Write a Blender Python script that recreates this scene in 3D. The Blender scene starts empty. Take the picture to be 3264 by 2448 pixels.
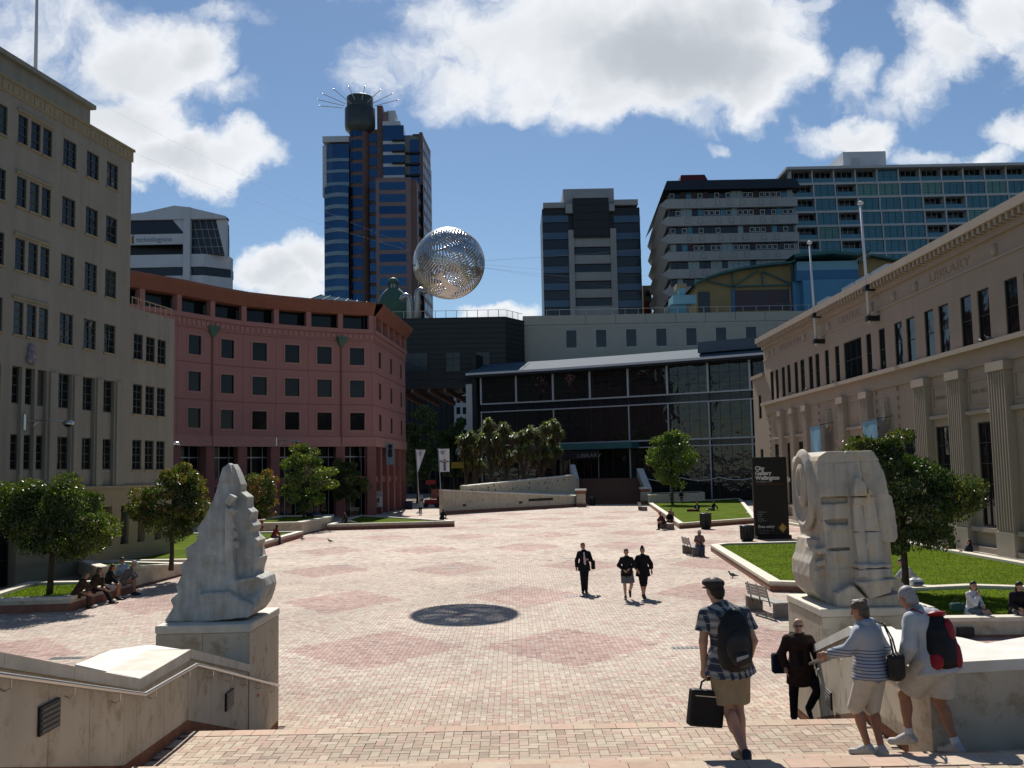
import bpy, math, random
import numpy as np
from mathutils import Vector, Matrix
random.seed(7); RNG = np.random.default_rng(7)
SC = bpy.context.scene; COL = SC.collection
R_ = math.radians
# ---------------------------------------------------------------- camera, sky, sun, exposure
EYE = 4.42; FPX = 3172.0; PIT = R_(5.06); ROL = R_(1.1)
def ray(px, py):                         # direction through a point measured in the photograph (3264 wide)
    u = px - 1632.0; v = 1224.0 - py
    a = u*math.cos(ROL) + v*math.sin(ROL); b = -u*math.sin(ROL) + v*math.cos(ROL)
    return (a, FPX*math.cos(PIT) - b*math.sin(PIT), FPX*math.sin(PIT) + b*math.cos(PIT))
def gp(px, py, z=0.0):
    r = ray(px, py); t = (z-EYE)/r[2]; return (r[0]*t, r[1]*t)
def aY(px, py, Y):
    r = ray(px, py); t = Y/r[1]; return (r[0]*t, Y, EYE + r[2]*t)
cam = bpy.data.cameras.new('camera'); camo = bpy.data.objects.new('camera', cam); COL.objects.link(camo)
cam.sensor_width = 36.0; cam.lens = 36.0*FPX/3264.0; cam.clip_start = 0.1; cam.clip_end = 6000
fwd = Vector((0, math.cos(PIT), math.sin(PIT))); up0 = Vector((0, -math.sin(PIT), math.cos(PIT))); ri0 = Vector((1, 0, 0))
cx = ri0*math.cos(ROL) - up0*math.sin(ROL); cy = ri0*math.sin(ROL) + up0*math.cos(ROL)
mw = Matrix((cx, cy, -fwd)).transposed().to_4x4(); mw.translation = (0, 0, EYE); camo.matrix_world = mw
SC.camera = camo
SUN_EL = 43.4; SUN_AZ = -4.8             # azimuth from +Y towards +X
SC.view_settings.view_transform = 'Standard'; SC.view_settings.look = 'None'
SC.view_settings.exposure = 0.34; SC.view_settings.gamma = 1.0; SC.view_settings.use_curve_mapping = False
sun = bpy.data.lights.new('sun', 'SUN'); sun.energy = 5.0; sun.angle = R_(0.53); sun.color = (1.0, 0.955, 0.88)
suno = bpy.data.objects.new('sun', sun); COL.objects.link(suno)
sd = Vector((math.sin(R_(SUN_AZ))*math.cos(R_(SUN_EL)), math.cos(R_(SUN_AZ))*math.cos(R_(SUN_EL)), math.sin(R_(SUN_EL))))
suno.rotation_euler = sd.to_track_quat('Z', 'Y').to_euler()
W = bpy.data.worlds.new('World'); SC.world = W; W.use_nodes = True
nt = W.node_tree; nt.nodes.clear()
def N(t, **k):
    n = nt.nodes.new(t)
    for a, b in k.items(): setattr(n, a, b)
    return n
def LK(a, b): nt.links.new(a, b)
def MA(op, a, b=None, clamp=False):
    n = N('ShaderNodeMath', operation=op); n.use_clamp = clamp
    for i, x in enumerate((a, b)):
        if x is None: continue
        if isinstance(x, (int, float)): n.inputs[i].default_value = x
        else: LK(x, n.inputs[i])
    return n.outputs[0]
out = N('ShaderNodeOutputWorld'); bg = N('ShaderNodeBackground'); bg.inputs['Strength'].default_value = 0.062
sky = N('ShaderNodeTexSky'); sky.sky_type = 'NISHITA'; sky.sun_disc = False
sky.sun_elevation = R_(SUN_EL); sky.sun_rotation = R_(SUN_AZ); sky.altitude = 0; sky.air_density = 1.0; sky.dust_density = 0.1; sky.ozone_density = 2.2
tc = N('ShaderNodeTexCoord'); sp = N('ShaderNodeSeparateXYZ'); LK(tc.outputs['Generated'], sp.inputs[0])
ysafe = MA('MAXIMUM', MA('ABSOLUTE', sp.outputs[1]), 0.15)
gu = MA('DIVIDE', sp.outputs[0], ysafe); gv = MA('DIVIDE', sp.outputs[2], ysafe)
uv = N('ShaderNodeCombineXYZ'); LK(gu, uv.inputs[0]); LK(gv, uv.inputs[1])
LK(MA('SIGN', sp.outputs[1]), uv.inputs[2])
warp = N('ShaderNodeTexNoise'); warp.inputs['Scale'].default_value = 9.0; warp.inputs['Detail'].default_value = 5; warp.inputs['Roughness'].default_value = 0.6
LK(uv.outputs[0], warp.inputs['Vector'])
ws = N('ShaderNodeVectorMath', operation='SUBTRACT'); LK(warp.outputs['Color'], ws.inputs[0]); ws.inputs[1].default_value = (.5, .5, .5)
wm = N('ShaderNodeVectorMath', operation='MULTIPLY'); LK(ws.outputs[0], wm.inputs[0]); wm.inputs[1].default_value = (.11, .11, 0)
wa = N('ShaderNodeVectorMath', operation='ADD'); LK(uv.outputs[0], wa.inputs[0]); LK(wm.outputs[0], wa.inputs[1])
BLOBS = [(1010,165,120,75,.8),(900,120,110,70,.55),(1130,80,200,90,1.1),(1250,70,230,130,1.3),(1430,110,260,150,1.7),(1600,130,160,120,1.3),(1580,30,190,80,1.2),(1140,190,120,60,.8),(1330,225,130,65,1.0),(1480,250,90,50,.8),(830,165,60,40,.35),(960,30,110,50,.4),(1700,110,70,80,.9),
 (340,75,190,60,.75),(300,140,150,100,1.1),(420,120,85,70,1.0),(260,280,130,100,1.0),(380,350,160,70,1.3),(500,325,95,60,1.1),(250,390,150,45,.9),(60,70,120,70,.45),(500,18,75,32,.6),(40,150,110,50,.3),(200,30,150,40,.4),(480,205,80,30,.35),(60,-40,200,60,.6),
 (605,590,75,50,1.1),(660,565,55,55,1.1),(640,625,70,35,1.0),(1085,665,75,32,1.2),(290,445,30,20,.5),
 (1840,285,100,38,1.1),(1940,235,70,30,.5),(1835,190,45,55,.4),(1990,190,70,70,.75),(2070,110,90,70,1.0),(2170,60,110,80,1.1),(2010,60,60,40,.45),(1760,3,60,18,.5),(2200,290,60,45,.9),(2120,335,90,22,.8),(1985,325,40,22,.5),(1545,320,34,18,.5),(2250,150,80,60,.6),
 (1250,-140,500,110,1.2),(300,-200,400,110,1.0),(2200,-120,300,90,1.1),(-350,250,300,120,.9),(2650,200,250,120,.9),(-500,560,200,60,.8),(2800,560,260,60,.9)]
acc = None
for (bx, by, rx, ry, w) in BLOBS:
    r = ray(bx*1.4756, by*1.4756); cu, cv = r[0]/r[1], r[2]/r[1]
    s1 = N('ShaderNodeVectorMath', operation='SUBTRACT'); LK(wa.outputs[0], s1.inputs[0]); s1.inputs[1].default_value = (cu, cv, 1)
    s2 = N('ShaderNodeVectorMath', operation='MULTIPLY'); LK(s1.outputs[0], s2.inputs[0]); s2.inputs[1].default_value = (FPX/(rx*1.4756), FPX/(ry*1.4756), 4)
    s3 = N('ShaderNodeVectorMath', operation='DOT_PRODUCT'); LK(s2.outputs[0], s3.inputs[0]); LK(s2.outputs[0], s3.inputs[1])
    f = MA('MULTIPLY', MA('SUBTRACT', 1.55, s3.outputs['Value']), w)
    acc = f if acc is None else MA('MAXIMUM', acc, f)
# scattered cloud behind the viewer, so that glass and metal have a sky to mirror
n2 = N('ShaderNodeTexNoise'); n2.inputs['Scale'].default_value = 2.2; n2.inputs['Detail'].default_value = 3; LK(tc.outputs['Generated'], n2.inputs['Vector'])
back = MA('MULTIPLY', MA('SUBTRACT', n2.outputs['Fac'], 0.66), 6.0)
isb = MA('LESS_THAN', sp.outputs[1], 0.0)
acc = MA('ADD', MA('MULTIPLY', acc, MA('SUBTRACT', 1.0, isb)), MA('MULTIPLY', back, isb))
n3 = N('ShaderNodeTexNoise'); n3.inputs['Scale'].default_value = 13.0; n3.inputs['Detail'].default_value = 9; n3.inputs['Roughness'].default_value = 0.62
LK(wa.outputs[0], n3.inputs['Vector'])
dens = MA('ADD', acc, MA('MULTIPLY', MA('SUBTRACT', n3.outputs['Fac'], 0.5), 3.6))
mr = N('ShaderNodeMapRange', interpolation_type='SMOOTHSTEP'); LK(dens, mr.inputs[0])
mr.inputs[1].default_value = -0.35; mr.inputs[2].default_value = 1.35; mr.inputs[3].default_value = 0; mr.inputs[4].default_value = 1
# thick cores are greyer, since the light comes from behind them
n4 = N('ShaderNodeTexNoise'); n4.inputs['Scale'].default_value = 6.0; n4.inputs['Detail'].default_value = 4; LK(wa.outputs[0], n4.inputs['Vector'])
core = N('ShaderNodeMapRange', interpolation_type='SMOOTHSTEP'); LK(MA('ADD', acc, MA('MULTIPLY', MA('SUBTRACT', n4.outputs['Fac'], 0.5), 2.6)), core.inputs[0])
core.inputs[1].default_value = .9; core.inputs[2].default_value = 2.8
cc = N('ShaderNodeMix', data_type='RGBA'); LK(core.outputs[0], cc.inputs['Factor'])
cc.inputs['A'].default_value = (11.6, 11.9, 12.3, 1); cc.inputs['B'].default_value = (6.6, 7.1, 7.7, 1)
hi = N('ShaderNodeMapRange'); LK(sp.outputs[2], hi.inputs[0]); hi.inputs[1].default_value = -.02; hi.inputs[2].default_value = .02
tint = N('ShaderNodeMix', data_type='RGBA', blend_type='MULTIPLY'); tint.inputs['Factor'].default_value = 1.0
LK(sky.outputs[0], tint.inputs['A']); tint.inputs['B'].default_value = (0.90, 0.98, 1.04, 1)
mx = N('ShaderNodeMix', data_type='RGBA'); LK(MA('MULTIPLY', mr.outputs[0], MA('MULTIPLY', hi.outputs[0], .97)), mx.inputs['Factor'])
LK(tint.outputs['Result'], mx.inputs['A']); LK(cc.outputs['Result'], mx.inputs['B'])
LK(mx.outputs['Result'], bg.inputs['Color']); LK(bg.outputs[0], out.inputs['Surface'])
W.cycles.sampling_method = 'MANUAL'; W.cycles.sample_map_resolution = 512
SC.cycles.max_bounces = 6; SC.cycles.diffuse_bounces = 2; SC.cycles.glossy_bounces = 3; SC.cycles.transmission_bounces = 4
SC.cycles.transparent_max_bounces = 6; SC.cycles.caustics_reflective = False; SC.cycles.caustics_refractive = False
SC.cycles.sample_clamp_indirect = 6.0
# ---------------------------------------------------------------- materials
MATS = {}
def M(name, col, rough=.85, var=.12, scale=1.5, metal=0.0, spec=.3, bump=0.0, col2=None, streak=0.0, attr=None, objcol=False, stain=None):
    if name in MATS: return MATS[name]
    m = bpy.data.materials.new(name); m.use_nodes = True; t = m.node_tree; b = t.nodes['Principled BSDF']
    b.inputs['Roughness'].default_value = rough; b.inputs['Metallic'].default_value = metal
    b.inputs['Specular IOR Level'].default_value = spec
    g = t.nodes.new('ShaderNodeNewGeometry')
    base = None
    if attr:
        a = t.nodes.new('ShaderNodeAttribute'); a.attribute_name = attr; base = a.outputs['Color']
    elif objcol:
        a = t.nodes.new('ShaderNodeObjectInfo'); base = a.outputs['Color']
    if var > 0 or col2 or streak:
        no = t.nodes.new('ShaderNodeTexNoise'); no.inputs['Scale'].default_value = scale; no.inputs['Detail'].default_value = 6; no.inputs['Roughness'].default_value = .6
        t.links.new(g.outputs['Position'], no.inputs['Vector'])
        fac = no.outputs['Fac']
        if streak:
            mp = t.nodes.new('ShaderNodeMapping'); mp.inputs['Scale'].default_value = (3.0, 3.0, .22); t.links.new(g.outputs['Position'], mp.inputs[0])
            n5 = t.nodes.new('ShaderNodeTexNoise'); n5.inputs['Scale'].default_value = scale; n5.inputs['Detail'].default_value = 5; t.links.new(mp.outputs[0], n5.inputs['Vector'])
            mm = t.nodes.new('ShaderNodeMix'); mm.inputs['Factor'].default_value = streak; t.links.new(fac, mm.inputs['A']); t.links.new(n5.outputs['Fac'], mm.inputs['B']); fac = mm.outputs['Result']
        cr = t.nodes.new('ShaderNodeMapRange'); cr.inputs[1].default_value = .3; cr.inputs[2].default_value = .7
        t.links.new(fac, cr.inputs[0])
        mi = t.nodes.new('ShaderNodeMix'); mi.data_type = 'RGBA'; t.links.new(cr.outputs[0], mi.inputs['Factor'])
        if base is None:
            lo = tuple(c*(1-var) for c in col) + (1,); hi2 = tuple(min(1, c*(1+var)) for c in col) + (1,)
            if col2: lo = tuple(col2) + (1,); hi2 = tuple(col) + (1,)
            mi.inputs['A'].default_value = lo; mi.inputs['B'].default_value = hi2; c = mi.outputs['Result']
        else:
            mi.inputs['A'].default_value = (1-var,)*3 + (1,); mi.inputs['B'].default_value = (1+var*.3,)*3 + (1,)
            mu = t.nodes.new('ShaderNodeMix'); mu.data_type = 'RGBA'; mu.blend_type = 'MULTIPLY'; mu.inputs['Factor'].default_value = 1
            t.links.new(base, mu.inputs['A']); t.links.new(mi.outputs['Result'], mu.inputs['B']); c = mu.outputs['Result']
        if name.startswith('paver'):          # dirt, worn paths and gum on the paving
            na = t.nodes.new('ShaderNodeTexNoise'); na.inputs['Scale'].default_value = .22; na.inputs['Detail'].default_value = 7; na.inputs['Roughness'].default_value = .62; t.links.new(g.outputs['Position'], na.inputs['Vector'])
            ra = t.nodes.new('ShaderNodeMapRange'); ra.inputs[1].default_value = .3; ra.inputs[2].default_value = .68; ra.inputs[3].default_value = .74; ra.inputs[4].default_value = 1.06; t.links.new(na.outputs['Fac'], ra.inputs[0])
            vo = t.nodes.new('ShaderNodeTexVoronoi'); vo.inputs['Scale'].default_value = 1.6; t.links.new(g.outputs['Position'], vo.inputs['Vector'])
            rb = t.nodes.new('ShaderNodeMapRange'); rb.inputs[1].default_value = .03; rb.inputs[2].default_value = .045; rb.inputs[3].default_value = .6; rb.inputs[4].default_value = 1; t.links.new(vo.outputs['Distance'], rb.inputs[0])
            mb_ = t.nodes.new('ShaderNodeMath'); mb_.operation = 'MULTIPLY'; t.links.new(ra.outputs[0], mb_.inputs[0]); t.links.new(rb.outputs[0], mb_.inputs[1])
            mc = t.nodes.new('ShaderNodeMix'); mc.data_type = 'RGBA'; mc.blend_type = 'MULTIPLY'; mc.inputs['Factor'].default_value = 1; t.links.new(c, mc.inputs['A']); t.links.new(mb_.outputs[0], mc.inputs['B']); c = mc.outputs['Result']
        if stain:
            n6 = t.nodes.new('ShaderNodeTexNoise'); n6.inputs['Scale'].default_value = stain[1]; n6.inputs['Detail'].default_value = 4; t.links.new(g.outputs['Position'], n6.inputs['Vector'])
            r6 = t.nodes.new('ShaderNodeMapRange'); n6.inputs['Roughness'].default_value = .7; r6.inputs[1].default_value = .52; r6.inputs[2].default_value = .70; t.links.new(n6.outputs['Fac'], r6.inputs[0])
            m6 = t.nodes.new('ShaderNodeMix'); m6.data_type = 'RGBA'; t.links.new(r6.outputs[0], m6.inputs['Factor']); t.links.new(c, m6.inputs['A']); m6.inputs['B'].default_value = tuple(stain[0]) + (1,)
            c = m6.outputs['Result']
        t.links.new(c, b.inputs['Base Color'])
    elif base is not None: t.links.new(base, b.inputs['Base Color'])
    else: b.inputs['Base Color'].default_value = tuple(col) + (1,)
    if bump:
        nb = t.nodes.new('ShaderNodeTexNoise'); nb.inputs['Scale'].default_value = 60 if bump > 0 else 12; nb.inputs['Detail'].default_value = 5
        t.links.new(g.outputs['Position'], nb.inputs['Vector'])
        bp = t.nodes.new('ShaderNodeBump'); bp.inputs['Strength'].default_value = abs(bump); bp.inputs['Distance'].default_value = .01 if bump > 0 else .05
        t.links.new(nb.outputs['Fac'], bp.inputs['Height']); t.links.new(bp.outputs[0], b.inputs['Normal'])
    MATS[name] = m; return m
def leafmat(name, attr='col', rough=.42, spec=.5):
    if name in MATS: return MATS[name]
    m = bpy.data.materials.new(name); m.use_nodes = True; t = m.node_tree; b = t.nodes['Principled BSDF']; o = t.nodes['Material Output']
    a = t.nodes.new('ShaderNodeAttribute'); a.attribute_name = attr; t.links.new(a.outputs['Color'], b.inputs['Base Color']); b.inputs['Roughness'].default_value = rough; b.inputs['Specular IOR Level'].default_value = spec
    tr = t.nodes.new('ShaderNodeBsdfTranslucent')
    mu = t.nodes.new('ShaderNodeMix'); mu.data_type = 'RGBA'; mu.blend_type = 'MULTIPLY'; mu.inputs['Factor'].default_value = 1; t.links.new(a.outputs['Color'], mu.inputs['A']); mu.inputs['B'].default_value = (1.7, 1.8, .6, 1)
    t.links.new(mu.outputs['Result'], tr.inputs['Color'])
    ms = t.nodes.new('ShaderNodeMixShader'); ms.inputs[0].default_value = .30
    t.links.new(b.outputs[0], ms.inputs[1]); t.links.new(tr.outputs[0], ms.inputs[2]); t.links.new(ms.outputs[0], o.inputs['Surface'])
    MATS[name] = m; return m
def glassmat(name, col, rough=.06, metal=0.0, spec=.25, wav=.02):
    if name in MATS: return MATS[name]
    m = bpy.data.materials.new(name); m.use_nodes = True; t = m.node_tree; b = t.nodes['Principled BSDF']
    b.inputs['Base Color'].default_value = tuple(col) + (1,); b.inputs['Roughness'].default_value = rough; b.inputs['Metallic'].default_value = metal; b.inputs['Specular IOR Level'].default_value = spec
    g = t.nodes.new('ShaderNodeNewGeometry'); no = t.nodes.new('ShaderNodeTexNoise'); no.inputs['Scale'].default_value = .8; no.inputs['Detail'].default_value = 2; t.links.new(g.outputs['Position'], no.inputs['Vector'])
    bp = t.nodes.new('ShaderNodeBump'); bp.inputs['Strength'].default_value = wav*4; bp.inputs['Distance'].default_value = .25; t.links.new(no.outputs['Fac'], bp.inputs['Height']); t.links.new(bp.outputs[0], b.inputs['Normal'])
    MATS[name] = m; return m
# ---------------------------------------------------------------- mesh helpers
class MB:
    def __init__(s): s.v = []; s.f = []; s.m = []; s.tf = None
    def add(s, vs, fs, mi=0):
        n = len(s.v)
        if s.tf: vs = [s.tf(*p) for p in vs]
        s.v += [tuple(p) for p in vs]; s.f += [tuple(i+n for i in f) for f in fs]; s.m += [mi]*len(fs)
    def quad(s, a, b, c, d, mi=0): s.add([a, b, c, d], [(0, 1, 2, 3)], mi)
    def box(s, x0, x1, y0, y1, z0, z1, mi=0):
        s.add([(x0,y0,z0),(x1,y0,z0),(x1,y1,z0),(x0,y1,z0),(x0,y0,z1),(x1,y0,z1),(x1,y1,z1),(x0,y1,z1)],
              [(0,3,2,1),(4,5,6,7),(0,1,5,4),(1,2,6,5),(2,3,7,6),(3,0,4,7)], mi)
    def prism(s, poly, z0, z1, mi=0, cap=True, bot=True):   # poly: [(x,y)] ccw, z can be a number or a list
        n = len(poly); zb = z0 if isinstance(z0, (list, tuple)) else [z0]*n; zt = z1 if isinstance(z1, (list, tuple)) else [z1]*n
        vs = [(p[0], p[1], z) for p, z in zip(poly, zb)] + [(p[0], p[1], z) for p, z in zip(poly, zt)]
        fs = [(i, (i+1) % n, n+(i+1) % n, n+i) for i in range(n)]
        if cap: fs.append(tuple(range(n, 2*n)))
        if bot: fs.append(tuple(range(n-1, -1, -1)))
        s.add(vs, fs, mi)
    def extrude_xz(s, poly, y0, y1, mi=0):
        n = len(poly); vs = [(p[0], y0, p[1]) for p in poly] + [(p[0], y1, p[1]) for p in poly]
        s.add(vs, [(i, (i+1) % n, n+(i+1) % n, n+i) for i in range(n)] + [tuple(range(n-1, -1, -1)), tuple(range(n, 2*n))], mi)
    def bar(s, a, b, w, h=None, mi=0, n=4):
        a = Vector(a); b = Vector(b); d = (b-a).normalized(); h = h or w
        u = d.cross(Vector((0, 0, 1)))
        if u.length < 1e-3: u = Vector((1, 0, 0))
        u.normalize(); v = u.cross(d)
        vs = []
        for c in (a, b):
            for su, sv in ((-1,-1),(1,-1),(1,1),(-1,1)): vs.append(tuple(c + u*su*w/2 + v*sv*h/2))
        s.add(vs, [(0,1,2,3),(7,6,5,4),(0,4,5,1),(1,5,6,2),(2,6,7,3),(3,7,4,0)], mi)
    def tube(s, pts, rad, n=8, mi=0, cap=True):
        pts = [Vector(p) for p in pts]; k = len(pts); rs = rad if isinstance(rad, (list, tuple)) else [rad]*k
        vs = []; pu = None
        for i, p in enumerate(pts):
            d = (pts[min(i+1, k-1)] - pts[max(i-1, 0)]).normalized()
            if pu is None:
                u = d.cross(Vector((0, 0, 1)))
                if u.length < 1e-2: u = d.cross(Vector((1, 0, 0)))
            else: u = pu - d*pu.dot(d)
            u.normalize(); pu = u; v = d.cross(u)
            for j in range(n):
                a = 2*math.pi*j/n; vs.append(tuple(p + u*math.cos(a)*rs[i] + v*math.sin(a)*rs[i]))
        fs = [(i*n+j, i*n+(j+1) % n, (i+1)*n+(j+1) % n, (i+1)*n+j) for i in range(k-1) for j in range(n)]
        if cap: fs += [tuple(range(n-1, -1, -1)), tuple(range((k-1)*n, k*n))]
        s.add(vs, fs, mi)
    def lathe(s, prof, c=(0, 0), n=24, mi=0, a0=0, a1=2*math.pi):
        full = abs(a1-a0-2*math.pi) < 1e-6; m = n if full else n+1
        vs = [(c[0]+r*math.cos(a0+(a1-a0)*j/n), c[1]+r*math.sin(a0+(a1-a0)*j/n), z) for r, z in prof for j in range(m)]
        fs = []
        for i in range(len(prof)-1):
            for j in range(n):
                j2 = (j+1) % m if full else j+1
                fs.append((i*m+j, i*m+j2, (i+1)*m+j2, (i+1)*m+j))
        s.add(vs, fs, mi)
    def mesh(s, name, mats, smooth=False):
        me = bpy.data.meshes.new(name); me.from_pydata(s.v, [], s.f)
        for m in mats: me.materials.append(m)
        if len(mats) > 1: me.polygons.foreach_set('material_index', s.m)
        if smooth: me.polygons.foreach_set('use_smooth', [True]*len(me.polygons))
        me.update(); return me
    def build(s, name, mats, parent=None, smooth=False, bevel=0):
        if not isinstance(mats, (list, tuple)): mats = [mats]
        o = link(name, s.mesh(name, mats, smooth), parent)
        if bevel:
            b = o.modifiers.new('bevel', 'BEVEL'); b.width = bevel; b.segments = 2; b.limit_method = 'ANGLE'; b.angle_limit = R_(40)
        return o
def link(name, data, parent=None, mat4=None):
    o = bpy.data.objects.new(name, data); COL.objects.link(o)
    if parent: o.parent = parent
    if mat4 is not None: o.matrix_local = mat4
    return o
def tag(o, label=None, cat=None, group=None, kind=None):
    if label: o['label'] = label
    if cat: o['category'] = cat
    if group: o['group'] = group
    if kind: o['kind'] = kind
    return o
def thing(name, loc, label, cat, rz=0.0, group=None):
    o = bpy.data.objects.new(name, None); o.empty_display_size = .3; COL.objects.link(o); o.location = loc; o.rotation_euler = (0, 0, rz)
    return tag(o, label, cat, group)
def struct(mb, name, mats, smooth=False):
    return tag(mb.build(name, mats, None, smooth), kind='structure')
def copy_tree(o, parent=None):
    c = o.copy(); COL.objects.link(c)
    if parent: c.parent = parent
    for ch in list(o.children): copy_tree(ch, c)
    return c
def npmesh(name, V, Q, mats, cols=None, smooth=False, mi=None):
    me = bpy.data.meshes.new(name); V = np.asarray(V, np.float32); Q = np.asarray(Q, np.int32); k = Q.shape[1]
    me.vertices.add(len(V)); me.vertices.foreach_set('co', V.ravel())
    me.loops.add(Q.size); me.loops.foreach_set('vertex_index', Q.ravel())
    me.polygons.add(len(Q)); me.polygons.foreach_set('loop_start', np.arange(0, Q.size, k, dtype=np.int32))
    me.polygons.foreach_set('loop_total', np.full(len(Q), k, np.int32))
    for m in (mats if isinstance(mats, (list, tuple)) else [mats]): me.materials.append(m)
    if mi is not None: me.polygons.foreach_set('material_index', np.asarray(mi, np.int32))
    me.polygons.foreach_set('use_smooth', np.full(len(Q), smooth))
    if cols is not None:
        at = me.attributes.new('col', 'FLOAT_COLOR', 'FACE'); c4 = np.ones((len(Q), 4), np.float32); c4[:, :3] = cols; at.data.foreach_set('color', c4.ravel())
    me.update(calc_edges=True); me.validate(); return me
# ---------------------------------------------------------------- facade helper
class Fac:
    """a facade along plan points; s runs to the right as seen from outside, y into the building, z up"""
    def __init__(s, root, pts):
        s.root = root; p0 = Vector((root.location.x, root.location.y)); s.p = [Vector(q)-p0 for q in pts]
        s.cum = [0.0]
        for a, b in zip(s.p, s.p[1:]): s.cum.append(s.cum[-1] + (b-a).length)
        s.L = s.cum[-1]
    def seg(s, x):
        for i in range(len(s.p)-2):
            if x < s.cum[i+1] - 1e-6: return i
        return len(s.p)-2
    def nodes(s):                                  # mitred normals at the plan points
        if hasattr(s, '_n'): return s._n
        ns = []
        for i in range(len(s.p)):
            ds = []
            if i > 0: ds.append((s.p[i]-s.p[i-1]).normalized())
            if i < len(s.p)-1: ds.append((s.p[i+1]-s.p[i]).normalized())
            d = sum(ds, Vector((0, 0))).normalized(); n = Vector((-d.y, d.x)); n /= max(.5, n.dot(Vector((-ds[0].y, ds[0].x)))); ns.append(n)
        s._n = ns; return ns
    def map(s, x, y, z):
        i = s.seg(x); a, b = s.p[i], s.p[i+1]; t = (x-s.cum[i])/(s.cum[i+1]-s.cum[i]); d = (b-a)
        if 0 <= t <= 1: ns = s.nodes(); n = ns[i]*(1-t) + ns[i+1]*t
        else: n = Vector((-d.y, d.x)).normalized()
        p = a + d*t + n*y; return (p.x, p.y, z)
    def mat(s, x, y, z):
        i = s.seg(x); d = s.p[i+1]-s.p[i]; p = s.map(x, y, z)
        return Matrix.Translation(p) @ Matrix.Rotation(math.atan2(d.y, d.x), 4, 'Z')
    def mb(s): m = MB(); m.tf = s.map; return m
    def ss(s, s0, s1): return sorted({s0, s1} | {c for c in s.cum if s0 < c < s1})
    def band(s, m, s0, s1, y0, y1, z0, z1, mi=0, caps=True):      # a long box that follows the bends
        xs = s.ss(s0, s1)
        for a, b in zip(xs, xs[1:]):
            m.quad((a,y0,z0),(b,y0,z0),(b,y0,z1),(a,y0,z1),mi); m.quad((a,y0,z1),(b,y0,z1),(b,y1,z1),(a,y1,z1),mi)
            m.quad((a,y1,z0),(b,y1,z0),(b,y0,z0),(a,y0,z0),mi); m.quad((b,y1,z0),(a,y1,z0),(a,y1,z1),(b,y1,z1),mi)
        if caps:
            m.quad((s0,y1,z0),(s0,y0,z0),(s0,y0,z1),(s0,y1,z1),mi); m.quad((s1,y0,z0),(s1,y1,z0),(s1,y1,z1),(s1,y0,z1),mi)
    def wall(s, m, s0, s1, z0, z1, holes, depth=.3, mi=0, y=0.0, back=False):
        xs = sorted(set(s.ss(s0, s1)) | {h[0] for h in holes} | {h[1] for h in holes}); zs = sorted({z0, z1} | {h[2] for h in holes} | {h[3] for h in holes})
        for i in range(len(xs)-1):
            for j in range(len(zs)-1):
                cx_, cz_ = (xs[i]+xs[i+1])/2, (zs[j]+zs[j+1])/2
                if any(h[0] < cx_ < h[1] and h[2] < cz_ < h[3] for h in holes): continue
                m.quad((xs[i],y,zs[j]),(xs[i+1],y,zs[j]),(xs[i+1],y,zs[j+1]),(xs[i],y,zs[j+1]),mi)
        for (a, b, c, d) in [h[:4] for h in holes]:
            y1 = y+depth
            m.quad((a,y,c),(a,y,d),(a,y1,d),(a,y1,c),mi); m.quad((b,y,d),(b,y,c),(b,y1,c),(b,y1,d),mi)
            m.quad((a,y,d),(b,y,d),(b,y1,d),(a,y1,d),mi); m.quad((b,y,c),(a,y,c),(a,y1,c),(b,y1,c),mi)
            if back: m.quad((a,y1,c),(b,y1,c),(b,y1,d),(a,y1,d),mi)
    def shell(s, m, s0, s1, z0, z1, D, mi=0, top=True):
        m.quad((s0,D,z0),(s0,0,z0),(s0,0,z1),(s0,D,z1),mi); m.quad((s1,0,z0),(s1,D,z0),(s1,D,z1),(s1,0,z1),mi)
        xs = s.ss(s0, s1)
        for a, b in zip(xs, xs[1:]):
            m.quad((b,D,z0),(a,D,z0),(a,D,z1),(b,D,z1),mi)
            if top: m.quad((a,0,z1),(b,0,z1),(b,D,z1),(a,D,z1),mi)
WC = {}; RW = random.Random(4)
def window(fac, s, z, w, h, depth, fm, gm, nx=1, nz=1, fw=.06, name='window', y=0.0):
    key = (round(w, 2), round(h, 2), round(depth, 2), fm.name, gm.name, nx, nz, fw)
    if key not in WC:
        m = MB(); y0, y1 = depth-.09, depth-.01
        m.box(-w/2, -w/2+fw, y0, y1, 0, h); m.box(w/2-fw, w/2, y0, y1, 0, h); m.box(-w/2+fw, w/2-fw, y0, y1, 0, fw); m.box(-w/2+fw, w/2-fw, y0, y1, h-fw, h)
        for i in range(1, nx): x = -w/2 + w*i/nx; m.box(x-fw*.35, x+fw*.35, y0+.012, y1-.002, fw, h-fw)
        for i in range(1, nz): q = h*i/nz; m.box(-w/2+fw, w/2-fw, y0+.016, y1-.004, q-fw*.35, q+fw*.35)
        p = MB(); p.quad((-w/2, depth-.03, 0), (w/2, depth-.03, 0), (w/2, depth-.03, h), (-w/2, depth-.03, h))
        WC[key] = (m.mesh('window', [fm]), p.mesh('pane', [gm]))
    a, b = WC[key]
    if gm.name == 'dark_glass' and fm.name == 'grey_green_frame':
        q_ = RW.random()
        if q_ > .88:
            k2_ = key + ('b' if q_ > .95 else 'g',)
            if k2_ not in WC: me = b.copy(); me.materials.clear(); me.materials.append(glassmat('blind_behind_glass', (.085,.082,.07), .25) if q_ > .95 else glassmat('green_reflection_glass', (.03,.042,.038), .1)); WC[k2_] = me  # a few panes have a green reflection painted into the glass colour
            b = WC[k2_]
    o = link(name, a, fac.root, fac.mat(s, y, z)); link('pane', b, o); return o
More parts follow.
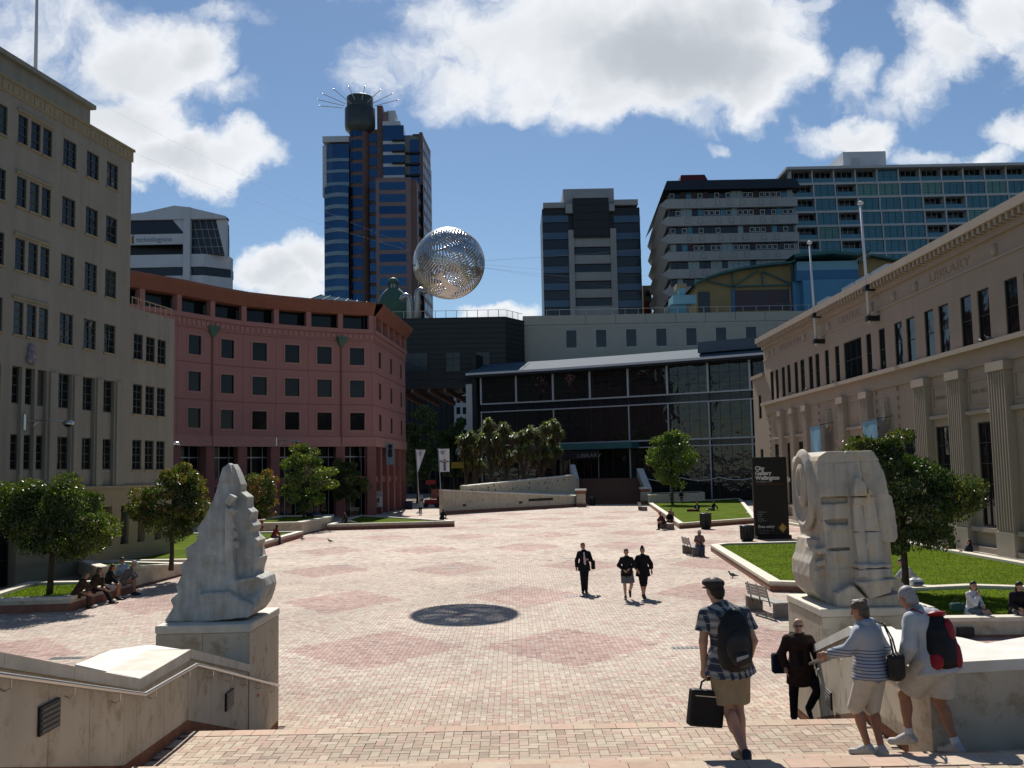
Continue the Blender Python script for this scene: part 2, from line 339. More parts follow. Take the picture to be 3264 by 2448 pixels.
def text_mesh(txt, size, depth=.02, bold=0.0, align='LEFT', sx=1.0):
    c = bpy.data.curves.new('t', 'FONT'); c.body = txt; c.size = size; c.extrude = depth; c.offset = bold; c.align_x = align; c.resolution_u = 3
    o = bpy.data.objects.new('t', c); COL.objects.link(o); bpy.context.view_layer.update()
    me = bpy.data.meshes.new_from_object(o.evaluated_get(bpy.context.evaluated_depsgraph_get())); bpy.data.objects.remove(o); bpy.data.curves.remove(c)
    me.transform(Matrix.Rotation(R_(90), 4, 'X') @ Matrix.Diagonal((sx, 1, 1, 1))); return me
def text(parent, name, txt, size, mat, mat4, **k):
    me = text_mesh(txt, size, **k); me.materials.clear(); me.materials.append(mat); me.name = name
    return link(name, me, parent, mat4)
# ---------------------------------------------------------------- shared materials
m_ground = M('asphalt', (.09,.088,.085), .9, .2, .3)
m_bed = M('paver_joint', (.13,.10,.08), .95, .2, 3)
m_pav = M('paver', (1,1,1), .85, .16, 9, attr='col')
m_pav1 = M('paver_piece', (1,1,1), .85, .16, 9, objcol=True)
m_stone = M('cladding_stone', (.58,.51,.39), .7, col2=(.43,.37,.28), scale=1.1, streak=.5, bump=.15, stain=((.34,.27,.17), 3.2))
m_stone2 = M('sculpture_stone', (.60,.58,.52), .8, col2=(.25,.25,.235), scale=3.4, streak=.5, bump=.6, stain=((.38,.31,.20), 3.3))
m_stoneR = M('warm_sculpture_stone', (.62,.54,.43), .8, col2=(.29,.27,.245), scale=3.0, streak=.5, bump=.6, stain=((.44,.32,.19), 3.0))
m_white = M('white_coping', (.72,.70,.64), .7, col2=(.58,.55,.48), scale=2.2, bump=.15)
m_cop = M('coping_stone', (.60,.55,.45), .7, .15, 4, bump=.15)
m_brickw = M('brick_skirting', (.20,.085,.045), .85, .3, 6)
m_redb = M('red_brick_face', (.24,.11,.075), .85, .25, 5)
m_steel = M('stainless_steel', (.55,.54,.53), .28, 0, metal=1.0)
m_dark = M('black_plate', (.012,.013,.015), .45, 0)
m_lawn = M('lawn_grass', (.10,.14,.012), 1.0, col2=(.052,.082,.008), scale=.8, bump=-.5, spec=.02)
m_lawn2 = M('grass_tuft', (1,1,1), .8, 0, attr='col')
m_grate = M('drain_grate', (.10,.11,.11), .5, .1, 8, metal=.4)
# ---------------------------------------------------------------- ground and paving
g = MB(); S = 2600; g.quad((-S,-S,-.05),(S,-S,-.05),(S,S,-.05),(-S,S,-.05)); struct(g, 'ground', [m_ground])
g = MB(); g.quad((-40,5,-.012),(45,5,-.012),(45,215,-.012),(-40,215,-.012)); plaza = struct(g, 'plaza', [m_bed])
DIA = []
for (y, x0, st, hw, hl) in ((25.7,-3.6,4.95,2.35,2.85),(36.0,-6.1,6.4,2.15,3.3),(47.1,-8.85,5.9,2.15,3.2),(59.2,-10.9,5.65,2.2,3.6),(70.5,-9.2,5.7,2.2,3.6),(82.0,-11.0,5.7,2.2,3.8),(94.0,-8.5,5.7,2.2,4.0),(106.0,-6.0,5.7,2.2,4.0)):
    for k in range(-3, 6): DIA.append((x0+st*k + (.3 if k > 1 else 0), y + .35*math.sin(k*2.3+y), hw, hl))
def dia_mask(X, Y):
    m = np.zeros(X.shape, bool)
    for (cx_, cy_, hw, hl) in DIA: m |= (np.abs(X-cx_)/hw + np.abs(Y-cy_)/hl) < 1.0
    return m
PAL_C = np.array([(.57,.48,.385),(.53,.43,.345),(.59,.51,.42),(.46,.33,.275),(.52,.43,.345),(.53,.375,.32)]); PAL_CW = [.22,.2,.18,.14,.12,.14]
PAL_P = np.array([(.47,.31,.26),(.43,.265,.22),(.49,.35,.30),(.34,.215,.18),(.50,.38,.32)]); PAL_PW = [.32,.26,.22,.1,.1]
PAL_L = np.array([(.50,.38,.28),(.47,.33,.25),(.50,.41,.30),(.38,.28,.21),(.53,.42,.32),(.44,.33,.24)]); PAL_LW = [.25,.2,.2,.1,.15,.1]
def pav_cols(X, Y, pal=None):
    n = len(X)
    if pal is not None: c = pal[0][RNG.choice(len(pal[0]), n, p=pal[1])]
    else:
        a = PAL_C[RNG.choice(len(PAL_C), n, p=PAL_CW)]; b = PAL_P[RNG.choice(len(PAL_P), n, p=PAL_PW)]
        m = dia_mask(X, Y)
        # warmer, browner pavers towards the foot of the stairs
        w = np.clip((24-Y)/8, 0, 1)[:, None]; c = np.where(m[:, None], b, a*(1-w*.0) * (1 - w*np.array([.06,.12,.2])))
    return c * RNG.uniform(.9, 1.07, (n, 1))
def herring(x0, x1, y0, y1, z, W, keep=None, pal=None, gap=.008):
    i = np.arange(int(x0/W)-2, int(x1/W)+2); j = np.arange(int(y0/W)-2, int(y1/W)+2); I, J = np.meshgrid(i, j, indexing='ij'); k = (I-J) % 4
    h = k == 0; v = k == 2
    xs = np.concatenate([I[h]*W, I[v]*W]); ys = np.concatenate([J[h]*W, (J[v]-1)*W]); w = np.concatenate([np.full(h.sum(), 2*W), np.full(v.sum(), W)]); d = np.concatenate([np.full(h.sum(), W), np.full(v.sum(), 2*W)])
    cx_, cy_ = xs+w/2, ys+d/2; ok = (cx_ > x0) & (cx_ < x1) & (cy_ > y0) & (cy_ < y1)
    if keep is not None: ok &= keep(cx_, cy_)
    xs, ys, w, d, cx_, cy_ = [q[ok] for q in (xs, ys, w, d, cx_, cy_)]
    return xs+gap/2, ys+gap/2, w-gap, d-gap, z+RNG.uniform(-.0012, .0012, len(xs)), pav_cols(cx_, cy_, pal)
def box_mesh(name, xs, ys, w, d, z, cols, h=.011, sides=True, mat=None):
    n = len(xs); V = np.zeros((n, 8, 3)); 
    for q, (ax, ay, az) in enumerate(((0,0,0),(1,0,0),(1,1,0),(0,1,0),(0,0,1),(1,0,1),(1,1,1),(0,1,1))):
        V[:, q, 0] = xs + w*ax; V[:, q, 1] = ys + d*ay; V[:, q, 2] = z - h*(1-az)
    F4 = [(4,5,6,7)] + ([(0,1,5,4),(1,2,6,5),(3,0,4,7),(2,3,7,6)] if sides else [])
    Q = (np.array(F4)[None] + 8*np.arange(n)[:, None, None]).reshape(-1, 4)
    return npmesh(name, V.reshape(-1, 3), Q, mat or m_pav, np.repeat(cols, len(F4), 0))
YN = 17.2
def in_view(X, Y): return (np.abs(X) < Y*.56+1.2) & ((X > -4.0) | (Y > 16.0)) & (X > -16.2) & (X < 15.5)
near = herring(-16.2, 15.5, YN, 50, 0, .115, lambda X, Y: in_view(X, Y) & ~((Y < 18.1) & ((X < -4.1) | (X > 5.0))))
o = link('paving', box_mesh('paving', *near), plaza); tag(o, kind='stuff')
# beyond 50 m a paver shows less than a pixel deep: four pavers to a tile
n2_ = herring(-40, 45, 50, 150, 0, .23, lambda X, Y: np.abs(X) < Y*.56+2, gap=.004)
o = link('far_paving', box_mesh('far_paving', *n2_, sides=False), plaza); tag(o, kind='stuff')
n3_ = herring(-34, -3, 14, 50, -.004, .23, lambda X, Y: (X < -16.2+.2) | (Y < 18.1), gap=.004)
o = link('side_paving', box_mesh('side_paving', *n3_, sides=False), plaza); tag(o, kind='stuff')
n3_ = herring(4, 30, 14, 50, -.004, .23, lambda X, Y: (X > 15.3) | (Y < 18.1), gap=.004)
o = link('side_paving', box_mesh('side_paving', *n3_, sides=False), plaza); tag(o, kind='stuff')
# ---------------------------------------------------------------- stairs (they climb towards the viewer)
XL, XR = -4.22, 4.36
st = MB(); zz = 0.0
lev = [(17.25-.6*i, .15*(i+1)) for i in range(7)] + [(13.05, 1.2), (10.98, 1.35), (10.37, 1.5), (9.75, 1.65)] + [(6.2-.35*i, 1.65+.165*(i+1)) for i in range(7)]
ends = [y for y, z in lev][1:] + [-9.0]
for (y, z), y2 in zip(lev, ends):
    xr = XR + max(0, (y-12.9)*.1) if y > 12.9 else (9.0 if y < 11 else 4.36)
    st.box(XL if y > 6.3 else -9, xr, y2, y, -.05, z-.012 if y > 9 else z)
stairs = struct(st, 'stairs', [m_bed])
land = herring(-4.2, 4.34, 11.0, 12.84, 1.2, .115, pal=(PAL_L, PAL_LW))
order = np.argsort(land[1] + np.abs(land[0])*.12 + np.where(land[1] < 11.2, 5, 0)); idx = order[:300]; rest = order[300:]
o = link('paving', box_mesh('paving', *[q[rest] for q in land]), stairs); tag(o, kind='stuff')
def unit(name, w, d, h, mat): m = MB(); e = .003; m.prism([(0,0),(w,0),(w,d),(0,d)], -h, -e, bot=False, cap=False); m.add([(0,0,-e),(w,0,-e),(w,d,-e),(0,d,-e),(e,e,0),(w-e,e,0),(w-e,d-e,0),(e,d-e,0)], [(0,1,5,4),(1,2,6,5),(2,3,7,6),(3,0,4,7),(4,5,6,7)]); return m.mesh(name, [mat])
bh = unit('brick', .225, .11, .011, m_pav1); bv = unit('brick', .11, .225, .011, m_pav1)
for q in idx:
    o = link('brick', bh if land[2][q] > .15 else bv, stairs); o.location = (land[0][q], land[1][q], land[4][q]); o.color = (*land[5][q], 1)
for (y, z, tw, td) in ((13.05, 1.2, .27, .27), (10.98, 1.35, .37, .30), (10.37, 1.5, .37, .30), (9.75, 1.65, .37, .29)):
    tm = unit('tile', tw-.005, td-.004, .012, m_pav1); x = XL+.02 + random.random()*.1
    xe = 4.4 if y > 12 else 6.6
    while x < xe-.05:
        o = link('tile', tm, stairs); o.location = (x, y-td, z+.004); c = random.choice([(.56,.38,.28),(.52,.40,.30),(.60,.47,.35),(.50,.35,.25),(.55,.42,.30)]); o.color = (*c, 1); x += tw
for (y0, y1, z) in ((10.39, 10.70, 1.35), (9.77, 10.09, 1.5), (7.4, 9.47, 1.65)):
    a = herring(XL+.02, 6.6, y0, y1, z, .115, pal=(PAL_L, PAL_LW)); o = link('paving', box_mesh('paving', *a), stairs); tag(o, kind='stuff')
# ---------------------------------------------------------------- stair walls: clad core, stone panels, brick skirting, coping, handrail, plaques
def interp(P, y):
    for (a, za), (b, zb) in zip(P, P[1:]):
        if a <= y <= b: return za + (zb-za)*(y-a)/(b-a)
    return P[0][1] if y < P[0][0] else P[-1][1]
def stair_wall(root, path, top, skirt, side, step=.92, base=None, cop=None, jx=0):
    """path: plan points [(x,y)] with profile parameter t along it; side=+1 wall body lies to the left (-x) of the face"""
    P = [Vector(p) for p in path]; cum = [0]
    for a, b in zip(P, P[1:]): cum.append(cum[-1] + (b-a).length)
    def at(t, off=0.0):
        i = 0
        while i < len(P)-2 and t > cum[i+1]+1e-9: i += 1
        d = (P[i+1]-P[i]).normalized(); n = Vector((-d.y, d.x))*side
        q = P[i] + d*(t-cum[i]) - n*off*1.0
        return q
    ts = sorted(set([round(x, 3) for x in cum] + [round(t, 3) for t, _ in top if 0 <= t <= cum[-1]] + [round(t, 3) for t, _ in skirt if 0 <= t <= cum[-1]]))
    def pc(o3, t): q = at(t, o3[0]); return (q.x-root.location.x, q.y-root.location.y, o3[1])
    def slab(m, t0, t1, zb, zt, o0, o1, mi=0):   # o = offset out of the wall face
        vs = [pc((o1, zb[0]), t0), pc((o1, zb[1]), t1-1e-6), pc((o1, zt[1]), t1-1e-6), pc((o1, zt[0]), t0), pc((o0, zb[0]), t0), pc((o0, zb[1]), t1-1e-6), pc((o0, zt[1]), t1-1e-6), pc((o0, zt[0]), t0)]
        m.add(vs, [(0,1,2,3),(7,6,5,4),(0,4,5,1),(1,5,6,2),(2,6,7,3),(3,7,4,0)], mi)
    zt = lambda t: interp(top, t); zs = lambda t: interp(skirt, t)
    m = MB()
    for a, b in zip(ts, ts[1:]): slab(m, a, b, (0, 0), (zt(a)-.10, zt(b)-.10), -.5, -.012)
    m.build('core', [m_stone], root)
    m = MB()
    for a, b in zip(ts, ts[1:]): slab(m, a, b, (0, 0), (zs(a), zs(b)), -.012, .004)
    m.build('brick_skirting', [m_brickw], root)
    for a, b in zip(ts, ts[1:]):
        if b-a < .02: continue
        n = max(1, round((b-a)/step)); 
        for i in range(n):
            u, v = a+(b-a)*i/n + .004, a+(b-a)*(i+1)/n - .004
            m = MB(); slab(m, u, v, (zs(u), zs(v)), (zt(u)-.105, zt(v)-.105), -.012, 0); m.build('stone_panel', [m_stone], root)
        n = max(1, round((b-a)/1.7))
        for i in range(n):
            u, v = a+(b-a)*i/n + .003, a+(b-a)*(i+1)/n - .003
            m = MB(); slab(m, u, v, (zt(u)-.10, zt(v)-.10), (zt(u)+.02, zt(v)+.02), -.52, .035); m.build('coping_stone', [cop or m_cop], root)
    return at, pc, slab
def rail(root, pts, brackets, out):
    rr = thing('handrail', root.location.copy(), None, 'handrail'); L = root.location
    m = MB(); m.tube([(p[0]-L.x, p[1]-L.y, p[2]) for p in pts], .024, 10); m.build('rail_tube', [m_steel], rr, smooth=True)
    for b in brackets:
        m = MB(); x, y, z = b[0]-L.x, b[1]-L.y, b[2]; ox, oy = out
        m.tube([(x, y, z-.02), (x, y, z-.09), (x+ox*.5, y+oy*.5, z-.12), (x+ox, y+oy, z-.10)], .008, 6); m.build('bracket', [m_steel], rr)
    return rr
lw = thing('stair_wall', (-4.25, 12, 0), 'stone clad stair wall on the left with steel handrail, leading to the winged sculpture', 'wall')
P0 = 5.0
top = [(0,3.88),(3.34,3.0),(6.35,2.18),(8.12,2.20),(11.05,1.45),(12.95,1.45)]
skl = [(0,3.0),(3.07,2.18),(6.0,1.36),(8.1,1.33),(12.1,.13),(12.95,.10)]
tops2 = [(t, z) for t, z in top if t <= 11.05]
stair_wall(lw, [(-4.25, 5), (-4.25, 16.04)], tops2, skl, 1, cop=m_cop)
m = MB(); pol = [(-4.25+.02, 11.36), (-4.25+.02, 13.1)] + [gp(*q) for q in ((480,2056,2.2),(355,2072,2.2),(239,2119,2.2))]
m.prism([(x+4.25, y-12) for x, y in pol], 2.08, 2.205); m.build('top_slab', [m_white], lw)
mm_ = MB(); inner = [(-4.8,11.4),(-4.8,13.0)] + [gp(*q) for q in ((470,2060,2.2),(355,2076,2.2),(250,2117,2.2))]
mm_.prism([(x+4.25, y-12) for x, y in inner], 0, 2.08); mm_.build('core', [m_stone], lw)
r = rail(lw, [(-4.16,5.5,3.6),(-4.16,8.19,2.87),(-4.16,11.34,2.03),(-4.16,13.17,2.01),(-4.16,17.7,.80)], [(-4.16,y,interp([(5.5,3.6),(8.19,2.87),(11.34,2.03),(13.17,2.01),(17.7,.80)],y)) for y in (8.35,9.55,10.65,11.7,12.9,13.9,14.8,15.6,16.5,17.4)], (-.09,0))
tag(r, 'steel handrail along the left stair wall, bright where it runs level', 'handrail')
for (y, z, lbl) in ((9.21,2.3,'black light grille low on the left stair wall, nearest the camera'),(14.96,1.17,'black light grille on the left stair wall below the winged sculpture')):
    t = thing('wall_light', (-4.25, y, z), lbl, 'wall light'); m = MB(); m.box(0,.03,-.2,.2,-.13,.13); m.build('frame', [m_dark], t, bevel=.01)
    for i in range(5):
        m = MB(); m.box(.03,.036,-.17,.17,-.1+i*.045,-.08+i*.045); m.build('slat', [m_grate], t)
t = thing('notice', (-4.245, 16.6, .80), 'small pale notice on the pedestal under the winged sculpture', 'notice'); m = MB(); m.box(0,.008,-.11,.11,-.14,.14); m.build('plate', [M('notice_white',(.5,.42,.35),.6,.05)], t); m = MB(); m.box(.008,.010,-.08,.08,.05,.10); m.build('heading', [M('notice_red',(.35,.05,.04),.6,0)], t)
rw = thing('stair_wall', (4.4, 12, 0), 'stone clad stair wall on the right behind the older couple', 'wall')
topR = [(0,2.25),(2.15,2.25),(5.0,1.52)]; skR = [(0,1.33),(1.45,1.33),(6.0,.14),(7.5,.1)]
stair_wall(rw, [(4.35,11.45),(4.4,12.85),(4.82,16.47)], topR, skR, -1, cop=m_white)
stair_wall(rw, [(7.6,11.95),(4.35,11.45)], [(0,2.27),(9,2.25)], [(0,1.27),(3.3,1.42)], 1, cop=m_white, step=1.3)
pol = [(4.34,11.43),(5.6,11.62),(7.6,11.93),(7.6,12.9),(6.4,12.6),(5.6,12.12),(5.5,12.55),(5.1,13.15),(4.46,13.6)]
m = MB(); m.prism([(x-4.4, y-12) for x, y in pol], 2.14, 2.276); m.build('top_slab', [m_white], rw)
m = MB(); m.prism([(x-4.4, y-12) for x, y in [(4.6,11.7),(7.5,12.15),(7.5,12.7),(6.4,12.5),(5.6,12.05),(5.4,12.5),(5.0,13.0),(4.6,13.3)]], 0, 2.14); m.build('core', [m_stone], rw)
RP = [(7.2,11.80,2.02),(5.0,11.42,2.02),(4.27,11.36,2.03),(4.31,13.4,2.02),(4.52,15.7,1.38)]
r = rail(rw, RP, [(6.2,11.61,2.0),(5.35,11.47,2.0),(4.32,12.3,2.0),(4.35,13.8,1.9),(4.5,15.4,1.46)], (.08,.05))
tag(r, 'steel handrail on the right stair wall, behind the red backpack', 'handrail')
t = thing('wall_light', (4.60, 15.05, 1.0), 'black light grille on the right stair wall beside the man in the brown jacket', 'wall light', rz=R_(-5.5)); m = MB(); m.box(-.03,0,-.2,.2,-.13,.13); m.build('frame', [m_dark], t, bevel=.01)
for i in range(5):
    m = MB(); m.box(-.036,-.03,-.17,.17,-.1+i*.045,-.08+i*.045); m.build('slat', [m_grate], t)
def pedestal(x0, x1, y0, y1, h, label, capm):
    t = thing('pedestal', ((x0+x1)/2, (y0+y1)/2, 0), label, 'pedestal'); L = t.location; m = MB(); e = .012
    m.box(x0-L.x+e, x1-L.x-e, y0-L.y+e, y1-L.y-e, 0, h-.13); m.build('core', [m_stone], t)
    m = MB(); m.box(x0-L.x+.004, x1-L.x-.004, y0-L.y+.004, y1-L.y-.004, 0, .14); m.build('brick_skirting', [m_brickw], t)
    m = MB(); m.box(x0-L.x-.015, x1-L.x+.015, y0-L.y-.015, y1-L.y+.015, h-.13, h); m.build('cap', [capm], t, bevel=.02)
    for (a, b, f) in ((x0, x1, 'x'), (y0, y1, 'y')):
        for k in range(2):
            for i in range(2):
                for r_ in range(2):
                    u = a+(b-a)*i/2+.004; v = a+(b-a)*(i+1)/2-.004; z0 = .145+(h-.28)*r_/2; z1 = .14+(h-.28)*(r_+1)/2; m = MB()
                    if f == 'x': yy = (y0, y0+e) if k == 0 else (y1-e, y1); m.box(u-L.x, v-L.x, yy[0]-L.y, yy[1]-L.y, z0, z1)
                    else: xx = (x0, x0+e) if k == 0 else (x1-e, x1); m.box(xx[0]-L.x, xx[1]-L.x, u-L.y, v-L.y, z0, z1)
                    m.build('stone_panel', [m_stone], t)
    return t
pedestal(-5.72, -4.235, 16.05, 18.02, 2.10, 'square stone pedestal under the tall winged sculpture', m_cop)
pedestal(4.97, 6.82, 16.5, 18.5, 2.10, 'square stone pedestal under the blocky carved sculpture', m_cop)
# ---------------------------------------------------------------- planters and lawns
def inset(poly, w):
    n = len(poly); out = []
    for i in range(n):
        p0, p1, p2 = [Vector(poly[(i+k) % n][:2]) for k in (-1, 0, 1)]; d1 = (p1-p0).normalized(); d2 = (p2-p1).normalized()
        n1 = Vector((-d1.y, d1.x)); n2 = Vector((-d2.y, d2.x)); b = (n1+n2); b = b/max(.35, b.dot(n1)); out.append(p1 + b*w)
    return out
def planter(poly, zt, label, cat='planter', w=.45, fill=-.10, brick=True, name='planter', face=None, stepl=1.3):
    n = len(poly); zt = [zt]*n if isinstance(zt, (int, float)) else zt
    cxm = sum(p[0] for p in poly)/n; cym = sum(p[1] for p in poly)/n; t = thing(name, (cxm, cym, 0), label, cat)
    loc = [(p[0]-cxm, p[1]-cym) for p in poly]; ins = inset(loc, w); inb = inset(loc, .03)
    m = MB(); fz = .55 if brick else 0.12
    m.prism([tuple(p) for p in inb], 0, [z-.10 for z in zt], cap=False); m.build('wall_face', [face or m_stone], t)
    m = MB(); m.prism([tuple(p) for p in inset(loc, .02)], 0, [z*fz for z in zt], cap=False); m.build('brick_base', [m_redb], t)
    for i in range(n):
        a, b, c, d = Vector(loc[i]), Vector(loc[(i+1) % n]), ins[(i+1) % n], ins[i]; za, zb = zt[i], zt[(i+1) % n]
        k = max(1, min(24, round((b-a).length/stepl)))
        for j in range(k):
            t0, t1 = j/k, (j+1)/k; e = .004/max(.1, (b-a).length); 
            q = [a.lerp(b, t0+e), a.lerp(b, t1-e), d.lerp(c, t1-e), d.lerp(c, t0+e)]; zz0, zz1 = za+(zb-za)*t0, za+(zb-za)*t1; zl = [zz0, zz1, zz1, zz0]
            m = MB(); m.prism([tuple(p) for p in q], [z-.10 for z in zl], zl); m.build('coping_stone', [m_cop], t)
    m = MB(); m.add([(p.x, p.y, z+fill) for p, z in zip(inset(loc, w-.02), zt)], [tuple(range(n))]); m.build('lawn', [m_lawn], t)
    return t, zt
planter([(-18.4,33.9),(-15.1,34.2),(-15.0,39.9),(-16.9,39.6),(-19.2,39.7)], .5, 'low stone planter at the left edge, five people sitting on its rim')
planter([(-17.0,40.9),(-15.45,41.0),(-15.2,46.6),(-15.3,47.3),(-20.5,47.2)], [.92,.9,.5,.48,.7], 'higher stone planter holding the tree left of the winged sculpture', brick=False)
planter([(-27,50),(-15.5,49.5),(-15.35,73.0),(-26,73.6)], .45, 'grass bed whose point holds two seated people, right of the winged sculpture')
planter([(-20.6,75.0),(-15.95,75.4),(-15.35,84.0),(-15.9,88.5),(-20.8,88.5)], 1.0, 'tall cream stone planter with a person lying on top', brick=False, w=.6)
planter([(-15.2,81.2),(-4.95,83.2),(-5.3,84.0),(-15.2,99.0)], .5, 'triangular lawn with dark red brick edge left of the plaza centre')
planter([(-23.0,110.2),(-17.0,111.0),(-16.5,116.5),(-23,116)], .85, 'small stone planter near the foot of the pink building')
planter([(9.05,36.1),(21.0,30.0),(20.9,55.5),(11.3,54.9),(10.45,53.9)], .36, 'large sunlit lawn in front of the old stone gallery')
planter([(12.15,74.3),(19.5,80.3),(30,133),(16.4,122.5)], .42, 'far lawn with two people sitting in the middle')
planter([(16.2,121.5),(24.5,128.5),(25.5,137),(17.5,131)], 1.35, 'grey stone planter with a tree at the far end of the far lawn', brick=False)
planter([(10.6,25.9),(22,25.3),(22,29.5),(14.75,33.1),(11.4,32.4),(9.4,31.0)], .5, 'planter with the big dark tree, two women seated on its rim', brick=False)
m = MB(); m.prism([(20.95,40),(21.6,40),(21.6,92),(20.95,92)], 0, .18); m.prism([(21.2,40),(21.65,40),(21.65,92),(21.2,92)], .18, .36); gs = struct(m, 'gallery_steps', [m_cop])
for i, (px, py) in enumerate(((1085,1802),(1255,1718),(1440,1810),(1825,1663),(1825,1706),(1824,1780),(1840,1901),(2193,2065),(215,2098))):
    x, y = gp(px, py); lab = ['metal drain grate in the paving beyond the winged sculpture','metal drain grate far out near the red edged lawn','metal drain grate in the paving left of the plaza centre','farthest metal drain grate before the library stairs','metal drain grate between the library stairs and the man in a suit','metal drain grate just beyond the man in a suit','metal drain grate at the feet of the man in a suit','metal drain grate left of the man in the flat cap','metal drain grate beside the low wall at bottom left'][i]
    t = thing('drain_grate', (x, y, 0), lab, 'drain grate', group='drain grates in the paving'); m = MB(); m.box(-.42,.42,-.16,.16,-.01,.006); m.build('frame', [m_grate], t)
    for k in range(7):
        m = MB(); m.box(-.38+k*.11,-.32+k*.11,-.13,.13,.006,.012); m.build('slat', [m_dark], t)

def blades(t, poly, z, n, seed):
    rg = np.random.default_rng(seed); P = np.array(poly); lo, hi = P.min(0), P.max(0); c = rg.uniform(lo, hi, (n, 2)); ins = np.ones(n, bool)
    for a, b in zip(P, np.roll(P, -1, 0)): ins &= ((b[0]-a[0])*(c[:, 1]-a[1]) - (b[1]-a[1])*(c[:, 0]-a[0])) > .5*np.hypot(*(b-a))
    c = c[ins]; n = len(c); an = rg.uniform(0, 6.28, n); h = rg.uniform(.01, .03, n); w = .02; dx, dy = np.cos(an)*w, np.sin(an)*w; Z = np.full(n, z)
    V = np.stack([np.stack([c[:,0]-dx, c[:,1]-dy, Z], 1), np.stack([c[:,0]+dx, c[:,1]+dy, Z], 1), np.stack([c[:,0]+dx*.4+dy, c[:,1]+dy*.4-dx, Z+h], 1), np.stack([c[:,0]-dx*.4+dy, c[:,1]-dy*.4-dx, Z+h], 1)], 1).reshape(-1, 3)
    V -= np.array(t.location)*[1, 1, 0]; cl = np.array([.13,.19,.02])*rg.uniform(.6, 1.5, (n, 1)); q = rg.uniform(0, 1, n) < .06; cl[q] = (.16,.15,.05); tag(link('grass', npmesh('grass', V, np.arange(n*4).reshape(-1, 4), leafmat('grass_leaf', rough=1.0, spec=.0), cl), t), kind='stuff')
for o in [q for q in bpy.data.objects if q.get('label') and 'label' in q and q.type == 'EMPTY']:
    if 'large sunlit lawn' in o['label']: blades(o, [(9.05,36.1),(21.0,30.0),(20.9,55.5),(11.3,54.9),(10.45,53.9)], .26, 45000, 1)
    if 'planter with the big dark tree' in o['label']: blades(o, [(10.6,25.9),(22,25.3),(22,29.5),(14.75,33.1),(11.4,32.4),(9.4,31.0)], .40, 16000, 2)
    if 'low stone planter at the left' in o['label']: blades(o, [(-18.4,33.9),(-15.1,34.2),(-15.0,39.9),(-16.9,39.6),(-19.2,39.7)], .40, 9000, 3)
# ---------------------------------------------------------------- building materials
m_cream = M('cream_render', (.245,.235,.195), .85, .15, .8, streak=.6, bump=.1)
m_cream2 = M('cream_trim', (.27,.235,.15), .8, .08, 1)
m_frame_d = M('dark_window_frame', (.025,.027,.025), .5, 0)
m_frame_g = M('grey_green_frame', (.06,.065,.055), .5, 0)
m_glass_d = glassmat('dark_glass', (.008,.010,.012), .05)
m_glass_b = glassmat('blue_glass', (.035,.085,.155), .12, metal=.75)
m_glass_b2 = glassmat('deep_blue_glass', (.02,.06,.13), .12, metal=.7)
m_glass_t = glassmat('teal_glass', (.06,.15,.18), .1, metal=.35, spec=.5)
m_glass_k = glassmat('smoky_glass', (.012,.016,.022), .12, spec=.4)
m_pink = M('salmon_render', (.33,.16,.145), .85, .05, .5, streak=.2, bump=.1)
m_pinkd = M('dark_salmon', (.22,.095,.085), .85, .08, .8)
m_pinkl = M('light_salmon_trim', (.37,.19,.165), .8, .06, 1)
m_eave = M('terracotta_eave', (.23,.095,.065), .75, .08, 1)
m_gal = M('gallery_stone', (.33,.265,.21), .8, .07, .7, streak=.35, bump=.12)
m_gal2 = M('gallery_stone_trim', (.36,.30,.245), .75, .06, 1.2)
m_galp = M('gallery_panel', (.40,.33,.25), .8, .08, 1)
m_black = M('black_cladding', (.014,.016,.019), .35, .2, .5)
m_fascia = M('pale_blue_metal', (.07,.105,.14), .8, .05, 1, spec=.1)
m_post = M('light_grey_post', (.42,.44,.46), .45, 0, metal=.3)
m_panelw = M('cream_concrete_panel', (.40,.38,.32), .8, .05, .5, streak=.3)
m_white2 = M('white_wall', (.55,.57,.60), .7, .05, .5)
m_grey = M('grey_concrete', (.32,.33,.335), .85, .08, .5, streak=.3)
m_brown = M('brown_granite', (.16,.095,.08), .6, .1, .5)
m_brown2 = M('dull_mauve_granite', (.24,.17,.165), .7, .1, .5)
m_copper = M('green_copper', (.06,.12,.085), .6, .15, 2)
m_roofd = M('dark_slate_roof', (.022,.028,.034), .7, .1, 1)
m_blue1 = M('sky_blue_panel', (.08,.24,.38), .6, .05, .6); m_blue2 = M('mid_blue_panel', (.045,.15,.30), .6, .05, .6); m_blue3 = M('pale_blue_panel', (.17,.36,.46), .6, .05, .6)
m_yel = M('ochre_wall', (.28,.21,.10), .8, .07, .6)
m_teal = M('teal_steel', (.03,.11,.11), .5, .05, 1)
m_ltgrey = M('light_grey_frame', (.46,.47,.47), .7, .05, .5)
def poly_between(x0, x1): return [(x0, 0), (x1, 0)]
# ================================================================ cream council building, left
az = R_(9.6)
cb = thing('council_building', (-20.8, 45.8, 0), 'tall cream rendered office building in shade at the left edge', 'building')
F_ = Fac(cb, [(-20.8 + math.sin(az)*s, 45.8 + math.cos(az)*s) for s in (-16, 10.3)]); O = 16.0
rowsz = [(19.2,20.5),(16.37,17.72),(13.57,14.98),(10.75,12.2),(7.78,9.38),(4.93,6.46)]
sing = [(-.27,.58),(1.6,2.45),(3.33,4.15)]; trip = [(-3.5,-2.9),(-2.62,-2.02),(-1.78,-1.18)]
lefts = [(-5.2,-4.38),(-7.1,-6.25),(-9.0,-8.15),(-11.0,-10.15),(-13,-12.15)]; wing = [(6.05,6.78),(7.28,8.02),(8.46,9.18)]
sing, trip, lefts, wing = [[(a_, b_+(.17 if b_-a_ > .7 else .06)) for a_, b_ in q_] for q_ in (sing, trip, lefts, wing)]
holes = []; wins = []
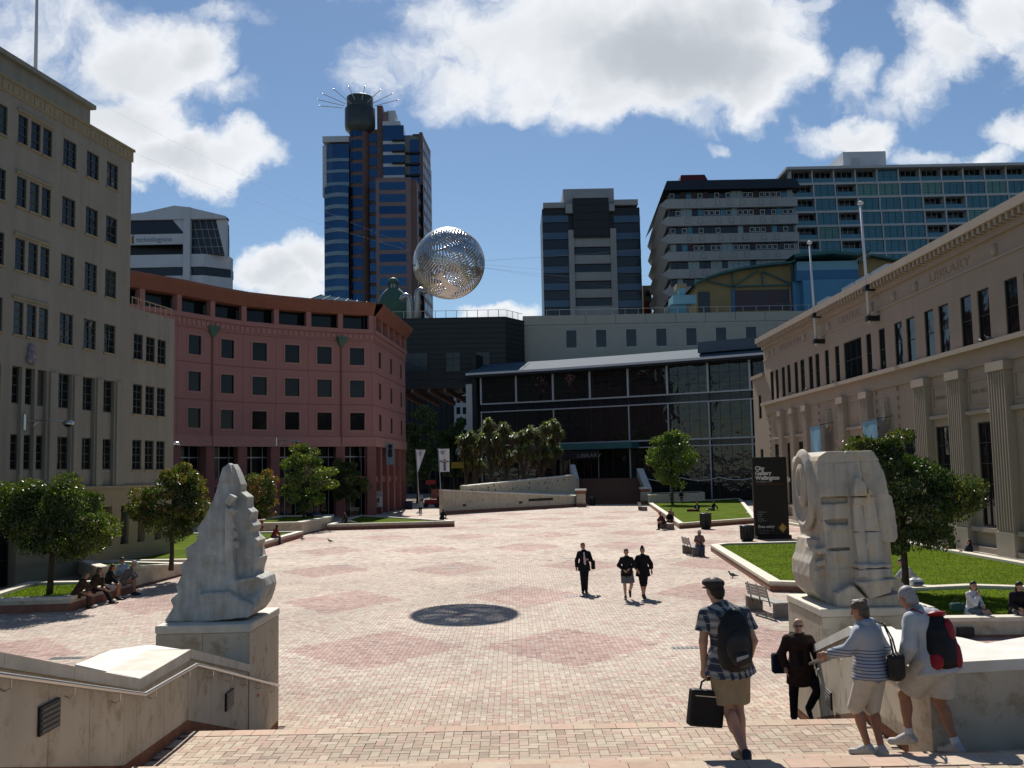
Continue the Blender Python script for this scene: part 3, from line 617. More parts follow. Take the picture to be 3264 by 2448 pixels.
for z0, z1 in rowsz[:4]:
    for a, b in sing+trip+lefts: holes.append((a+O, b+O, z0, z1)); wins.append((a, b, z0, z1, .15))
for a, b in sing+trip+lefts:
    holes.append((a+O, b+O, 4.15, 9.38))
    for z0, z1 in rowsz[4:]: wins.append((a, b, z0, z1, .28))
for z0, z1 in ((10.72,12.08),(7.83,9.41),(4.92,6.49)):
    for a, b in wing: holes.append((a+O, b+O, z0, z1)); wins.append((a, b, z0, z1, .15))
gfl = [(-4.2,-3.1,0.0,3.25),(-1.3,-.45,.9,3.1),(.6,1.35,.9,3.1),(3.3,4.1,.9,3.1),(4.9,5.65,.9,3.1),(6.5,7.2,.9,3.1),(8.2,8.9,.9,3.1),(-7.2,-6.2,.9,3.1)]
m = F_.mb(); F_.wall(m, 0, O+5.6, 3.95, 21.76, [h for h in holes if h[0] < O+5.6 and h[3] < 21], .16)
F_.wall(m, O+5.6, O+10.3, 3.95, 13.4, [h for h in holes if h[0] > O+5.6], .16)
m.build('wall', [m_cream], cb)
for a, b in sing+trip+lefts:
    m = F_.mb(); F_.wall(m, a+O-.001, b+O+.001, 4.14, 9.39, [(a+O, b+O, *rowsz[4]), (a+O, b+O, *rowsz[5])], .13, y=.161)
    m.build('recess_panel', [m_cream], cb)
m = F_.mb(); F_.shell(m, 0, O+5.6, 0, 21.76, 14); F_.shell(m, O+5.6, O+10.3, 0, 13.4, 14); m.build('side_wall', [m_cream], cb)
m = F_.mb(); F_.wall(m, 0, O+10.3, 0, 4.0, [(a+O, b+O, c, d) for a, b, c, d in gfl], .45, y=-.10, back=False); 
F_.band(m, 0, O+10.3, -.16, 0, 4.0, 4.12); m.build('plinth_wall', [m_cream2], cb)
for z in (.75, 1.3, 1.85, 2.4, 2.95, 3.5):
    m = F_.mb(); segs = sorted([(a+O, b+O) for a, b, c, d in gfl if c < z < d]); x = 0
    for a, b in segs + [(O+10.3, 0)]: F_.band(m, x, a, -.118, -.1, z, z+.42); x = b
    tag(m.build('rustication', [m_cream2], cb), kind='stuff')
for a, b, c, d in gfl: window(F_, (a+b)/2+O, c, b-a, d-c, .35, m_frame_d, m_glass_d, 2, 3, .06)
for i, (a, b, z0, z1, dp) in enumerate(wins):
    o = window(F_, (a+b)/2+O, z0, b-a, z1-z0, dp-.02, m_frame_g, m_glass_d, 1 if b-a < .8 else 2, 4 if z1-z0 > 1.4 else 3, .05)
sm = {}
for a, b, z0, z1, dp in wins:
    if dp > .2: continue
    w = round(b-a, 2)
    if w not in sm: q = MB(); q.box(-w/2-.06, w/2+.06, -.07, .02, -.08, 0); sm[w] = q.mesh('sill', [m_cream2])
    link('sill', sm[w], cb, F_.mat((a+b)/2+O, 0, z0))
for z0, z1 in rowsz[:4]:
    q = F_.mb(); F_.band(q, O-3.62, O-1.06, -.08, 0, z1+.10, z1+.2); q.build('head_moulding', [m_cream2], cb)
for a in (-.95, .85, 2.72, 4.45):
    q = F_.mb(); F_.band(q, O+a, O+a+.5, -.09, 0, 4.12, 9.35); q.build('pilaster', [m_cream], cb)
q = F_.mb(); F_.band(q, 0, O+5.68, -.05, 0, 21.12, 21.68); F_.band(q, 0, O+5.75, -.12, .3, 21.68, 21.8); q.build('parapet', [m_cream2], cb)
x = O-9
while x < O+5.3:
    q = F_.mb(); F_.band(q, x, x+.34, -.075, -.05, 21.2, 21.6); F_.band(q, x+.4, x+.56, -.07, -.05, 21.25, 21.5); q.build('frieze_block', [m_cream2], cb); x += .72
m = F_.mb(); m.tf = F_.map; 
for (a, b, c, d, e, f) in ((-4, O+4.9, 2.0, 10, 21.7, 23.9),): F_.band(m, 0, b, c, d, e, f)
F_.band(m, 0, O+5.05, 1.75, 10, 23.9, 24.12); m.build('attic', [m_cream], cb)
q = F_.mb(); F_.band(q, O+5.9, O+10.1, .05, .08, 13.95, 14.0)
for i in range(8): F_.band(q, O+5.95+i*.58, O+5.99+i*.58, .05, .08, 13.4, 13.95)
q.build('roof_railing', [m_cream2], cb)
q = F_.mb(); 
for (dx, dz, r) in ((0,0,.26),(0,.32,.2),(.1,-.25,.22),(-.12,-.2,.2)):
    q.tf = None; c = F_.map(O-2.35+dx, -.05, 9.95+dz); q.lathe([(0.01, c[2]-r), (r*.7, c[2]-r*.6), (r, c[2]), (r*.7, c[2]+r*.6), (.01, c[2]+r)], (c[0], c[1]), 8)
q.build('coat_of_arms', [M('carved_arms', (.20,.19,.22), .6, .4, 9)], cb)
# street lights fixed to the building fronts: bracket arm and round head
def wall_lamp(name, p, label, L=2.6, d=(1,0), s=1.0):
    t = thing(name, p, label, 'wall lamp', group=None); a = math.atan2(d[1], d[0]); t.rotation_euler = (0, 0, a); q = MB()
    q.box(-.05,.05,-.1,.1,-.5*s,.35*s); q.build('mounting_plate', [m_steel], t)
    q = MB(); q.tube([(0,0,0),(L*.6,0,.03),(L*.9,0,-.02),(L,0,-.12)], .035*s, 8); q.tube([(0,0,-.35*s),(.35*s,0,-.3*s),(.7*s,0,0)], .02*s, 6); q.build('arm', [m_steel], t, smooth=True)
    q = MB(); q.lathe([(.02,.02),(.14,0),(.24,-.10),(.25,-.16),(.2,-.2),(.01,-.22)], (L,0), 14); q.build('lamp_head', [m_steel], t, smooth=True)
    q = MB(); q.lathe([(.19,-.2),(.16,-.27),(.01,-.30)], (L,0), 12); q.build('lens', [m_glass_d], t, smooth=True); return t
p = F_.map(O-2.6, -.05, 6.95); wall_lamp('wall_lamp', (p[0]-20.8, p[1]+45.8, 7.05), 'round headed lamp on a long arm on the cream building', 1.75, (math.cos(az), -math.sin(az)+.35), .8)
t = wall_lamp('wall_lamp', (-36.3+14.6, 67.2-8, 6.6), 'small round headed lamp in front of the pink building left bay', 1.6, (1, .15), .7)
x, y, z = aY(880, 1405, 100); wall_lamp('wall_lamp', (x, y+.4, z), 'lamp bracket on the pink building above its arcade', 2.2, (1,-.2), 1.0)
x, y, z = aY(540, 1378, 57.5); t = thing('floodlight', (x, y-.4, z), 'dark floodlight at the corner of the cream building wing', 'floodlight'); q = MB(); q.lathe([(.02,.12),(.22,.06),(.26,-.08),(.2,-.14),(.01,-.15)], (0,0), 12); q.build('housing', [m_dark], t, smooth=True); q = MB(); q.tube([(-.6,.3,.25),(-.1,0,.2),(0,0,.1)], .03, 6); q.build('bracket', [m_dark], t)
x, y, z = aY(112, 262, 47.6)
t = thing('flagpole', (x, y, 21.6), 'white flagpole on the cream building roof, running out of the top', 'flagpole'); q = MB(); q.tube([(0,0,0),(0,0,9)], [.10,.07], 10); q.build('pole', [m_white2], t, smooth=True); q = MB(); q.lathe([(.16,0),(.16,.25),(.11,.3)], (0,0), 10); q.build('base', [m_white2], t)
x, y, z = aY(231, 300, 52.2); t = thing('aerial', (x, y, 23.9), 'thin television aerial on the cream building roof', 'aerial'); q = MB(); q.tube([(0,0,0),(0,0,1.3)], .02, 6); q.build('mast', [m_dark], t); q = MB(); q.bar((-.1,0,.55),(.85,0,.6),.02); 
for i in range(5): q.bar((.1+i*.17,-.2,.57+i*.01),(.1+i*.17,.2,.57+i*.01),.012)
q.build('boom', [m_dark], t); q = MB(); q.lathe([(.01,1.1),(.09,1.15),(.09,1.35),(.01,1.4)], (0,0), 8); q.build('receiver', [m_dark], t)
# ================================================================ pink curved office building
PB = [(-37.0,88.4),(-34.5,91.9),(-32.2,95.3),(-30.1,99.1),(-27.8,102.4),(-25.0,104.8),(-22.0,107.0),(-18.85,108.8),(-15.4,110.35)]
pb = thing('office_building', (*PB[0], 0), 'salmon pink curved office building with square windows', 'building')
Fp = Fac(pb, PB); prow = [(9.35,11.25),(12.95,14.85),(16.55,18.45)]
cent = [(Fp.cum[i]+Fp.cum[i+1])/2 for i in range(8)]
sidept = [(-15.4,110.35),(-14.0,130.0)]; Fs = Fac(pb, sidept); scent = [3.4, 10.1, 16.7]; ex = [(-14.0,130),(-12,131)]
holes = [(c-.82, c+.82, a, b) for c in cent for a, b in prow]; hs = [(c-.7, c+.7, a, b) for c in scent for a, b in prow]
m = Fp.mb(); Fp.wall(m, 0, Fp.L, 7.6, 20.5, holes, .16); m.tf = Fs.map; Fs.wall(m, 0, Fs.L, 7.6, 20.5, hs, .16)
m.tf = None; m.build('wall', [m_pink], pb)
for f, cs, w in ((Fp, cent, 1.64), (Fs, scent, 1.4)):
    for c in cs:
        for a, b in prow:
            window(f, c, a, w, b-a, .15, m_frame_d, m_glass_d, 1, 1, .05)
            key = ('surround', w)
            if key not in WC:
                q = MB(); h = b-a; e = .17
                q.box(-w/2-e, w/2+e, -.05, -.001, -e, -.001); q.box(-w/2-e, w/2+e, -.05, -.001, h, h+e); q.box(-w/2-e, -w/2, -.05, -.001, 0, h); q.box(w/2, w/2+e, -.05, -.001, 0, h); WC[key] = q.mesh('surround', [m_pinkl])
            link('surround', WC[key], pb, f.mat(c, 0, a))
for f, L0 in ((Fp, Fp.L), (Fs, Fs.L)):
    for z in (12.1, 15.75):
        q = f.mb(); f.band(q, 0, L0, -.03, 0, z, z+.07); q.build('string_course', [m_pinkd], pb)
    q = f.mb(); f.band(q, 0, L0, -.14, 0, 7.55, 8.6); q.build('base_band', [m_pinkl], pb)
    q = f.mb(); f.band(q, 0, L0, -.16, 0, 19.2, 19.32); f.band(q, 0, L0, -.08, 0, 19.32, 20.1); f.band(q, 0, L0, -.28, .5, 20.1, 20.56); q.build('cornice', [m_pink], pb)
    q = f.mb(); x = .2
    while x < L0-.3:
        f.band(q, x, x+.34, -.16, -.08, 19.5, 19.95); x += .62
    tag(q.build('scallop_ornament', [m_pinkl], pb), kind='stuff')
    q = f.mb(); f.band(q, 0, L0, 1.0, 1.1, 20.5, 22.2); q.build('gallery_glazing', [m_glass_d], pb)
    q = f.mb(); xs = f.ss(0, L0)
    for a, b in zip(xs, xs[1:]):
        q.quad((a,-.25,22.15),(b,-.25,22.15),(b,-1.1,23.25),(a,-1.1,23.25)); q.quad((a,-1.1,23.25),(b,-1.1,23.25),(b,-1.1,23.5),(a,-1.1,23.5)); q.quad((a,-1.1,23.5),(b,-1.1,23.5),(b,4,23.6),(a,4,23.6)); q.quad((b,-.25,22.15),(a,-.25,22.15),(a,1.1,22.15),(b,1.1,22.15))
    q.build('eave', [m_eave], pb)
    n = len(cent) if f is Fp else 5
    for i in range(n+1):
        x = f.cum[i] if f is Fp else L0*i/n; x = min(max(x, .3), L0-.3); q = MB(); q.box(-.28,.28,-.2,.5,20.56,22.15); link('gallery_pier', q.mesh('gallery_pier', [m_pink]), pb, f.mat(x, 0, 0))
        q = MB(); q.box(-.5,.5,0,1.1,0,7.56); link('arcade_column', q.mesh('arcade_column', [m_pinkd]), pb, f.mat(x if f is Fp else min(max(x,.55),L0-.55), 0, 0))
    q = f.mb(); f.band(q, .0, L0, 1.6, 1.7, 0, 7.6); q.build('arcade_glazing', [m_glass_d], pb)
    q = f.mb(); x = .5
    while x < L0: f.band(q, x, x+.07, 1.55, 1.6, 0, 7.56); x += 1.2
    for z in (3.5, 6.4): f.band(q, 0, L0, 1.54, 1.6, z, z+.12)
    tag(q.build('shopfront_frame', [m_post], pb), kind='stuff')
    q = f.mb(); f.band(q, 0, L0, .3, .8, 3.6, 4.3); q.build('mid_beam', [m_pinkd], pb)
q = MB(); q.prism([(x-PB[0][0], y-PB[0][1]) for x, y in [(a-.55, b+1.1) for a, b in PB[:-1]] + [(-16.3,111.4),(-15.1,129.5),(-30,132),(-48,104)]], 7.62, 20.4); q.build('body', [m_dark], pb)
q = MB(); q.prism([Fp.map(c_, 1.5, 0)[:2] for c_ in Fp.cum[:-1]] + [(x-PB[0][0], y-PB[0][1]) for x, y in [(-17.0,111.6),(-15.9,129),(-30,130),(-46,104)]], 20.4, 23.4); q.build('roof_core', [m_dark], pb)
x0, y0 = PB[0]
for s, w_ in ((Fp.cum[3]+.1, .5), (Fp.cum[7]+.1, .5)):
    t = thing('downpipe', (*[a+b for a, b in zip(Fp.map(s, -.12, 0)[:2], PB[0])], 0), 'green rainwater hopper and pipe on the pink building, ' + ('left of the two' if s < 16 else 'right of the two'), 'downpipe'); t.rotation_euler.z = math.atan2(Fp.p[5].y-Fp.p[4].y, Fp.p[5].x-Fp.p[4].x)
    q = MB(); q.tube([(0,0,7.6),(0,0,18.7)], .07, 8); q.build('pipe', [m_pinkd], t); q = MB(); q.prism([(-.55,-.35),(.55,-.35),(.55,.1),(-.55,.1)], 19.2, 19.6); q.add([(-.55,-.35,19.2),(.55,-.35,19.2),(.55,.1,19.2),(-.55,.1,19.2),(-.12,-.1,18.5),(.12,-.1,18.5),(.12,.1,18.5),(-.12,.1,18.5)], [(4,5,1,0),(5,6,2,1),(6,7,3,2),(7,4,0,3)]); q.build('hopper', [m_copper], t)
q = MB(); c0 = aY(1000, 985, 118); 
t = thing('roof_skylight', (0, 122, 23.5), 'pale blue glass roof rising behind the pink building eave', 'skylight'); A_ = [aY(972,960,120), aY(1025,940,124), aY(1198,968,122), aY(1205,985,118), aY(968,968,118)]
q.add([(p[0], p[1]-122, p[2]-23.5) for p in A_] + [(p[0], p[1]-122+6, -1) for p in A_], [(0,1,2,3,4),(5,6,1,0),(6,7,2,1),(7,8,3,2)]); q.build('glass_roof', [glassmat('pale_roof_glass', (.06,.11,.15), .9, spec=.0)], t)
for i in range(6):
    u = i/6; a = Vector(A_[0]).lerp(Vector(A_[3]), u); b = Vector(A_[1]).lerp(Vector(A_[2]), u); q = MB(); q.bar((a.x, a.y-122, a.z-23.5+.05), (b.x, b.y-122, b.z-23.5+.05), .1); q.build('glazing_bar', [m_roofd], t)
for s_ in Fp.cum[1:-1] + [.05, Fp.L-.25]:
    q = MB(); q.box(-.025,.025,-.006,0,8.6,19.2); link('panel_joint', q.mesh('panel_joint', [m_pinkd]), pb, Fp.mat(s_, 0, 0))
# hanging sign on the pink building side
x, y, z = aY(1275, 1447, 118); t = thing('hanging_sign', (-14.72, 116, z), 'tall pale blue sign with dark round symbols beside the walkway', 'sign', rz=R_(0)); q = MB(); q.box(-.05,.85,-.06,.06,-1.25,1.25); q.build('board', [M('sign_blue_grey', (.16,.25,.31), .5, .05)], t)
for zz_, h in ((.85,.28),(.1,.55)):
    q = MB(); q.tf = lambda a, b, c, zz_=zz_, h=h: (.4+a, -.075, zz_+c); ring = [(math.cos(k*math.pi/9)*.27, 0, math.sin(k*math.pi/9)*.27 + (h-.28)*(1 if math.sin(k*math.pi/9) > 0 else -1)) for k in range(18)]; q.add(ring, [tuple(range(17,-1,-1))]); q.build('symbol', [m_dark], t)
# ================================================================ dark bridge building
k_ = 1.13
bb = thing('bridge_building', (-10, 158, 0), 'black louvred building spanning the gap between pink building and library', 'building'); L = bb.location
def sc(p, k=k_): return (p[0]*k, p[1]*k, EYE+(p[2]-EYE)*k)
fb = Fac(bb, [(-19.2,158),(-.9,158),(2.2,163)]); zt_, zb_ = 29.3, 18.3
m = fb.mb(); fb.wall(m, 0, fb.L, zb_, zt_, [], .2); fb.shell(m, 0, fb.L, zb_, zt_, 16); fb.band(m, 0, fb.L, -.1, 15, zb_-.4, zb_); m.build('wall', [m_black], bb)
for i in range(13):
    q = fb.mb(); z = zb_+1.0+i*.82; fb.band(q, .0, fb.L, -.12, 0, z, z+.07); q.build('louvre', [m_roofd], bb)
for i, s in enumerate((3.2, 9.8, 14.5)): window(fb, s, zb_+2.2, 2.4 if i else 5.2, 3.2, .1, m_frame_d, m_glass_k, 2, 3, .1, y=-.25)
for i in range(7):
    q = MB(); x = -8.5+i*2.6; q.bar((x, 0, zb_-.5), (x+3.6, 9, zb_-2.2), .35, .8); q.build('soffit_beam', [m_brown], bb)
q = fb.mb(); fb.band(q, .2, fb.L-.2, .1, .16, zt_+1.1, zt_+1.16)
for i in range(14): fb.band(q, .3+i*1.7, .38+i*1.7, .1, .16, zt_, zt_+1.1)
q.build('roof_railing', [m_post], bb)
# ================================================================ library glass front
LIBP = [(p[0]*1.15, p[1]*1.15) for p in ((-4.23,134.3),(5.37,130.5),(14.22,126),(23.65,120.8),(29.86,117),(37,112))]
lb = thing('library', (*LIBP[0], 0), 'long curved glass library front with white posts and pale metal roof edge', 'building')
fl = Fac(lb, LIBP); ze, z1_, z2_, z3_, z4_ = 19.6, 15.0, 13.75, 8.55, 7.6; nb = 9; bw = fl.L/nb
m = fl.mb(); fl.wall(m, 0, fl.L, 0, ze, [], .2, y=1.2); fl.shell(m, 0, fl.L, 0, ze, 22); m.build('inner_wall', [m_dark], lb)
for (za, zb) in ((z1_, ze-.5), (z2_+.0, z1_), (z3_, z2_), (z4_, z3_), (3.4, z4_), (.3, 3.4)):
    gm = m_glass_k if zb-za < 1.6 else glassmat('library_glass', (.012,.014,.015), .03, spec=.6, wav=.035)
    for i in range(nb):
        if za < 7 and 1.7 < i < 3.6: continue
        window(fl, bw*(i+.5), za, bw-.02, zb-za, .1, m_frame_d, gm, 4, 1 if zb-za < 1.6 else (3 if za > 14 else 2), .05, name='window')
for z, w_ in ((z1_, .2), (z2_, .16), (z3_, .2), (z4_, .14)):
    q = fl.mb(); fl.band(q, 0, fl.L, -.35, .05, z-w_/2, z+w_/2); q.build('ledge', [m_post], lb)
for i in range(nb+1):
    x = min(max(bw*i, .15), fl.L-.15); q = MB(); q.box(-.13,.13,-.4,-.12,z1_,ze-.45); link('post', q.mesh('post', [m_post]), lb, fl.mat(x, 0, 0))
    if i % 2 == 0 or i > 4: q = MB(); q.box(-.08,.08,-.35,-.12,0.3,z2_); link('post', q.mesh('post', [m_post]), lb, fl.mat(x, 0, 0))
q = fl.mb(); fl.band(q, -1.2, fl.L, -2.4, 3, ze-.5, ze-.18); q.build('soffit', [m_roofd], lb)
q = fl.mb(); fl.band(q, -1.4, fl.L, -2.6, 0, ze-.2, ze+.12); q.build('gutter', [m_white2], lb)
q = fl.mb(); xs = [-1.3]+fl.ss(0, fl.L)
for a, b in zip(xs, xs[1:]): q.quad((a,-2.55,ze+.12),(b,-2.55,ze+.12),(b,2.5,ze+1.9),(a,2.5,ze+1.9)); q.quad((a,2.5,ze+1.9),(b,2.5,ze+1.9),(b,20,ze+1.9),(a,20,ze+1.9))
fl.band(q, fl.L-19, fl.L, -1.3, 8, ze+.9, ze+2.4); q.build('roof', [m_fascia], lb)
q = fl.mb(); fl.band(q, -1.3, -.5, -.6, 2.0, 0, ze+3.2); fl.band(q, -2.4, -1.5, .2, 1.0, 0, 17.2); q.build('end_pier', [m_black], lb)
q = MB(); q.box(-.5,.5,-.8,0,6.5,18.2); link('end_panel', q.mesh('end_panel', [m_ltgrey]), lb, fl.mat(-1.7, 0, 0))
q = fl.mb(); fl.band(q, 7.8, fl.L*.47, -3.2, 0, z4_-.1, z3_-.15); q.build('entrance_canopy', [m_teal], lb)
q = fl.mb(); fl.band(q, 8.2, fl.L*.46, .5, .6, 3.3, z4_-.1); q.build('entrance_glazing', [m_glass_d], lb)
for i in range(12):
    q = fl.mb(); x = 8.4+i*1.15; fl.band(q, x, x+.1, .42, .5, 3.3, z4_-.1); q.build('door_frame', [m_post if i % 4 == 1 else m_frame_d], lb)
text(lb, 'lettering', 'LIBRARY', .75, M('dull_letters', (.22,.21,.2), .4, 0), fl.mat(16.9, -3.26, 6.35), depth=.04, sx=1.35)
q = fl.mb(); fl.band(q, 11.5, 20.0, -3.2, -3.1, 6.1, 7.3); q.build('sign_beam', [m_black], lb)
# stairs to the library
ls = MB(); ax, ay = gp(1885,1606); bx, by = gp(2043,1603)
for i in range(20):
    e = i*.36; ls.prism([(8.6+i*.02, 131.2+e), (17.4-i*.02, 131.2+e-1.2), (17.6, 150), (8.6, 152)], i*.16-.05 if i else -.05, (i+1)*.165)
struct(ls, 'library_stairs', [M('dark_brick_steps', (.13,.07,.05), .85, .25, 4)])
def tower_pier(px0, px1, pyb, pyt, label):
    x0, y0 = gp(px0, pyb); x1, _ = gp(px1, pyb); z = aY((px0+px1)/2, pyt, y0)[2]; w = (x1-x0)/2; t = thing('gate_pier', ((x0+x1)/2, y0+w, 0), label, 'pier')
    q = MB(); q.box(-w*.86,w*.86,-w*.86,w*.86,0,z*.72); q.build('shaft', [m_stone], t); q = MB(); q.box(-w,w,-w,w,0,.4); q.build('brick_base', [m_redb], t); q = MB(); q.box(-w*.95,w*.95,-w*.95,w*.95,z*.72,z*.9); q.build('brick_band', [m_redb], t); q = MB(); q.box(-w*1.05,w*1.05,-w*1.05,w*1.05,z*.9,z); q.build('cap', [m_white], t)
tower_pier(1836, 1871, 1616, 1559, 'brick banded stone pier left of the library stairs'); tower_pier(2043, 2076, 1607, 1553, 'brick banded stone pier right of the library stairs')
t = thing('stair_balustrade', (17.5, 131, 0), 'white topped sloping balustrade right of the library stairs', 'balustrade')
q = MB(); q.add([(-.3,.5,1.9),(.6,.5,1.9),(.4,7,4.6),(-.5,7,4.6),(-.3,.5,0),(.6,.5,0),(.4,7,0),(-.5,7,0)], [(0,1,2,3)]); q.build('top', [m_white], t); q = MB(); q.add([(-.3,.5,1.88),(.6,.5,1.88),(.4,7,4.58),(-.5,7,4.58),(-.3,.5,0),(.6,.5,0),(.4,7,0),(-.5,7,0)], [(4,5,1,0),(5,6,2,1),(6,7,3,2),(7,4,0,3)]); q.build('side', [m_stone], t)
t = thing('stair_balustrade', (8.3, 133, 0), 'white topped sloping balustrade left of the library stairs', 'balustrade')
q = MB(); q.add([(-.3,.5,3.4),(.4,.5,3.4),(.2,5,5.3),(-.5,5,5.3)], [(0,1,2,3)]); q.build('top', [m_white], t); q = MB(); q.add([(-.3,.5,3.38),(.4,.5,3.38),(.2,5,5.28),(-.5,5,5.28),(-.3,.5,0),(.4,.5,0),(.2,5,0),(-.5,5,0)], [(4,5,1,0),(5,6,2,1),(6,7,3,2),(7,4,0,3)]); q.build('side', [m_stone], t)
# ramp walls
def long_wall(name, pts, tops, label, th=.6, n=8, sk=.35, copm=None):
    a, b = Vector(pts[0]), Vector(pts[1]); t = thing(name, (a.x, a.y, 0), label, 'wall'); d = (b-a); Lh = d.length; ang = math.atan2(d.y, d.x); t.rotation_euler.z = ang; m = MB()
    m.add([(0,.02,0),(Lh,.02,0),(Lh,th,0),(0,th,0),(0,.02,tops[0]-.15),(Lh,.02,tops[1]-.15),(Lh,th,tops[1]-.15),(0,th,tops[0]-.15)], [(0,1,5,4),(1,2,6,5),(2,3,7,6),(3,0,4,7),(4,5,6,7)]); m.build('core', [m_stone], t)
    m = MB(); m.box(0,Lh,-.01,.02,0,sk); m.build('brick_base', [m_redb], t)
    for i in range(n):
        u, v = i/n, (i+1)/n; z0 = tops[0]+(tops[1]-tops[0])*u; z1 = tops[0]+(tops[1]-tops[0])*v; m = MB(); g_ = .012
        m.extrude_xz([(Lh*u+g_, sk+.005), (Lh*v-g_, sk+.005), (Lh*v-g_, z1-.16), (Lh*u+g_, z0-.16)], 0, .02); m.build('stone_panel', [m_stone], t)
        m = MB(); m.extrude_xz([(Lh*u+g_, z0-.15), (Lh*v-g_, z1-.15), (Lh*v-g_, z1), (Lh*u+g_, z0)], -.08, th+.05); m.build('coping_stone', [copm or m_white], t)
    return t
rt = long_wall('ramp_wall', [(-7.73,108.4),(7.9,124.2)], (2.7,1.35), 'long pale stone ramp wall with a dark name plate, before the library', n=12)
q = MB(); q.box(13.4,17.6,-.05,0,.95,1.25); q.build('name_plate', [m_dark], rt)
for x in (11.8, 2.9): q = MB(); q.box(x,x+.45,-.04,0,.75,1.0); q.build('wall_light', [m_dark], rt)
long_wall('ramp_wall', [(-5.4,113.5),(8.2,131.6)], (3.0,3.95), 'rear ramp wall of pale stone rising to the library stairs', n=9, th=.9)
m = MB(); m.prism([(-7.5,109.4),(-5.3,113.6),(8.3,132.2),(8.1,125)], 0, [2.45,2.45,1.6,1.1]); struct(m, 'ramp', [m_cop])
# ================================================================ cream panel building behind the library
def panel_building():
    y = 165.0; x0 = aY(1666,1007,y)[0]; x1 = aY(2528,989,y)[0]+14; zt = 30.4; t = thing('office_building', (x0, y, 0), 'long cream concrete panel building with one row of windows above the library', 'building'); f = Fac(t, [(x0, y), (x1, y)])
    cs = [aY(1500+c*.4919, 1080, y)[0]-x0 for c in (653,847,1042,1237,1432,1625,1820,2010)]; W_ = 2.0; holes = [(c-W_/2, c+W_/2, 24.8, 28.0) for c in cs] + [(c-W_/2, c+W_/2, 19.0, 22.6) for c in cs]
    m = f.mb(); f.wall(m, 0, f.L, 15, zt-1.6, holes, .3); f.shell(m, 0, f.L, 15, zt-.02, 14); m.build('wall', [m_panelw], t)
    for h in holes: window(f, (h[0]+h[1])/2, h[2], W_, h[3]-h[2], .15, m_ltgrey, m_glass_k, 1, 1, .14)
    xs = [0] + [ (a+b)/2 for a, b in zip(cs, cs[1:]) ] + [f.L]
    for a, b in zip(xs, xs[1:]):
        m = f.mb(); f.band(m, a+.03, b-.03, -.04, .3, zt-1.55, zt); m.build('parapet_panel', [m_panelw], t)
        for z0, z1 in ((28.15, zt-1.62),(22.75,24.65)): m = f.mb(); f.band(m, a+.03, b-.03, -.03, 0, z0, z1); m.build('wall_panel', [m_panelw], t)
    m = f.mb(); f.band(m, 4, f.L, .3, .36, zt+1.0, zt+1.05)
    for i in range(25): f.band(m, 4+i*2.2, 4.05+i*2.2, .3, .36, zt, zt+1)
    m.build('roof_railing', [m_post], t)
panel_building()
# ================================================================ gallery, right
X0 = 21.6
ga = thing('gallery_building', (X0, 89, 0), 'pale stone old library building with fluted pilasters along the right side', 'building')
f = Fac(ga, [(X0, 89.0), (X0, 24.0)])
def S(y): return 89.0 - y
Y1, Y2, Y3 = 84.8, 68.1, 57.0
up = [(82.6,81.85),(81.0,80.35),(79.1,78.4),(77.5,76.8),(75.5,74.8),(73.9,73.1),(71.8,71.05),(70.2,69.5),(68.0,67.4),(65.85,65.2),(64.05,61.0),(59.95,59.3),(57.85,57.1),(55.45,54.55),(53.75,52.8),(51.35,50.4),(49.6,48.65),(47.15,46.2),(45.4,44.45),(42.85,41.9),(41.2,40.3),(38.8,37.8),(37.0,36.0)]
up = [(a+.17+.002*(a-40), b) for a, b in up]
holes = [(S(a), S(b), 9.95, 12.35) for a, b in up]
pil = [(79.8,78.9),(76.5,75.6),(73.05,72.1),(65.1,64.0),(60.8,59.6)] + [(52.65,51.2),(48.55,47.15),(44.3,42.8),(40.0,38.5),(35.7,34.2)]
low = [(78.5,76.9),(75.3,73.5),(71.6,70.3),(82.2,80.4),(63.5,61.3),(50.7,49.0),(46.1,44.35),(41.9,40.4),(37.6,36.0),(54.9,53.0)]
lh = [(S(a+.2), S(b), 1.55, 6.3) for a, b in low]
m = f.mb(); f.wall(m, S(Y1), f.L, .3, 14.6, holes+lh, .16); f.shell(m, S(Y1), f.L, 0, 15.2, 16); m.build('wall', [m_gal], ga)
m = f.mb(); f.wall(m, 0, S(Y1), .3, 12.2, [(S(87.2), S(86.2), 8.65, 10.7), (S(87.2), S(86.2), 1.5, 6.0)], .16); f.shell(m, 0, S(Y1), 0, 12.2, 12); f.band(m, 0, S(Y1), -.2, .3, 12.2, 12.5); m.build('low_wing', [m_gal], ga)
window(f, S(86.7), 8.65, 1.0, 2.05, .15, m_frame_d, m_glass_d, 2, 1); window(f, S(86.7), 1.5, 1.0, 4.5, .15, m_frame_d, m_glass_d, 2, 4)
for a, b, c, d in holes: window(f, (a+b)/2, c, b-a, d-c, .14, m_frame_d, m_glass_d, 1 if b-a < 1.5 else 3, 2, .05)
for a, b, c, d in lh: window(f, (a+b)/2, c, b-a, d-c, .14, m_frame_d, m_glass_d, 3, 5, .06)
def gb(name, s0, s1, y0, y1, z0, z1, mt=m_gal2): q = f.mb(); f.band(q, s0, s1, y0, y1, z0, z1); return q.build(name, [mt], ga)
gb('ledge', S(Y1)-.1, f.L, -.42, 0, 9.63, 9.86); gb('entablature', S(Y1), f.L, -.12, 0, 8.85, 9.63, m_gal); gb('string_course', S(Y1), f.L, -.07, 0, 13.42, 13.52); gb('cornice', S(Y1)-.3, f.L, -.62, .4, 15.0, 15.42); gb('frieze', S(Y1), f.L, -.16, 0, 14.42, 15.0, m_gal)
gb('plinth', S(Y1), f.L, -.3, 0, .3, .62, m_gal)
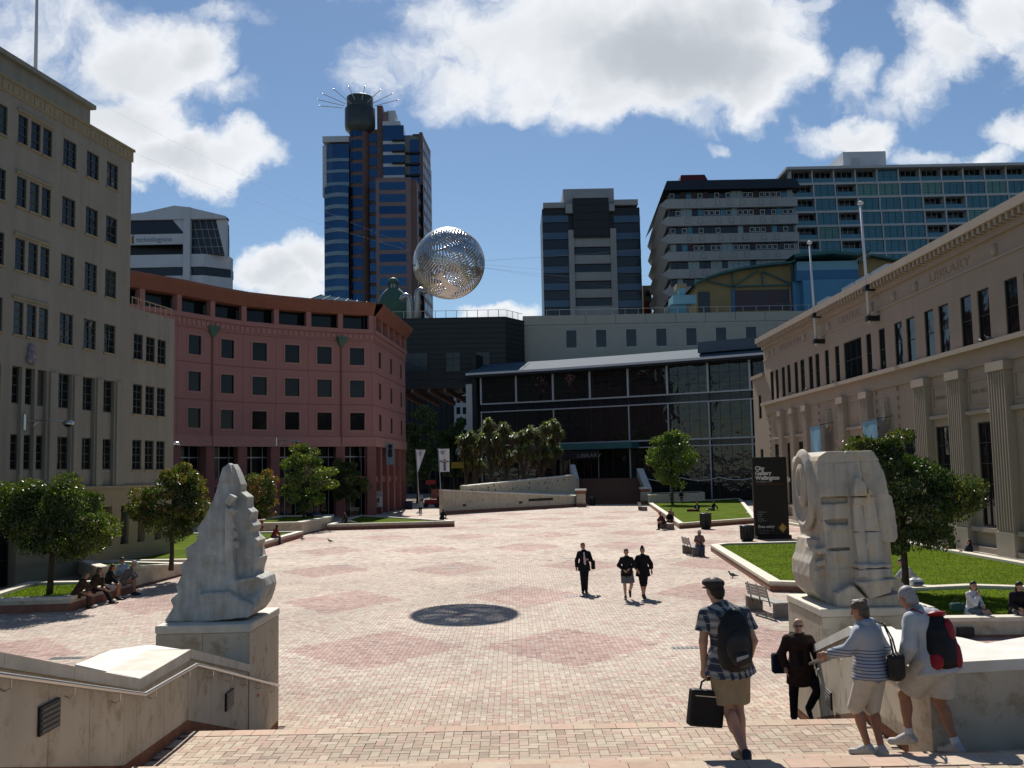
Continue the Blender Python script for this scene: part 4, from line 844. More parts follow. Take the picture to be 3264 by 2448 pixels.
dm = MB(); dm.box(-.11,.11,-.52,-.16,14.72,15.0); dm = dm.mesh('dentil', [m_gal2]); x = S(Y1)+.2; nd = 0
while x < S(36):
    link('dentil', dm, ga, f.mat(x, 0, 0)); x += .52
pm = {}
for a, b in pil:
    w = round(abs(a-b), 2); s = (S(a)+S(b))/2
    if w not in pm:
        q = MB(); q.box(-w/2,w/2,-.30,0,1.4,8.45); q.box(-w/2-.06,w/2+.06,-.38,0,.3,1.4); q.box(-w/2-.08,w/2+.08,-.42,0,8.45,8.85)
        A = q.mesh('pilaster', [m_gal2]); q = MB(); nf = 6 if w > 1.2 else 5
        for i in range(nf+1): xx = -w/2+.04+(w-.08)*i/nf; q.box(xx-.035,xx+.035,-.36,-.30,1.5,8.4)
        pm[w] = (A, q.mesh('fluting', [m_gal2]))
    o = link('pilaster', pm[w][0], ga, f.mat(s, 0, 0)); link('fluting', pm[w][1], o)
pa = sorted(pil, reverse=True)
for (a, b), (c, d) in list(zip(pa, pa[1:])) + [((84.2,82.5),(79.8,78.9))]:
    if b-c > 5: continue
    s0, s1 = S(b)+.25, S(c)-.25; gb('sill_moulding', S(b)+.05, S(c)-.05, -.2, 0, 6.68, 6.86); gb('relief_frame', s0, s1, -.05, 0, 8.25, 8.35, m_gal); gb('relief_frame', s0, s1, -.05, 0, 7.15, 7.25, m_gal); gb('relief_frame', s0, s0+.1, -.05, 0, 7.25, 8.25, m_gal); gb('relief_frame', s1-.1, s1, -.05, 0, 7.25, 8.25, m_gal)
    gb('window_sill', S(b)+.1, S(c)-.1, -.25, 0, 1.3, 1.5)
m_let = M('incised_letters', (.30,.22,.17), .9, 0)
for txt, ya, yb in (('WELLINGTON', 79.6, 73.7), ('CENTRAL', 65.1, 60.8), ('LIBRARY', 50.7, 46.0)):
    me = text_mesh(txt, .62, depth=.012, sx=1.0); w = max(v.co.x for v in me.vertices); me.transform(Matrix.Diagonal((abs(ya-yb)/w, 1, 1, 1))); me.materials.clear(); me.materials.append(m_let); me.name = 'lettering'; link('lettering', me, ga, f.mat(S(ya), -.012, 13.72))
for txt, y in (('FINE ARTS', 46.7), ('COMMERCE', 51.0)):
    me = text_mesh(txt, .28, depth=.01); w = max(v.co.x for v in me.vertices); me.transform(Matrix.Diagonal((1.7/w, 1, 1, 1))); me.materials.clear(); me.materials.append(m_let); me.name = 'lettering'; link('lettering', me, ga, f.mat(S(y), -.012, 7.65))
for y in (67.8, 57.4):
    q = MB(); q.extrude_xz([(-.45,8.2),(-.45,7.0),(0,6.7),(.45,7.0),(.45,8.2)], -.14, 0); q.extrude_xz([(-.3,8.05),(-.3,7.15),(0,6.95),(.3,7.15),(.3,8.05)], -.22, -.14); link('shield', q.mesh('shield', [m_gal2]), ga, f.mat(S(y), 0, 0))
for y in (82.9, 81.3, 72.6, 66.9, 58.8, 55.3, 52.3, 43.6):
    q = MB(); q.lathe([(.02,-.25),(.16,-.2),(.2,0),(.16,.2),(.02,.25)], (0,0), 10); o = link('boss', q.mesh('boss', [m_gal2]), ga, f.mat(S(y), -.02, 13.85))
qm = MB(); qm.box(-.12,.12,-.12,0,0,.18); qm = qm.mesh('toothing_block', [m_gal])
for y in (83.6, 70.0, 66.2, 58.9, 55.6):
    for k in range(9): link('toothing_block', qm, ga, f.mat(S(y), 0, 4.4+k*.52))
q = f.mb(); f.band(q, S(Y3), f.L, -.3, 6, 15.42, 15.46); q.build('roof_edge', [m_gal2], ga)
for a, b in ((66.5, 64.2), (63.8, 61.2), (60.9, 58.4), (72, 69.5)):
    q = f.mb(); f.band(q, S(a), S(b), .8, 2.6, 15.4, 16.35); q.build('rooflight', [M('roof_metal', (.33,.35,.36), .35, .05, 1, metal=.7)], ga)
t0 = None
for (y, pt, lab) in ((68.2, (1262*1, 0), 'white flagpole on the gallery front, further and shorter looking one'), (57.9, None, 'white flagpole on the gallery front, nearer and taller looking one')):
    zt = 20.0; t = thing('flagpole', (X0-.55, y, 12.75), lab, 'flagpole'); q = MB(); q.tube([(0,0,0),(0,.5,zt-12.75)], [.10,.06], 10); q.build('pole', [m_white2], t, smooth=True)
    q = MB(); q.lathe([(.02,zt-12.75+.2),(.16,zt-12.75+.12),(.19,zt-12.75),(.05,zt-12.75-.05)], (0,.5), 10); q.build('finial', [m_white2], t)
    for z in (.25, 2.05): q = MB(); q.box(-.19,.55,-.19,.19,z-.15,z+.15); q.build('clamp', [m_dark], t)
for (ya, yb, zt, zb, lab, mt) in ((69.6,66.8,7.15,4.0,'plain pale blue banner on the gallery front','sky_banner'),(59.2,56.3,7.0,3.6,'pale blue banner with dark leaf shapes on the gallery front','leaf_banner')):
    t = thing('banner', (X0-.9, (ya+yb)/2, 0), lab, 'banner'); q = MB(); n = 10
    for i in range(n):
        u, v = i/n, (i+1)/n; q.quad((math.sin(u*7)*.04, (ya-yb)*(.5-u)*.8, zb), (math.sin(v*7)*.04, (ya-yb)*(.5-v)*.8, zb), (0, (ya-yb)*(.5-v)*.8, zt), (0, (ya-yb)*(.5-u)*.8, zt))
    c = q.build('cloth', [M('banner_blue', (.16,.33,.45), .7, .08, 2)], t); sl = c.modifiers.new('thickness', 'SOLIDIFY'); sl.thickness = .01
    q = MB(); q.tube([(0,-1.3,zt+.05),(0,1.3,zt+.05)], .03, 6); q.build('bar', [m_dark], t); q = MB(); q.tube([(.9,-1.2,zt+.2),(0,-1.25,zt+.05)], .02, 6); q.tube([(.9,1.2,zt+.2),(0,1.25,zt+.05)], .02, 6); q.build('bracket', [m_dark], t)
    if mt == 'leaf_banner':
        for k in range(9):
            q = MB(); cx_, cz_ = random.uniform(-.9,.9), random.uniform(zb+.3, zt-.3); r = .16; a = random.random()*3; q.add([(-.03, cx_+math.cos(a)*r, cz_+math.sin(a)*r), (-.03, cx_-math.sin(a)*r*.4, cz_+math.cos(a)*r*.4), (-.03, cx_-math.cos(a)*r, cz_-math.sin(a)*r), (-.03, cx_+math.sin(a)*r*.4, cz_-math.cos(a)*r*.4)], [(0,1,2,3)]); q.build('leaf_print', [m_blue2], t)
# ================================================================ far towers; measured at the plane where each stands
def V3(px, py, Y): return aY(px, py, Y)
class Rig:
    def __init__(s, name, Y, label, x0px, pyref=900): s.Y = Y; s.x0 = aY(x0px, pyref, Y)[0]; s.t = thing(name, (s.x0, Y, 0), label, 'building')
    def X(s, px, py=800): return aY(px, py, s.Y)[0]-s.x0
    def Z(s, py, px=1632): return aY(px, py, s.Y)[2]
    def box(s, name, px0, px1, py0, py1, mat, y0=0, y1=10, py=None):
        py = py or (py0+py1)/2; m = MB(); m.box(s.X(px0, py), s.X(px1, py), y0, y1, s.Z(py1, (px0+px1)/2), s.Z(py0, (px0+px1)/2)); return m.build(name, [mat], s.t)
# --- tall office tower with the spiked crown
T = Rig('office_tower', 290, 'tall brown and blue glass tower with spiked drum on top', 1025)
K = .2773
def cz(x): return 980+x*K
def cyy(y): return 240+y*K
def tb(name, x0, x1, y0, y1, mat, a=0, b=10): return T.box(name, cz(x0), cz(x1), cyy(y0), cyy(y1), mat, a, b, py=700)
D = 2540
tb('left_frame', 160, 470, 740, 672, m_white2, 2, 14).name = 'parapet'
m = MB(); zt = T.Z(cyy(672)); m.box(T.X(cz(160),700), T.X(cz(210),700), 2, 14, T.Z(cyy(1330)), T.Z(cyy(740))); m.build('end_wall', [m_white2], T.t)
def bulge(x0, x1, z0, z1, amp, mat, name, base=2, n=8, top=False):
    m = MB(); xa, xb = T.X(cz(x0),700), T.X(cz(x1),700)
    for i in range(n):
        u, v = i/n, (i+1)/n; fy = lambda t: base - amp*math.sin(t*math.pi*.62+.35)
        a, b = xa+(xb-xa)*u, xa+(xb-xa)*v; m.quad((a,fy(u),z0),(b,fy(v),z0),(b,fy(v),z1),(a,fy(u),z1)); m.quad((a,fy(u),z1),(b,fy(v),z1),(b,base+1,z1),(a,base+1,z1)); m.quad((a,base+1,z0),(b,base+1,z0),(b,fy(v),z0),(a,fy(u),z0))
    return m.build(name, [mat], T.t)
z = T.Z(cyy(672)); rows = [(740, 905),(940,1035),(1070,1180)] + [(1235+134*i, 1235+134*i+88) for i in range(11)]
for i, (a, b) in enumerate(rows):
    x0 = 210 if i < 3 else 190; o = bulge(x0, 475, T.Z(cyy(b)), T.Z(cyy(a)), 1.2 if i < 3 else 3.2, m_glass_b, 'window_band'); nx = rows[i+1][0] if i < len(rows)-1 else b+46
    bulge(x0, 475, T.Z(cyy(nx)), T.Z(cyy(b)), 1.35 if i < 3 else 3.4, M('blue_grey_spandrel', (.20,.27,.32), .4, .05, .5, metal=.3), 'spandrel_band')
m = MB(); m.box(T.X(cz(165),700), T.X(cz(1340),700), 4, 30, 0, T.Z(cyy(740))); m.build('core', [m_brown], T.t)
xc = T.X(cz(590),700); R1 = (T.X(cz(710),700)-T.X(cz(472),700))/2
m = MB(); m.lathe([(R1, 20),(R1, T.Z(cyy(540)))], (xc, 3), 28); m.build('shaft', [m_brown], T.t, smooth=True)
for i in range(21):
    a = 570+136*i; m = MB(); m.lathe([(R1*.99+.06, T.Z(cyy(a+92))),(R1*.99+.06, T.Z(cyy(a)))], (xc-.3, 2.9), 14, a0=math.pi*1.25, a1=math.pi*1.76); m.build('window', [m_glass_b2], T.t, smooth=True)
    m = MB(); m.box(T.X(cz(690),700), T.X(cz(800),700), 2.2, 2.4, T.Z(cyy(a+45+92)), T.Z(cyy(a+45))); m.build('window', [m_glass_b], T.t)
m = MB(); m.box(T.X(cz(675),700), T.X(cz(865),700), 2.4, 10, 20, T.Z(cyy(560))); m.build('pier', [m_brown], T.t); tb('pier', 800, 865, 325, 3000, m_brown, 1.6, 9)
R2 = (T.X(cz(770),700)-T.X(cz(415),700))/2; m_drum = M('drum_metal', (.075,.085,.08), .45, .1, .4, metal=.5); xd = xc+.1
m = MB(); m.lathe([(R2*.72, T.Z(cyy(600))),(R2*.96, T.Z(cyy(560))),(R2, T.Z(cyy(520))),(R2, T.Z(cyy(320))),(R2*.85, T.Z(cyy(312)))], (xd, 3), 36); m.build('lower_drum', [m_drum], T.t, smooth=True)
m = MB(); R3 = R2*.87; m.lathe([(R3, T.Z(cyy(330))),(R3, T.Z(cyy(185))),(R3*.97, T.Z(cyy(180))),(0.01, T.Z(cyy(185)))], (xd, 3), 36); m.build('upper_drum', [m_drum], T.t, smooth=True)
for (tx, ty, bx, by) in ((150,337,415,348),(130,265,430,322),(190,200,440,300),(312,148,510,302),(485,122,560,275),(672,125,625,272),(852,165,690,290),(985,215,750,300),(1050,287,775,330)):
    m = MB(); a = Vector((T.X(cz(tx), cyy(ty)), -2, T.Z(cyy(ty)))); b = Vector((T.X(cz(bx), cyy(by)), -.6, T.Z(cyy(by)))); m.tube([a, b], .10, 6); m.lathe([(.02,a.z-.2),(.2,a.z-.08),(.2,a.z+.08),(.02,a.z+.2)], (a.x, a.y), 8); m.build('spike', [M('pale_metal', (.6,.56,.5), .4, 0, metal=.5)], T.t)
for i, (a, b) in enumerate(((575,755),(790,880),(915,1015),(1050,1150))):
    tb('window_band', 875, 1118, a, b, m_glass_b, 0, 5)
    tb('spandrel_band', 875, 1122, b, b+36, m_white2, -.1, 5); 
    if i: tb('canopy_fin', 985, 1125, a-40, a-25, m_roofd, -1.2, 0)
tb('plant_room', 870, 1072, 520, 572, m_white2, .5, 9); tb('plant_room', 905, 1012, 378, 518, m_white2, 2, 8); tb('plant_room', 872, 930, 400, 522, m_brown2, 1.5, 3)
tb('recess_wall', 1118, 1300, 655, 1240, M('grey_louvre', (.22,.24,.24), .6, .1, 1), 2.5, 9)
for i in range(4): tb('window', 1180, 1290, 710+132*i, 800+132*i+45, m_glass_b, 2.2, 2.5); tb('slab_edge', 1125, 1300, 862+130*i, 880+130*i, m_roofd, 1.4, 2.5)
tb('pier', 1290, 1328, 635, 1240, m_brown, 1.4, 4)
# lower block
tb('lower_block', 805, 1205, 1215, 3000, m_brown2, -3.5, 8)
for i in range(10): tb('window', 845, 1145, 1268+136*i, 1355+136*i, m_glass_b if i % 4 != 2 else m_glass_b2, -3.6, -3.4)
tb('pier', 1205, 1270, 1235, 3000, m_brown, -3.3, 8)
# flank that runs away to the right
def flank(x0, x1, yt0, yt1, base, mat, ncol, name='flank_wall'):
    xa, xb = T.X(cz(x0),700), T.X(cz(x1),700); za = T.Z(cyy(yt0)); ratio = (za-EYE)/(T.Z(cyy(yt1))-EYE); Yb = T.Y*ratio*1.0 + base; xb2 = xb*ratio + T.x0*(ratio-1); 
    m = MB(); m.quad((xa,base,0),(xb2,Yb-T.Y,0),(xb2,Yb-T.Y,za),(xa,base,za)); m.quad((xa,base,za),(xb2,Yb-T.Y,za),(xa-3,Yb-T.Y,za),(xa-3,base,za)); m.build(name, [mat], T.t); a = Vector((xa, base)); b = Vector((xb2, Yb-T.Y)); nrm = Vector((b-a).yx)*Vector((1,-1)); nrm.normalize()
    wm_ = None; nz = int((za-30)/3.75)
    for c in range(ncol):
        for r_ in range(nz):
            u0, u1 = (c+.2)/ncol, (c+.75)/ncol; p, q_ = a.lerp(b, u0)+nrm*.1, a.lerp(b, u1)+nrm*.1; z1 = za-2.2-r_*3.75
            m = MB(); m.quad((p.x,p.y,z1-2.3),(q_.x,q_.y,z1-2.3),(q_.x,q_.y,z1),(p.x,p.y,z1)); m.build('window', [m_glass_d], T.t)
flank(1328, 1420, 635, 835, 1.4, m_brown2, 6); flank(1270, 1345, 1235, 1330, -3.2, m_brown2, 5)
# --- black and grey tower
T2 = Rig('office_tower', 220, 'black glass office tower with light grey central bays', 1731)
k2 = .4919
def c2x(x): return 1000+x*k2
def b2(name, x0, x1, y0, y1, mat, a=0, b=10): return T2.box(name, c2x(x0), c2x(x1), y0*k2, y1*k2, mat, a, b, py=900)
b2('core', 1490, 2128, 1345, 2900, m_black, .6, 16); b2('parapet', 1498, 1640, 1310, 1345, m_grey, .2, 15); b2('parapet', 1960, 2118, 1290, 1325, m_grey, .2, 15)
b2('plant_room', 1632, 1966, 1210, 1345, m_grey, 1.5, 14)
for i in range(11):
    a = 1395+110*i
    for x0, x1 in ((1490,1660),(1955,2128)): b2('window_band', x0, x1, a, a+44, M('slate_blue_glass', (.06,.10,.15), .25, .05, 1, metal=.3), .2, .6); b2('window_band', x0, x1, a+50, a+106, m_glass_k, .4, .6)
b2('centre_bay', 1690, 1922, 1290, 1545, m_black, -.9, .6)
m = MB(); xa, xb = T2.X(c2x(1690),900), T2.X(c2x(1922),900); zt = T2.Z(1290*k2, 1880)
m.extrude_xz([(xa, zt)] + [(xa+(xb-xa)*i/8, zt+1.1*math.sin(math.pi*i/8)**.6+.15) for i in range(9)][::1] + [(xb, zt)], -1.1, .4); m.build('arched_head', [m_grey], T2.t)
for k in range(5): b2('glazing_bar', 1690, 1922, 1330+50*k, 1334+50*k, m_roofd, -1.0, -.9)
b2('pier', 1643, 1688, 1325, 1385, m_grey, -.7, .6); b2('pier', 1925, 1962, 1325, 1370, m_grey, -.7, .6)
b2('pier', 1657, 1692, 1495, 2900, m_grey, -.8, .6); b2('pier', 1928, 1966, 1485, 2900, m_grey, -.8, .6)
for i in range(10): b2('balcony', 1692, 1928, 1545+110*i, 1600+110*i, m_grey, -.4, 1.0); b2('window_band', 1700, 1925, 1602+110*i, 1653+110*i, m_glass_k, .3, .6)
T2b = Rig('building', 240, 'thin strip of cream and red building right of the black tower', 2062); T2b.t.name = 'apartment_building'
T2b.box('wall', 2050, 2078, 910, 1010, m_cream2, 0, 8); T2b.box('red_panel', 2056, 2078, 960, 1010, M('red_panel', (.3,.03,.02), .6, .1), -.2, 0); T2b.box('window', 2058, 2072, 925, 945, m_glass_k, -.1, 0)
# --- grey office block with trapezium reliefs
T3 = Rig('office_block', 199, 'grey office block with dark roof band and rows of trapezium reliefs', 2122)
k3 = .3015
def c3x(x): return 2060+x*k3
def c3y(y): return 520+y*k3
def b3(name, x0, x1, y0, y1, mat, a=0, b=10): return T3.box(name, c3x(x0), c3x(x1), c3y(y0), c3y(y1), mat, a, b, py=c3y((y0+y1)/2))
ztop = T3.Z(c3y(165), 2330); xl, xr = T3.X(c3x(205),700), T3.X(c3x(1560),700)+.6
side = (3.6, 41)                                   # the left flank runs back and slightly right
m = MB(); m.prism([(xl+.6,.8),(xr,.8),(xr+2,30),(xl+side[0]-.2,side[1])], 0, ztop-3); m.build('core', [m_grey], T3.t)
for i in range(8):
    z1 = T3.Z(c3y(288+185*i), 2330) ; z0 = T3.Z(c3y(288+185*i+88), 2330); zs = T3.Z(c3y(288+185*(i+1)), 2330)
    m = MB(); m.box(xl+.2, xr+.15, -.5, .9, zs, z0); m.build('spandrel', [m_grey], T3.t)
    m = MB(); m.add([(xl+.2,-.5,zs),(xl+side[0]-.6,side[1],zs),(xl+side[0]-.6,side[1],z0),(xl+.2,-.5,z0),(xl-.9,2,(zs+z0)/2+.4),(xl+side[0]-1.9,side[1]-1,(zs+z0)/2+.4)], [(0,4,5,1),(4,3,2,5),(0,3,4)]); m.build('side_spandrel', [m_grey], T3.t)
    m = MB(); m.quad((xl+.55,.2,z0),(xl+side[0]-.3,side[1],z0),(xl+side[0]-.3,side[1],z1),(xl+.55,.2,z1)); m.build('side_glazing', [m_glass_k], T3.t)
    n = 22; random.seed(100+i)
    for j in range(n):
        xa = xl+.9+(xr-xl-1.4)*j/n; xb = xl+.9+(xr-xl-1.4)*(j+1)/n; q = random.random(); 
        m = MB(); m.box(xa+.03, xb-.03, .45, .55, z0+.02, z1-.02)
        mt = (m_glass_k if q < .62 else m_glass_t if q < .72 else M('maroon_panel', (.05,.035,.04), .6, 0) if q < .84 else M('pale_blue_blind', (.24,.34,.38), .6, 0)) if i < 4 else (M('pale_blue_blind', (.24,.34,.38), .6, 0) if q < .7 else m_glass_k)
        m.build('window', [mt], T3.t)
        if q < .45: 
            m = MB(); zc, hh = (z0+z1)/2, (z1-z0)*.3; w4 = (xb-xa)*.42; xm = (xa+xb)/2
            m.box(xm-w4,xm+w4,.36,.45,zc+hh-.12,zc+hh); m.box(xm-w4,xm+w4,.36,.45,zc-hh,zc-hh+.12); m.box(xm-w4,xm-w4+.12,.36,.45,zc-hh+.12,zc+hh-.12); m.box(xm+w4-.12,xm+w4,.36,.45,zc-hh+.12,zc+hh-.12); m.build('opening_light', [m_ltgrey], T3.t)
    for xx in (425, 557, 755, 885, 1015, 1215, 1345):
        xm = T3.X(c3x(xx+9*i), 700); zb = zs+(z0-zs)*.22; zt2 = zs+(z0-zs)*.86; m = MB(); o_ = [(xm-.62,zb),(xm-.42,zt2),(xm+.42,zt2),(xm+.62,zb)]
        m.extrude_xz(o_, -.56, -.5); m.build('trapezium_relief', [M('relief_shade', (.27,.265,.25), .85, .05)], T3.t)
        m = MB(); m.extrude_xz([(xm-.40,zb+.12),(xm-.28,zt2-.18),(xm+.28,zt2-.18),(xm+.40,zb+.12)], -.60, -.56); m.build('relief_inner', [m_grey], T3.t)
zr0 = T3.Z(c3y(290), 2330); m = MB(); m.add([(xl-.5,-1.3,zr0),(xr+.8,-1.3,zr0),(xr+.4,.6,ztop),(xl+.6,.6,ztop),(xl+side[0]-2.2,side[1],zr0),(xl+side[0]-.4,side[1]-1,ztop),(xr+2,30,ztop),(xr+2,30,zr0)], [(0,1,2,3),(0,3,5,4),(3,2,6,5),(1,7,6,2)]); m.build('roof_band', [m_roofd], T3.t)
m = MB(); zq = T3.Z(c3y(45), 2240); a, b, c, d = T3.X(c3x(375),600), T3.X(c3x(718),600), T3.X(c3x(675),600), T3.X(c3x(418),600)
m.add([(a,3,ztop-.5),(b,3,ztop-.5),(b,14,ztop-.5),(a,14,ztop-.5),(d,5,zq),(c,5,zq),(c,12,zq),(d,12,zq)], [(0,1,5,4),(1,2,6,5),(2,3,7,6),(3,0,4,7),(4,5,6,7)]); m.build('roof_lantern', [M('dark_red_metal', (.11,.012,.014), .6, .1)], T3.t)
# --- apartment block with grid front
T4 = Rig('apartment_block', 216, 'long teal glazed apartment block with a light grey grid of balconies', 2506)
k4 = .5714
def X4(x, y=1150): return aY(2000+x*k4, y*k4, 216)[0]-T4.x0
def Z4(y): return aY(2630, y*k4, 216)[2]
cols = [918 + 120.5*i for i in range(15)]; rws = [938, 1024] + [1102+79*i for i in range(9)]
m = MB(); m.box(X4(912), X4(2640), 2.4, 20, 0, Z4(945)); m.build('core', [M('dark_interior', (.03,.035,.035), .7, .2, .5)], T4.t)
m = MB(); m.box(X4(888), X4(2650), -1.2, 20, Z4(950), Z4(935)); m.build('roof', [m_ltgrey], T4.t)
for r_ in rws[1:]: m = MB(); m.box(X4(905), X4(2640), 0, 2.5, Z4(r_+6), Z4(r_-6)); m.build('floor_slab', [m_ltgrey], T4.t)
random.seed(5)
for i in range(len(rws)-1):
    z1, z0 = Z4(rws[i]+6), Z4(rws[i+1]-6)
    for j in range(len(cols)-1):
        xa, xb = X4(cols[j]+i*5), X4(cols[j+1]+i*5); m = MB(); m.box(xa-.14, xa+.14, -.03, 2.5, z0-.2, z1+.2); m.build('fin_wall', [m_ltgrey], T4.t)
        bal = (j in (0, 2)) or (i == 0 and j != 4) or (j in (6, 7) and i > 1)
        if bal:
            m = MB(); m.box(xa+.2, xb-.2, .15, .2, z0, z0+1.0); m.build('balustrade', [m_glass_t], T4.t)
            m = MB(); m.box(xa+.2, xb-.2, 2.2, 2.3, z0, z1); m.build('window', [m_glass_k], T4.t)
            m = MB(); w = (xb-xa)/4
            for k in range(1, 4): m.box(xa+w*k-.04, xa+w*k+.04, 2.1, 2.2, z0, z1)
            m.build('door_frame', [m_ltgrey], T4.t)
        else:
            gmx = m_glass_t if random.random() < .75 else M('pale_teal_blind', (.14,.28,.28), .5, .05)
            m = MB(); m.box(xa+.16, xb-.16, .3, .35, z0, z1); m.build('window', [gmx], T4.t)
            m = MB(); w = (xb-xa)/3; 
            for k in range(1, 3): m.box(xa+w*k-.05, xa+w*k+.05, .22, .3, z0, z1)
            for k in range(1, 5): zz_ = z0+(z1-z0)*k/5; m.box(xa+.16, xb-.16, .24, .29, zz_-.03, zz_+.03)
            m.build('mullion', [m_teal], T4.t)
m = MB(); m.prism([(X4(1175),2.5),(X4(1478),2.5),(X4(1478),14),(X4(1175),14)], Z4(940), [Z4(922),Z4(828),Z4(828),Z4(922)]); m.build('plant_room', [m_white2], T4.t); m = MB(); m.box(X4(1235), X4(1478), 2.2, 12, Z4(940), Z4(832)); m.build('plant_room', [m_white2], T4.t); m = MB(); m.box(X4(1280), X4(1328), 2.1, 2.2, Z4(918), Z4(868)); m.build('louvre', [m_ltgrey], T4.t)
# --- curved roof building, ochre and blue
T5 = Rig('rooftop_building', 178, 'ochre and blue building with a curved green truss roof above the cream panels', 2195)
def b5(name, x0, x1, y0, y1, mat, a=0, b=10): return T5.box(name, c3x(x0), c3x(x1), c3y(y0), c3y(y1), mat, a, b, py=c3y((y0+y1)/2))
arc = [(480,1330),(520,1290),(640,1235),(800,1185),(1000,1140),(1240,1105),(1500,1080),(1545,1060)]
pz = [(T5.X(c3x(x), c3y(y)), T5.Z(c3y(y), c3x(x))) for x, y in arc]; zb = T5.Z(c3y(1640), 2400)
m = MB(); m.extrude_xz([(pz[1][0], zb)] + pz[1:] + [(pz[-1][0], zb)], 0, 12); m.build('wall', [m_yel], T5.t)
m = MB()
for (a, b) in zip(pz, pz[1:]): m.add([(a[0],-2.2,a[1]),(b[0],-2.2,b[1]),(b[0],12,b[1]),(a[0],12,a[1]),(a[0],-2.2,a[1]+.35),(b[0],-2.2,b[1]+.35),(b[0],12,b[1]+.35),(a[0],12,a[1]+.35)], [(0,3,2,1),(4,5,6,7),(0,1,5,4),(3,7,6,2)])
m.build('roof', [m_teal], T5.t)
def w5(x, y): return (T5.X(c3x(x), c3y(y)), -.5, T5.Z(c3y(y), c3x(x)))
for a, b in (((905,1310),(905,1170)),((910,1310),(1180,1140)),((640,1250),(905,1310)),((905,1310),(1535,1290)),((1215,1150),(1225,1295)),((1230,1150),(1535,1285)),((1535,1290),(1535,1085))):
    m = MB(); m.bar(w5(*a), w5(*b), .25); m.build('truss_bar', [m_teal], T5.t)
b5('pier', 905, 935, 1330, 1640, m_blue2, -.3, 0); b5('window', 935, 1505, 1340, 1555, M('dusky_mural', (.055,.065,.075), .6, 0, .3, col2=(.09,.05,.06)), -.15, 0); b5('window', 550, 672, 1362, 1600, m_glass_k, -.15, 0); b5('column', 1508, 1530, 1310, 1570, m_brown2, -.4, 0)
for (x0, x1, y0, y1, mt, a) in ((1560,2200,1060,1160,m_blue3,-2),(1548,2200,1155,1262,m_blue2,-2.2),(1545,1620,1262,1900,m_blue1,-1),(1620,2230,1262,1900,m_blue1,-3)): b5('blue_block', x0, x1, y0, y1, mt, a, 10)
m = MB(); q_ = [w5(1500,1040), w5(1900,1005), w5(2150,1025), w5(2280,1000)]; 
for a, b in zip(q_, q_[1:]): m.add([(a[0],-4,a[2]),(b[0],-4,b[2]),(b[0],10,b[2]),(a[0],10,a[2]),(a[0],-4,a[2]+.5),(b[0],-4,b[2]+.5),(b[0],10,b[2]+.5),(a[0],10,a[2]+.5)], [(0,3,2,1),(4,5,6,7),(0,1,5,4),(3,7,6,2)])
m.build('roof', [m_teal], T5.t)
m = MB(); q_ = [w5(2200,1090), w5(2330,1010), w5(2700,1080), w5(2800,1180)]; m.extrude_xz([(p[0], zb) for p in (q_[0],)] + [(p[0], p[2]) for p in q_] + [(q_[-1][0], zb)], -1, 9); m.build('wall', [m_yel], T5.t)
m = MB()
for a, b in zip(q_, q_[1:]): m.add([(a[0],-2.5,a[2]),(b[0],-2.5,b[2]),(b[0],10,b[2]),(a[0],10,a[2]),(a[0],-2.5,a[2]+.4),(b[0],-2.5,b[2]+.4),(b[0],10,b[2]+.4),(a[0],10,a[2]+.4)], [(0,3,2,1),(4,5,6,7),(0,1,5,4),(3,7,6,2)])
m.build('roof', [m_teal], T5.t)
T5b = Rig('plant_house', 172, 'small pale blue rounded rooftop unit left of the ochre wall', 2140); 
T5b.box('drum', 2145, 2220, 940, 968, m_blue3, 0, 5); T5b.box('column', 2190, 2212, 965, 1010, m_cream2, 1, 3); T5b.box('cap', 2160, 2192, 900, 916, m_cream2, 1, 4); T5b.box('stem', 2168, 2186, 916, 941, m_blue3, 1, 3); T5b.box('glazing', 2140, 2190, 968, 1010, m_glass_t, .5, 4)
# --- white banded office block far left
T6 = Rig('office_block', 185, 'white office block with black window bands behind the pink building', 418)
def b6(name, x0, x1, y0, y1, mat, a=0, b=8): return T6.box(name, x0*k, x1*k, y0, y1, mat, a, b, py=800)
k = .4919
_a, _b = T6.X(760*k,800), T6.X(1450*k,800); m = MB(); m.prism([(_a,1),(_b-.3,4.4),(_b+(T6.x0+_b)*.075,18),(_a,18)], 10, T6.Z(700, 600)); m.build('core', [m_black], T6.t)
def front6(y0, y1, mat, name='spandrel', a=0):
    xa, xb, xc_ = T6.X(760*k,800), T6.X(1195*k,800), T6.X(1235*k,800); z0, z1 = T6.Z(y1, 600), T6.Z(y0, 600)
    m = MB(); m.box(xa, xb, a, 1.0, z0, z1); m.build(name, [mat], T6.t); xd_ = T6.X(1320*k,800); xe = T6.X(1462*k,800); m = MB(); m.prism([(xc_,a),(xd_,a),(xe,a+3.2),(xe,a+5),(xc_,a+2)], z0, z1); m.build(name, [mat], T6.t)
for y0, y1 in ((810,850),(878,912),(944,976)): front6(y0, y1, m_white2)
for y0, y1 in ((850,878),(912,944)): front6(y0, y1, m_glass_k, 'window_band', .4)
b6('column', 1192, 1236, 662, 1100, m_white2, -.5, 3)
m = MB(); P6 = [T6.X(x*k, 800) for x in (760,1120,1195,1235,1300,1462)]; Z6 = lambda y: T6.Z(y, 600)
m.extrude_xz([(P6[0], Z6(700)), (P6[0], Z6(683)), (T6.X(930*k,800), Z6(676)), (T6.X(1130*k,800), Z6(656)), (T6.X(1225*k,800), Z6(662)), (P6[5], Z6(692)), (P6[5], Z6(700))], -.4, 2.2); m.build('roof_parapet', [m_white2], T6.t)
m = MB(); m.extrude_xz([(P6[0], Z6(742)), (P6[0], Z6(700)), (T6.X(1105*k,800), Z6(693)), (T6.X(1190*k,800), Z6(742))], .2, 1.0); m.build('window_band', [m_glass_k], T6.t)
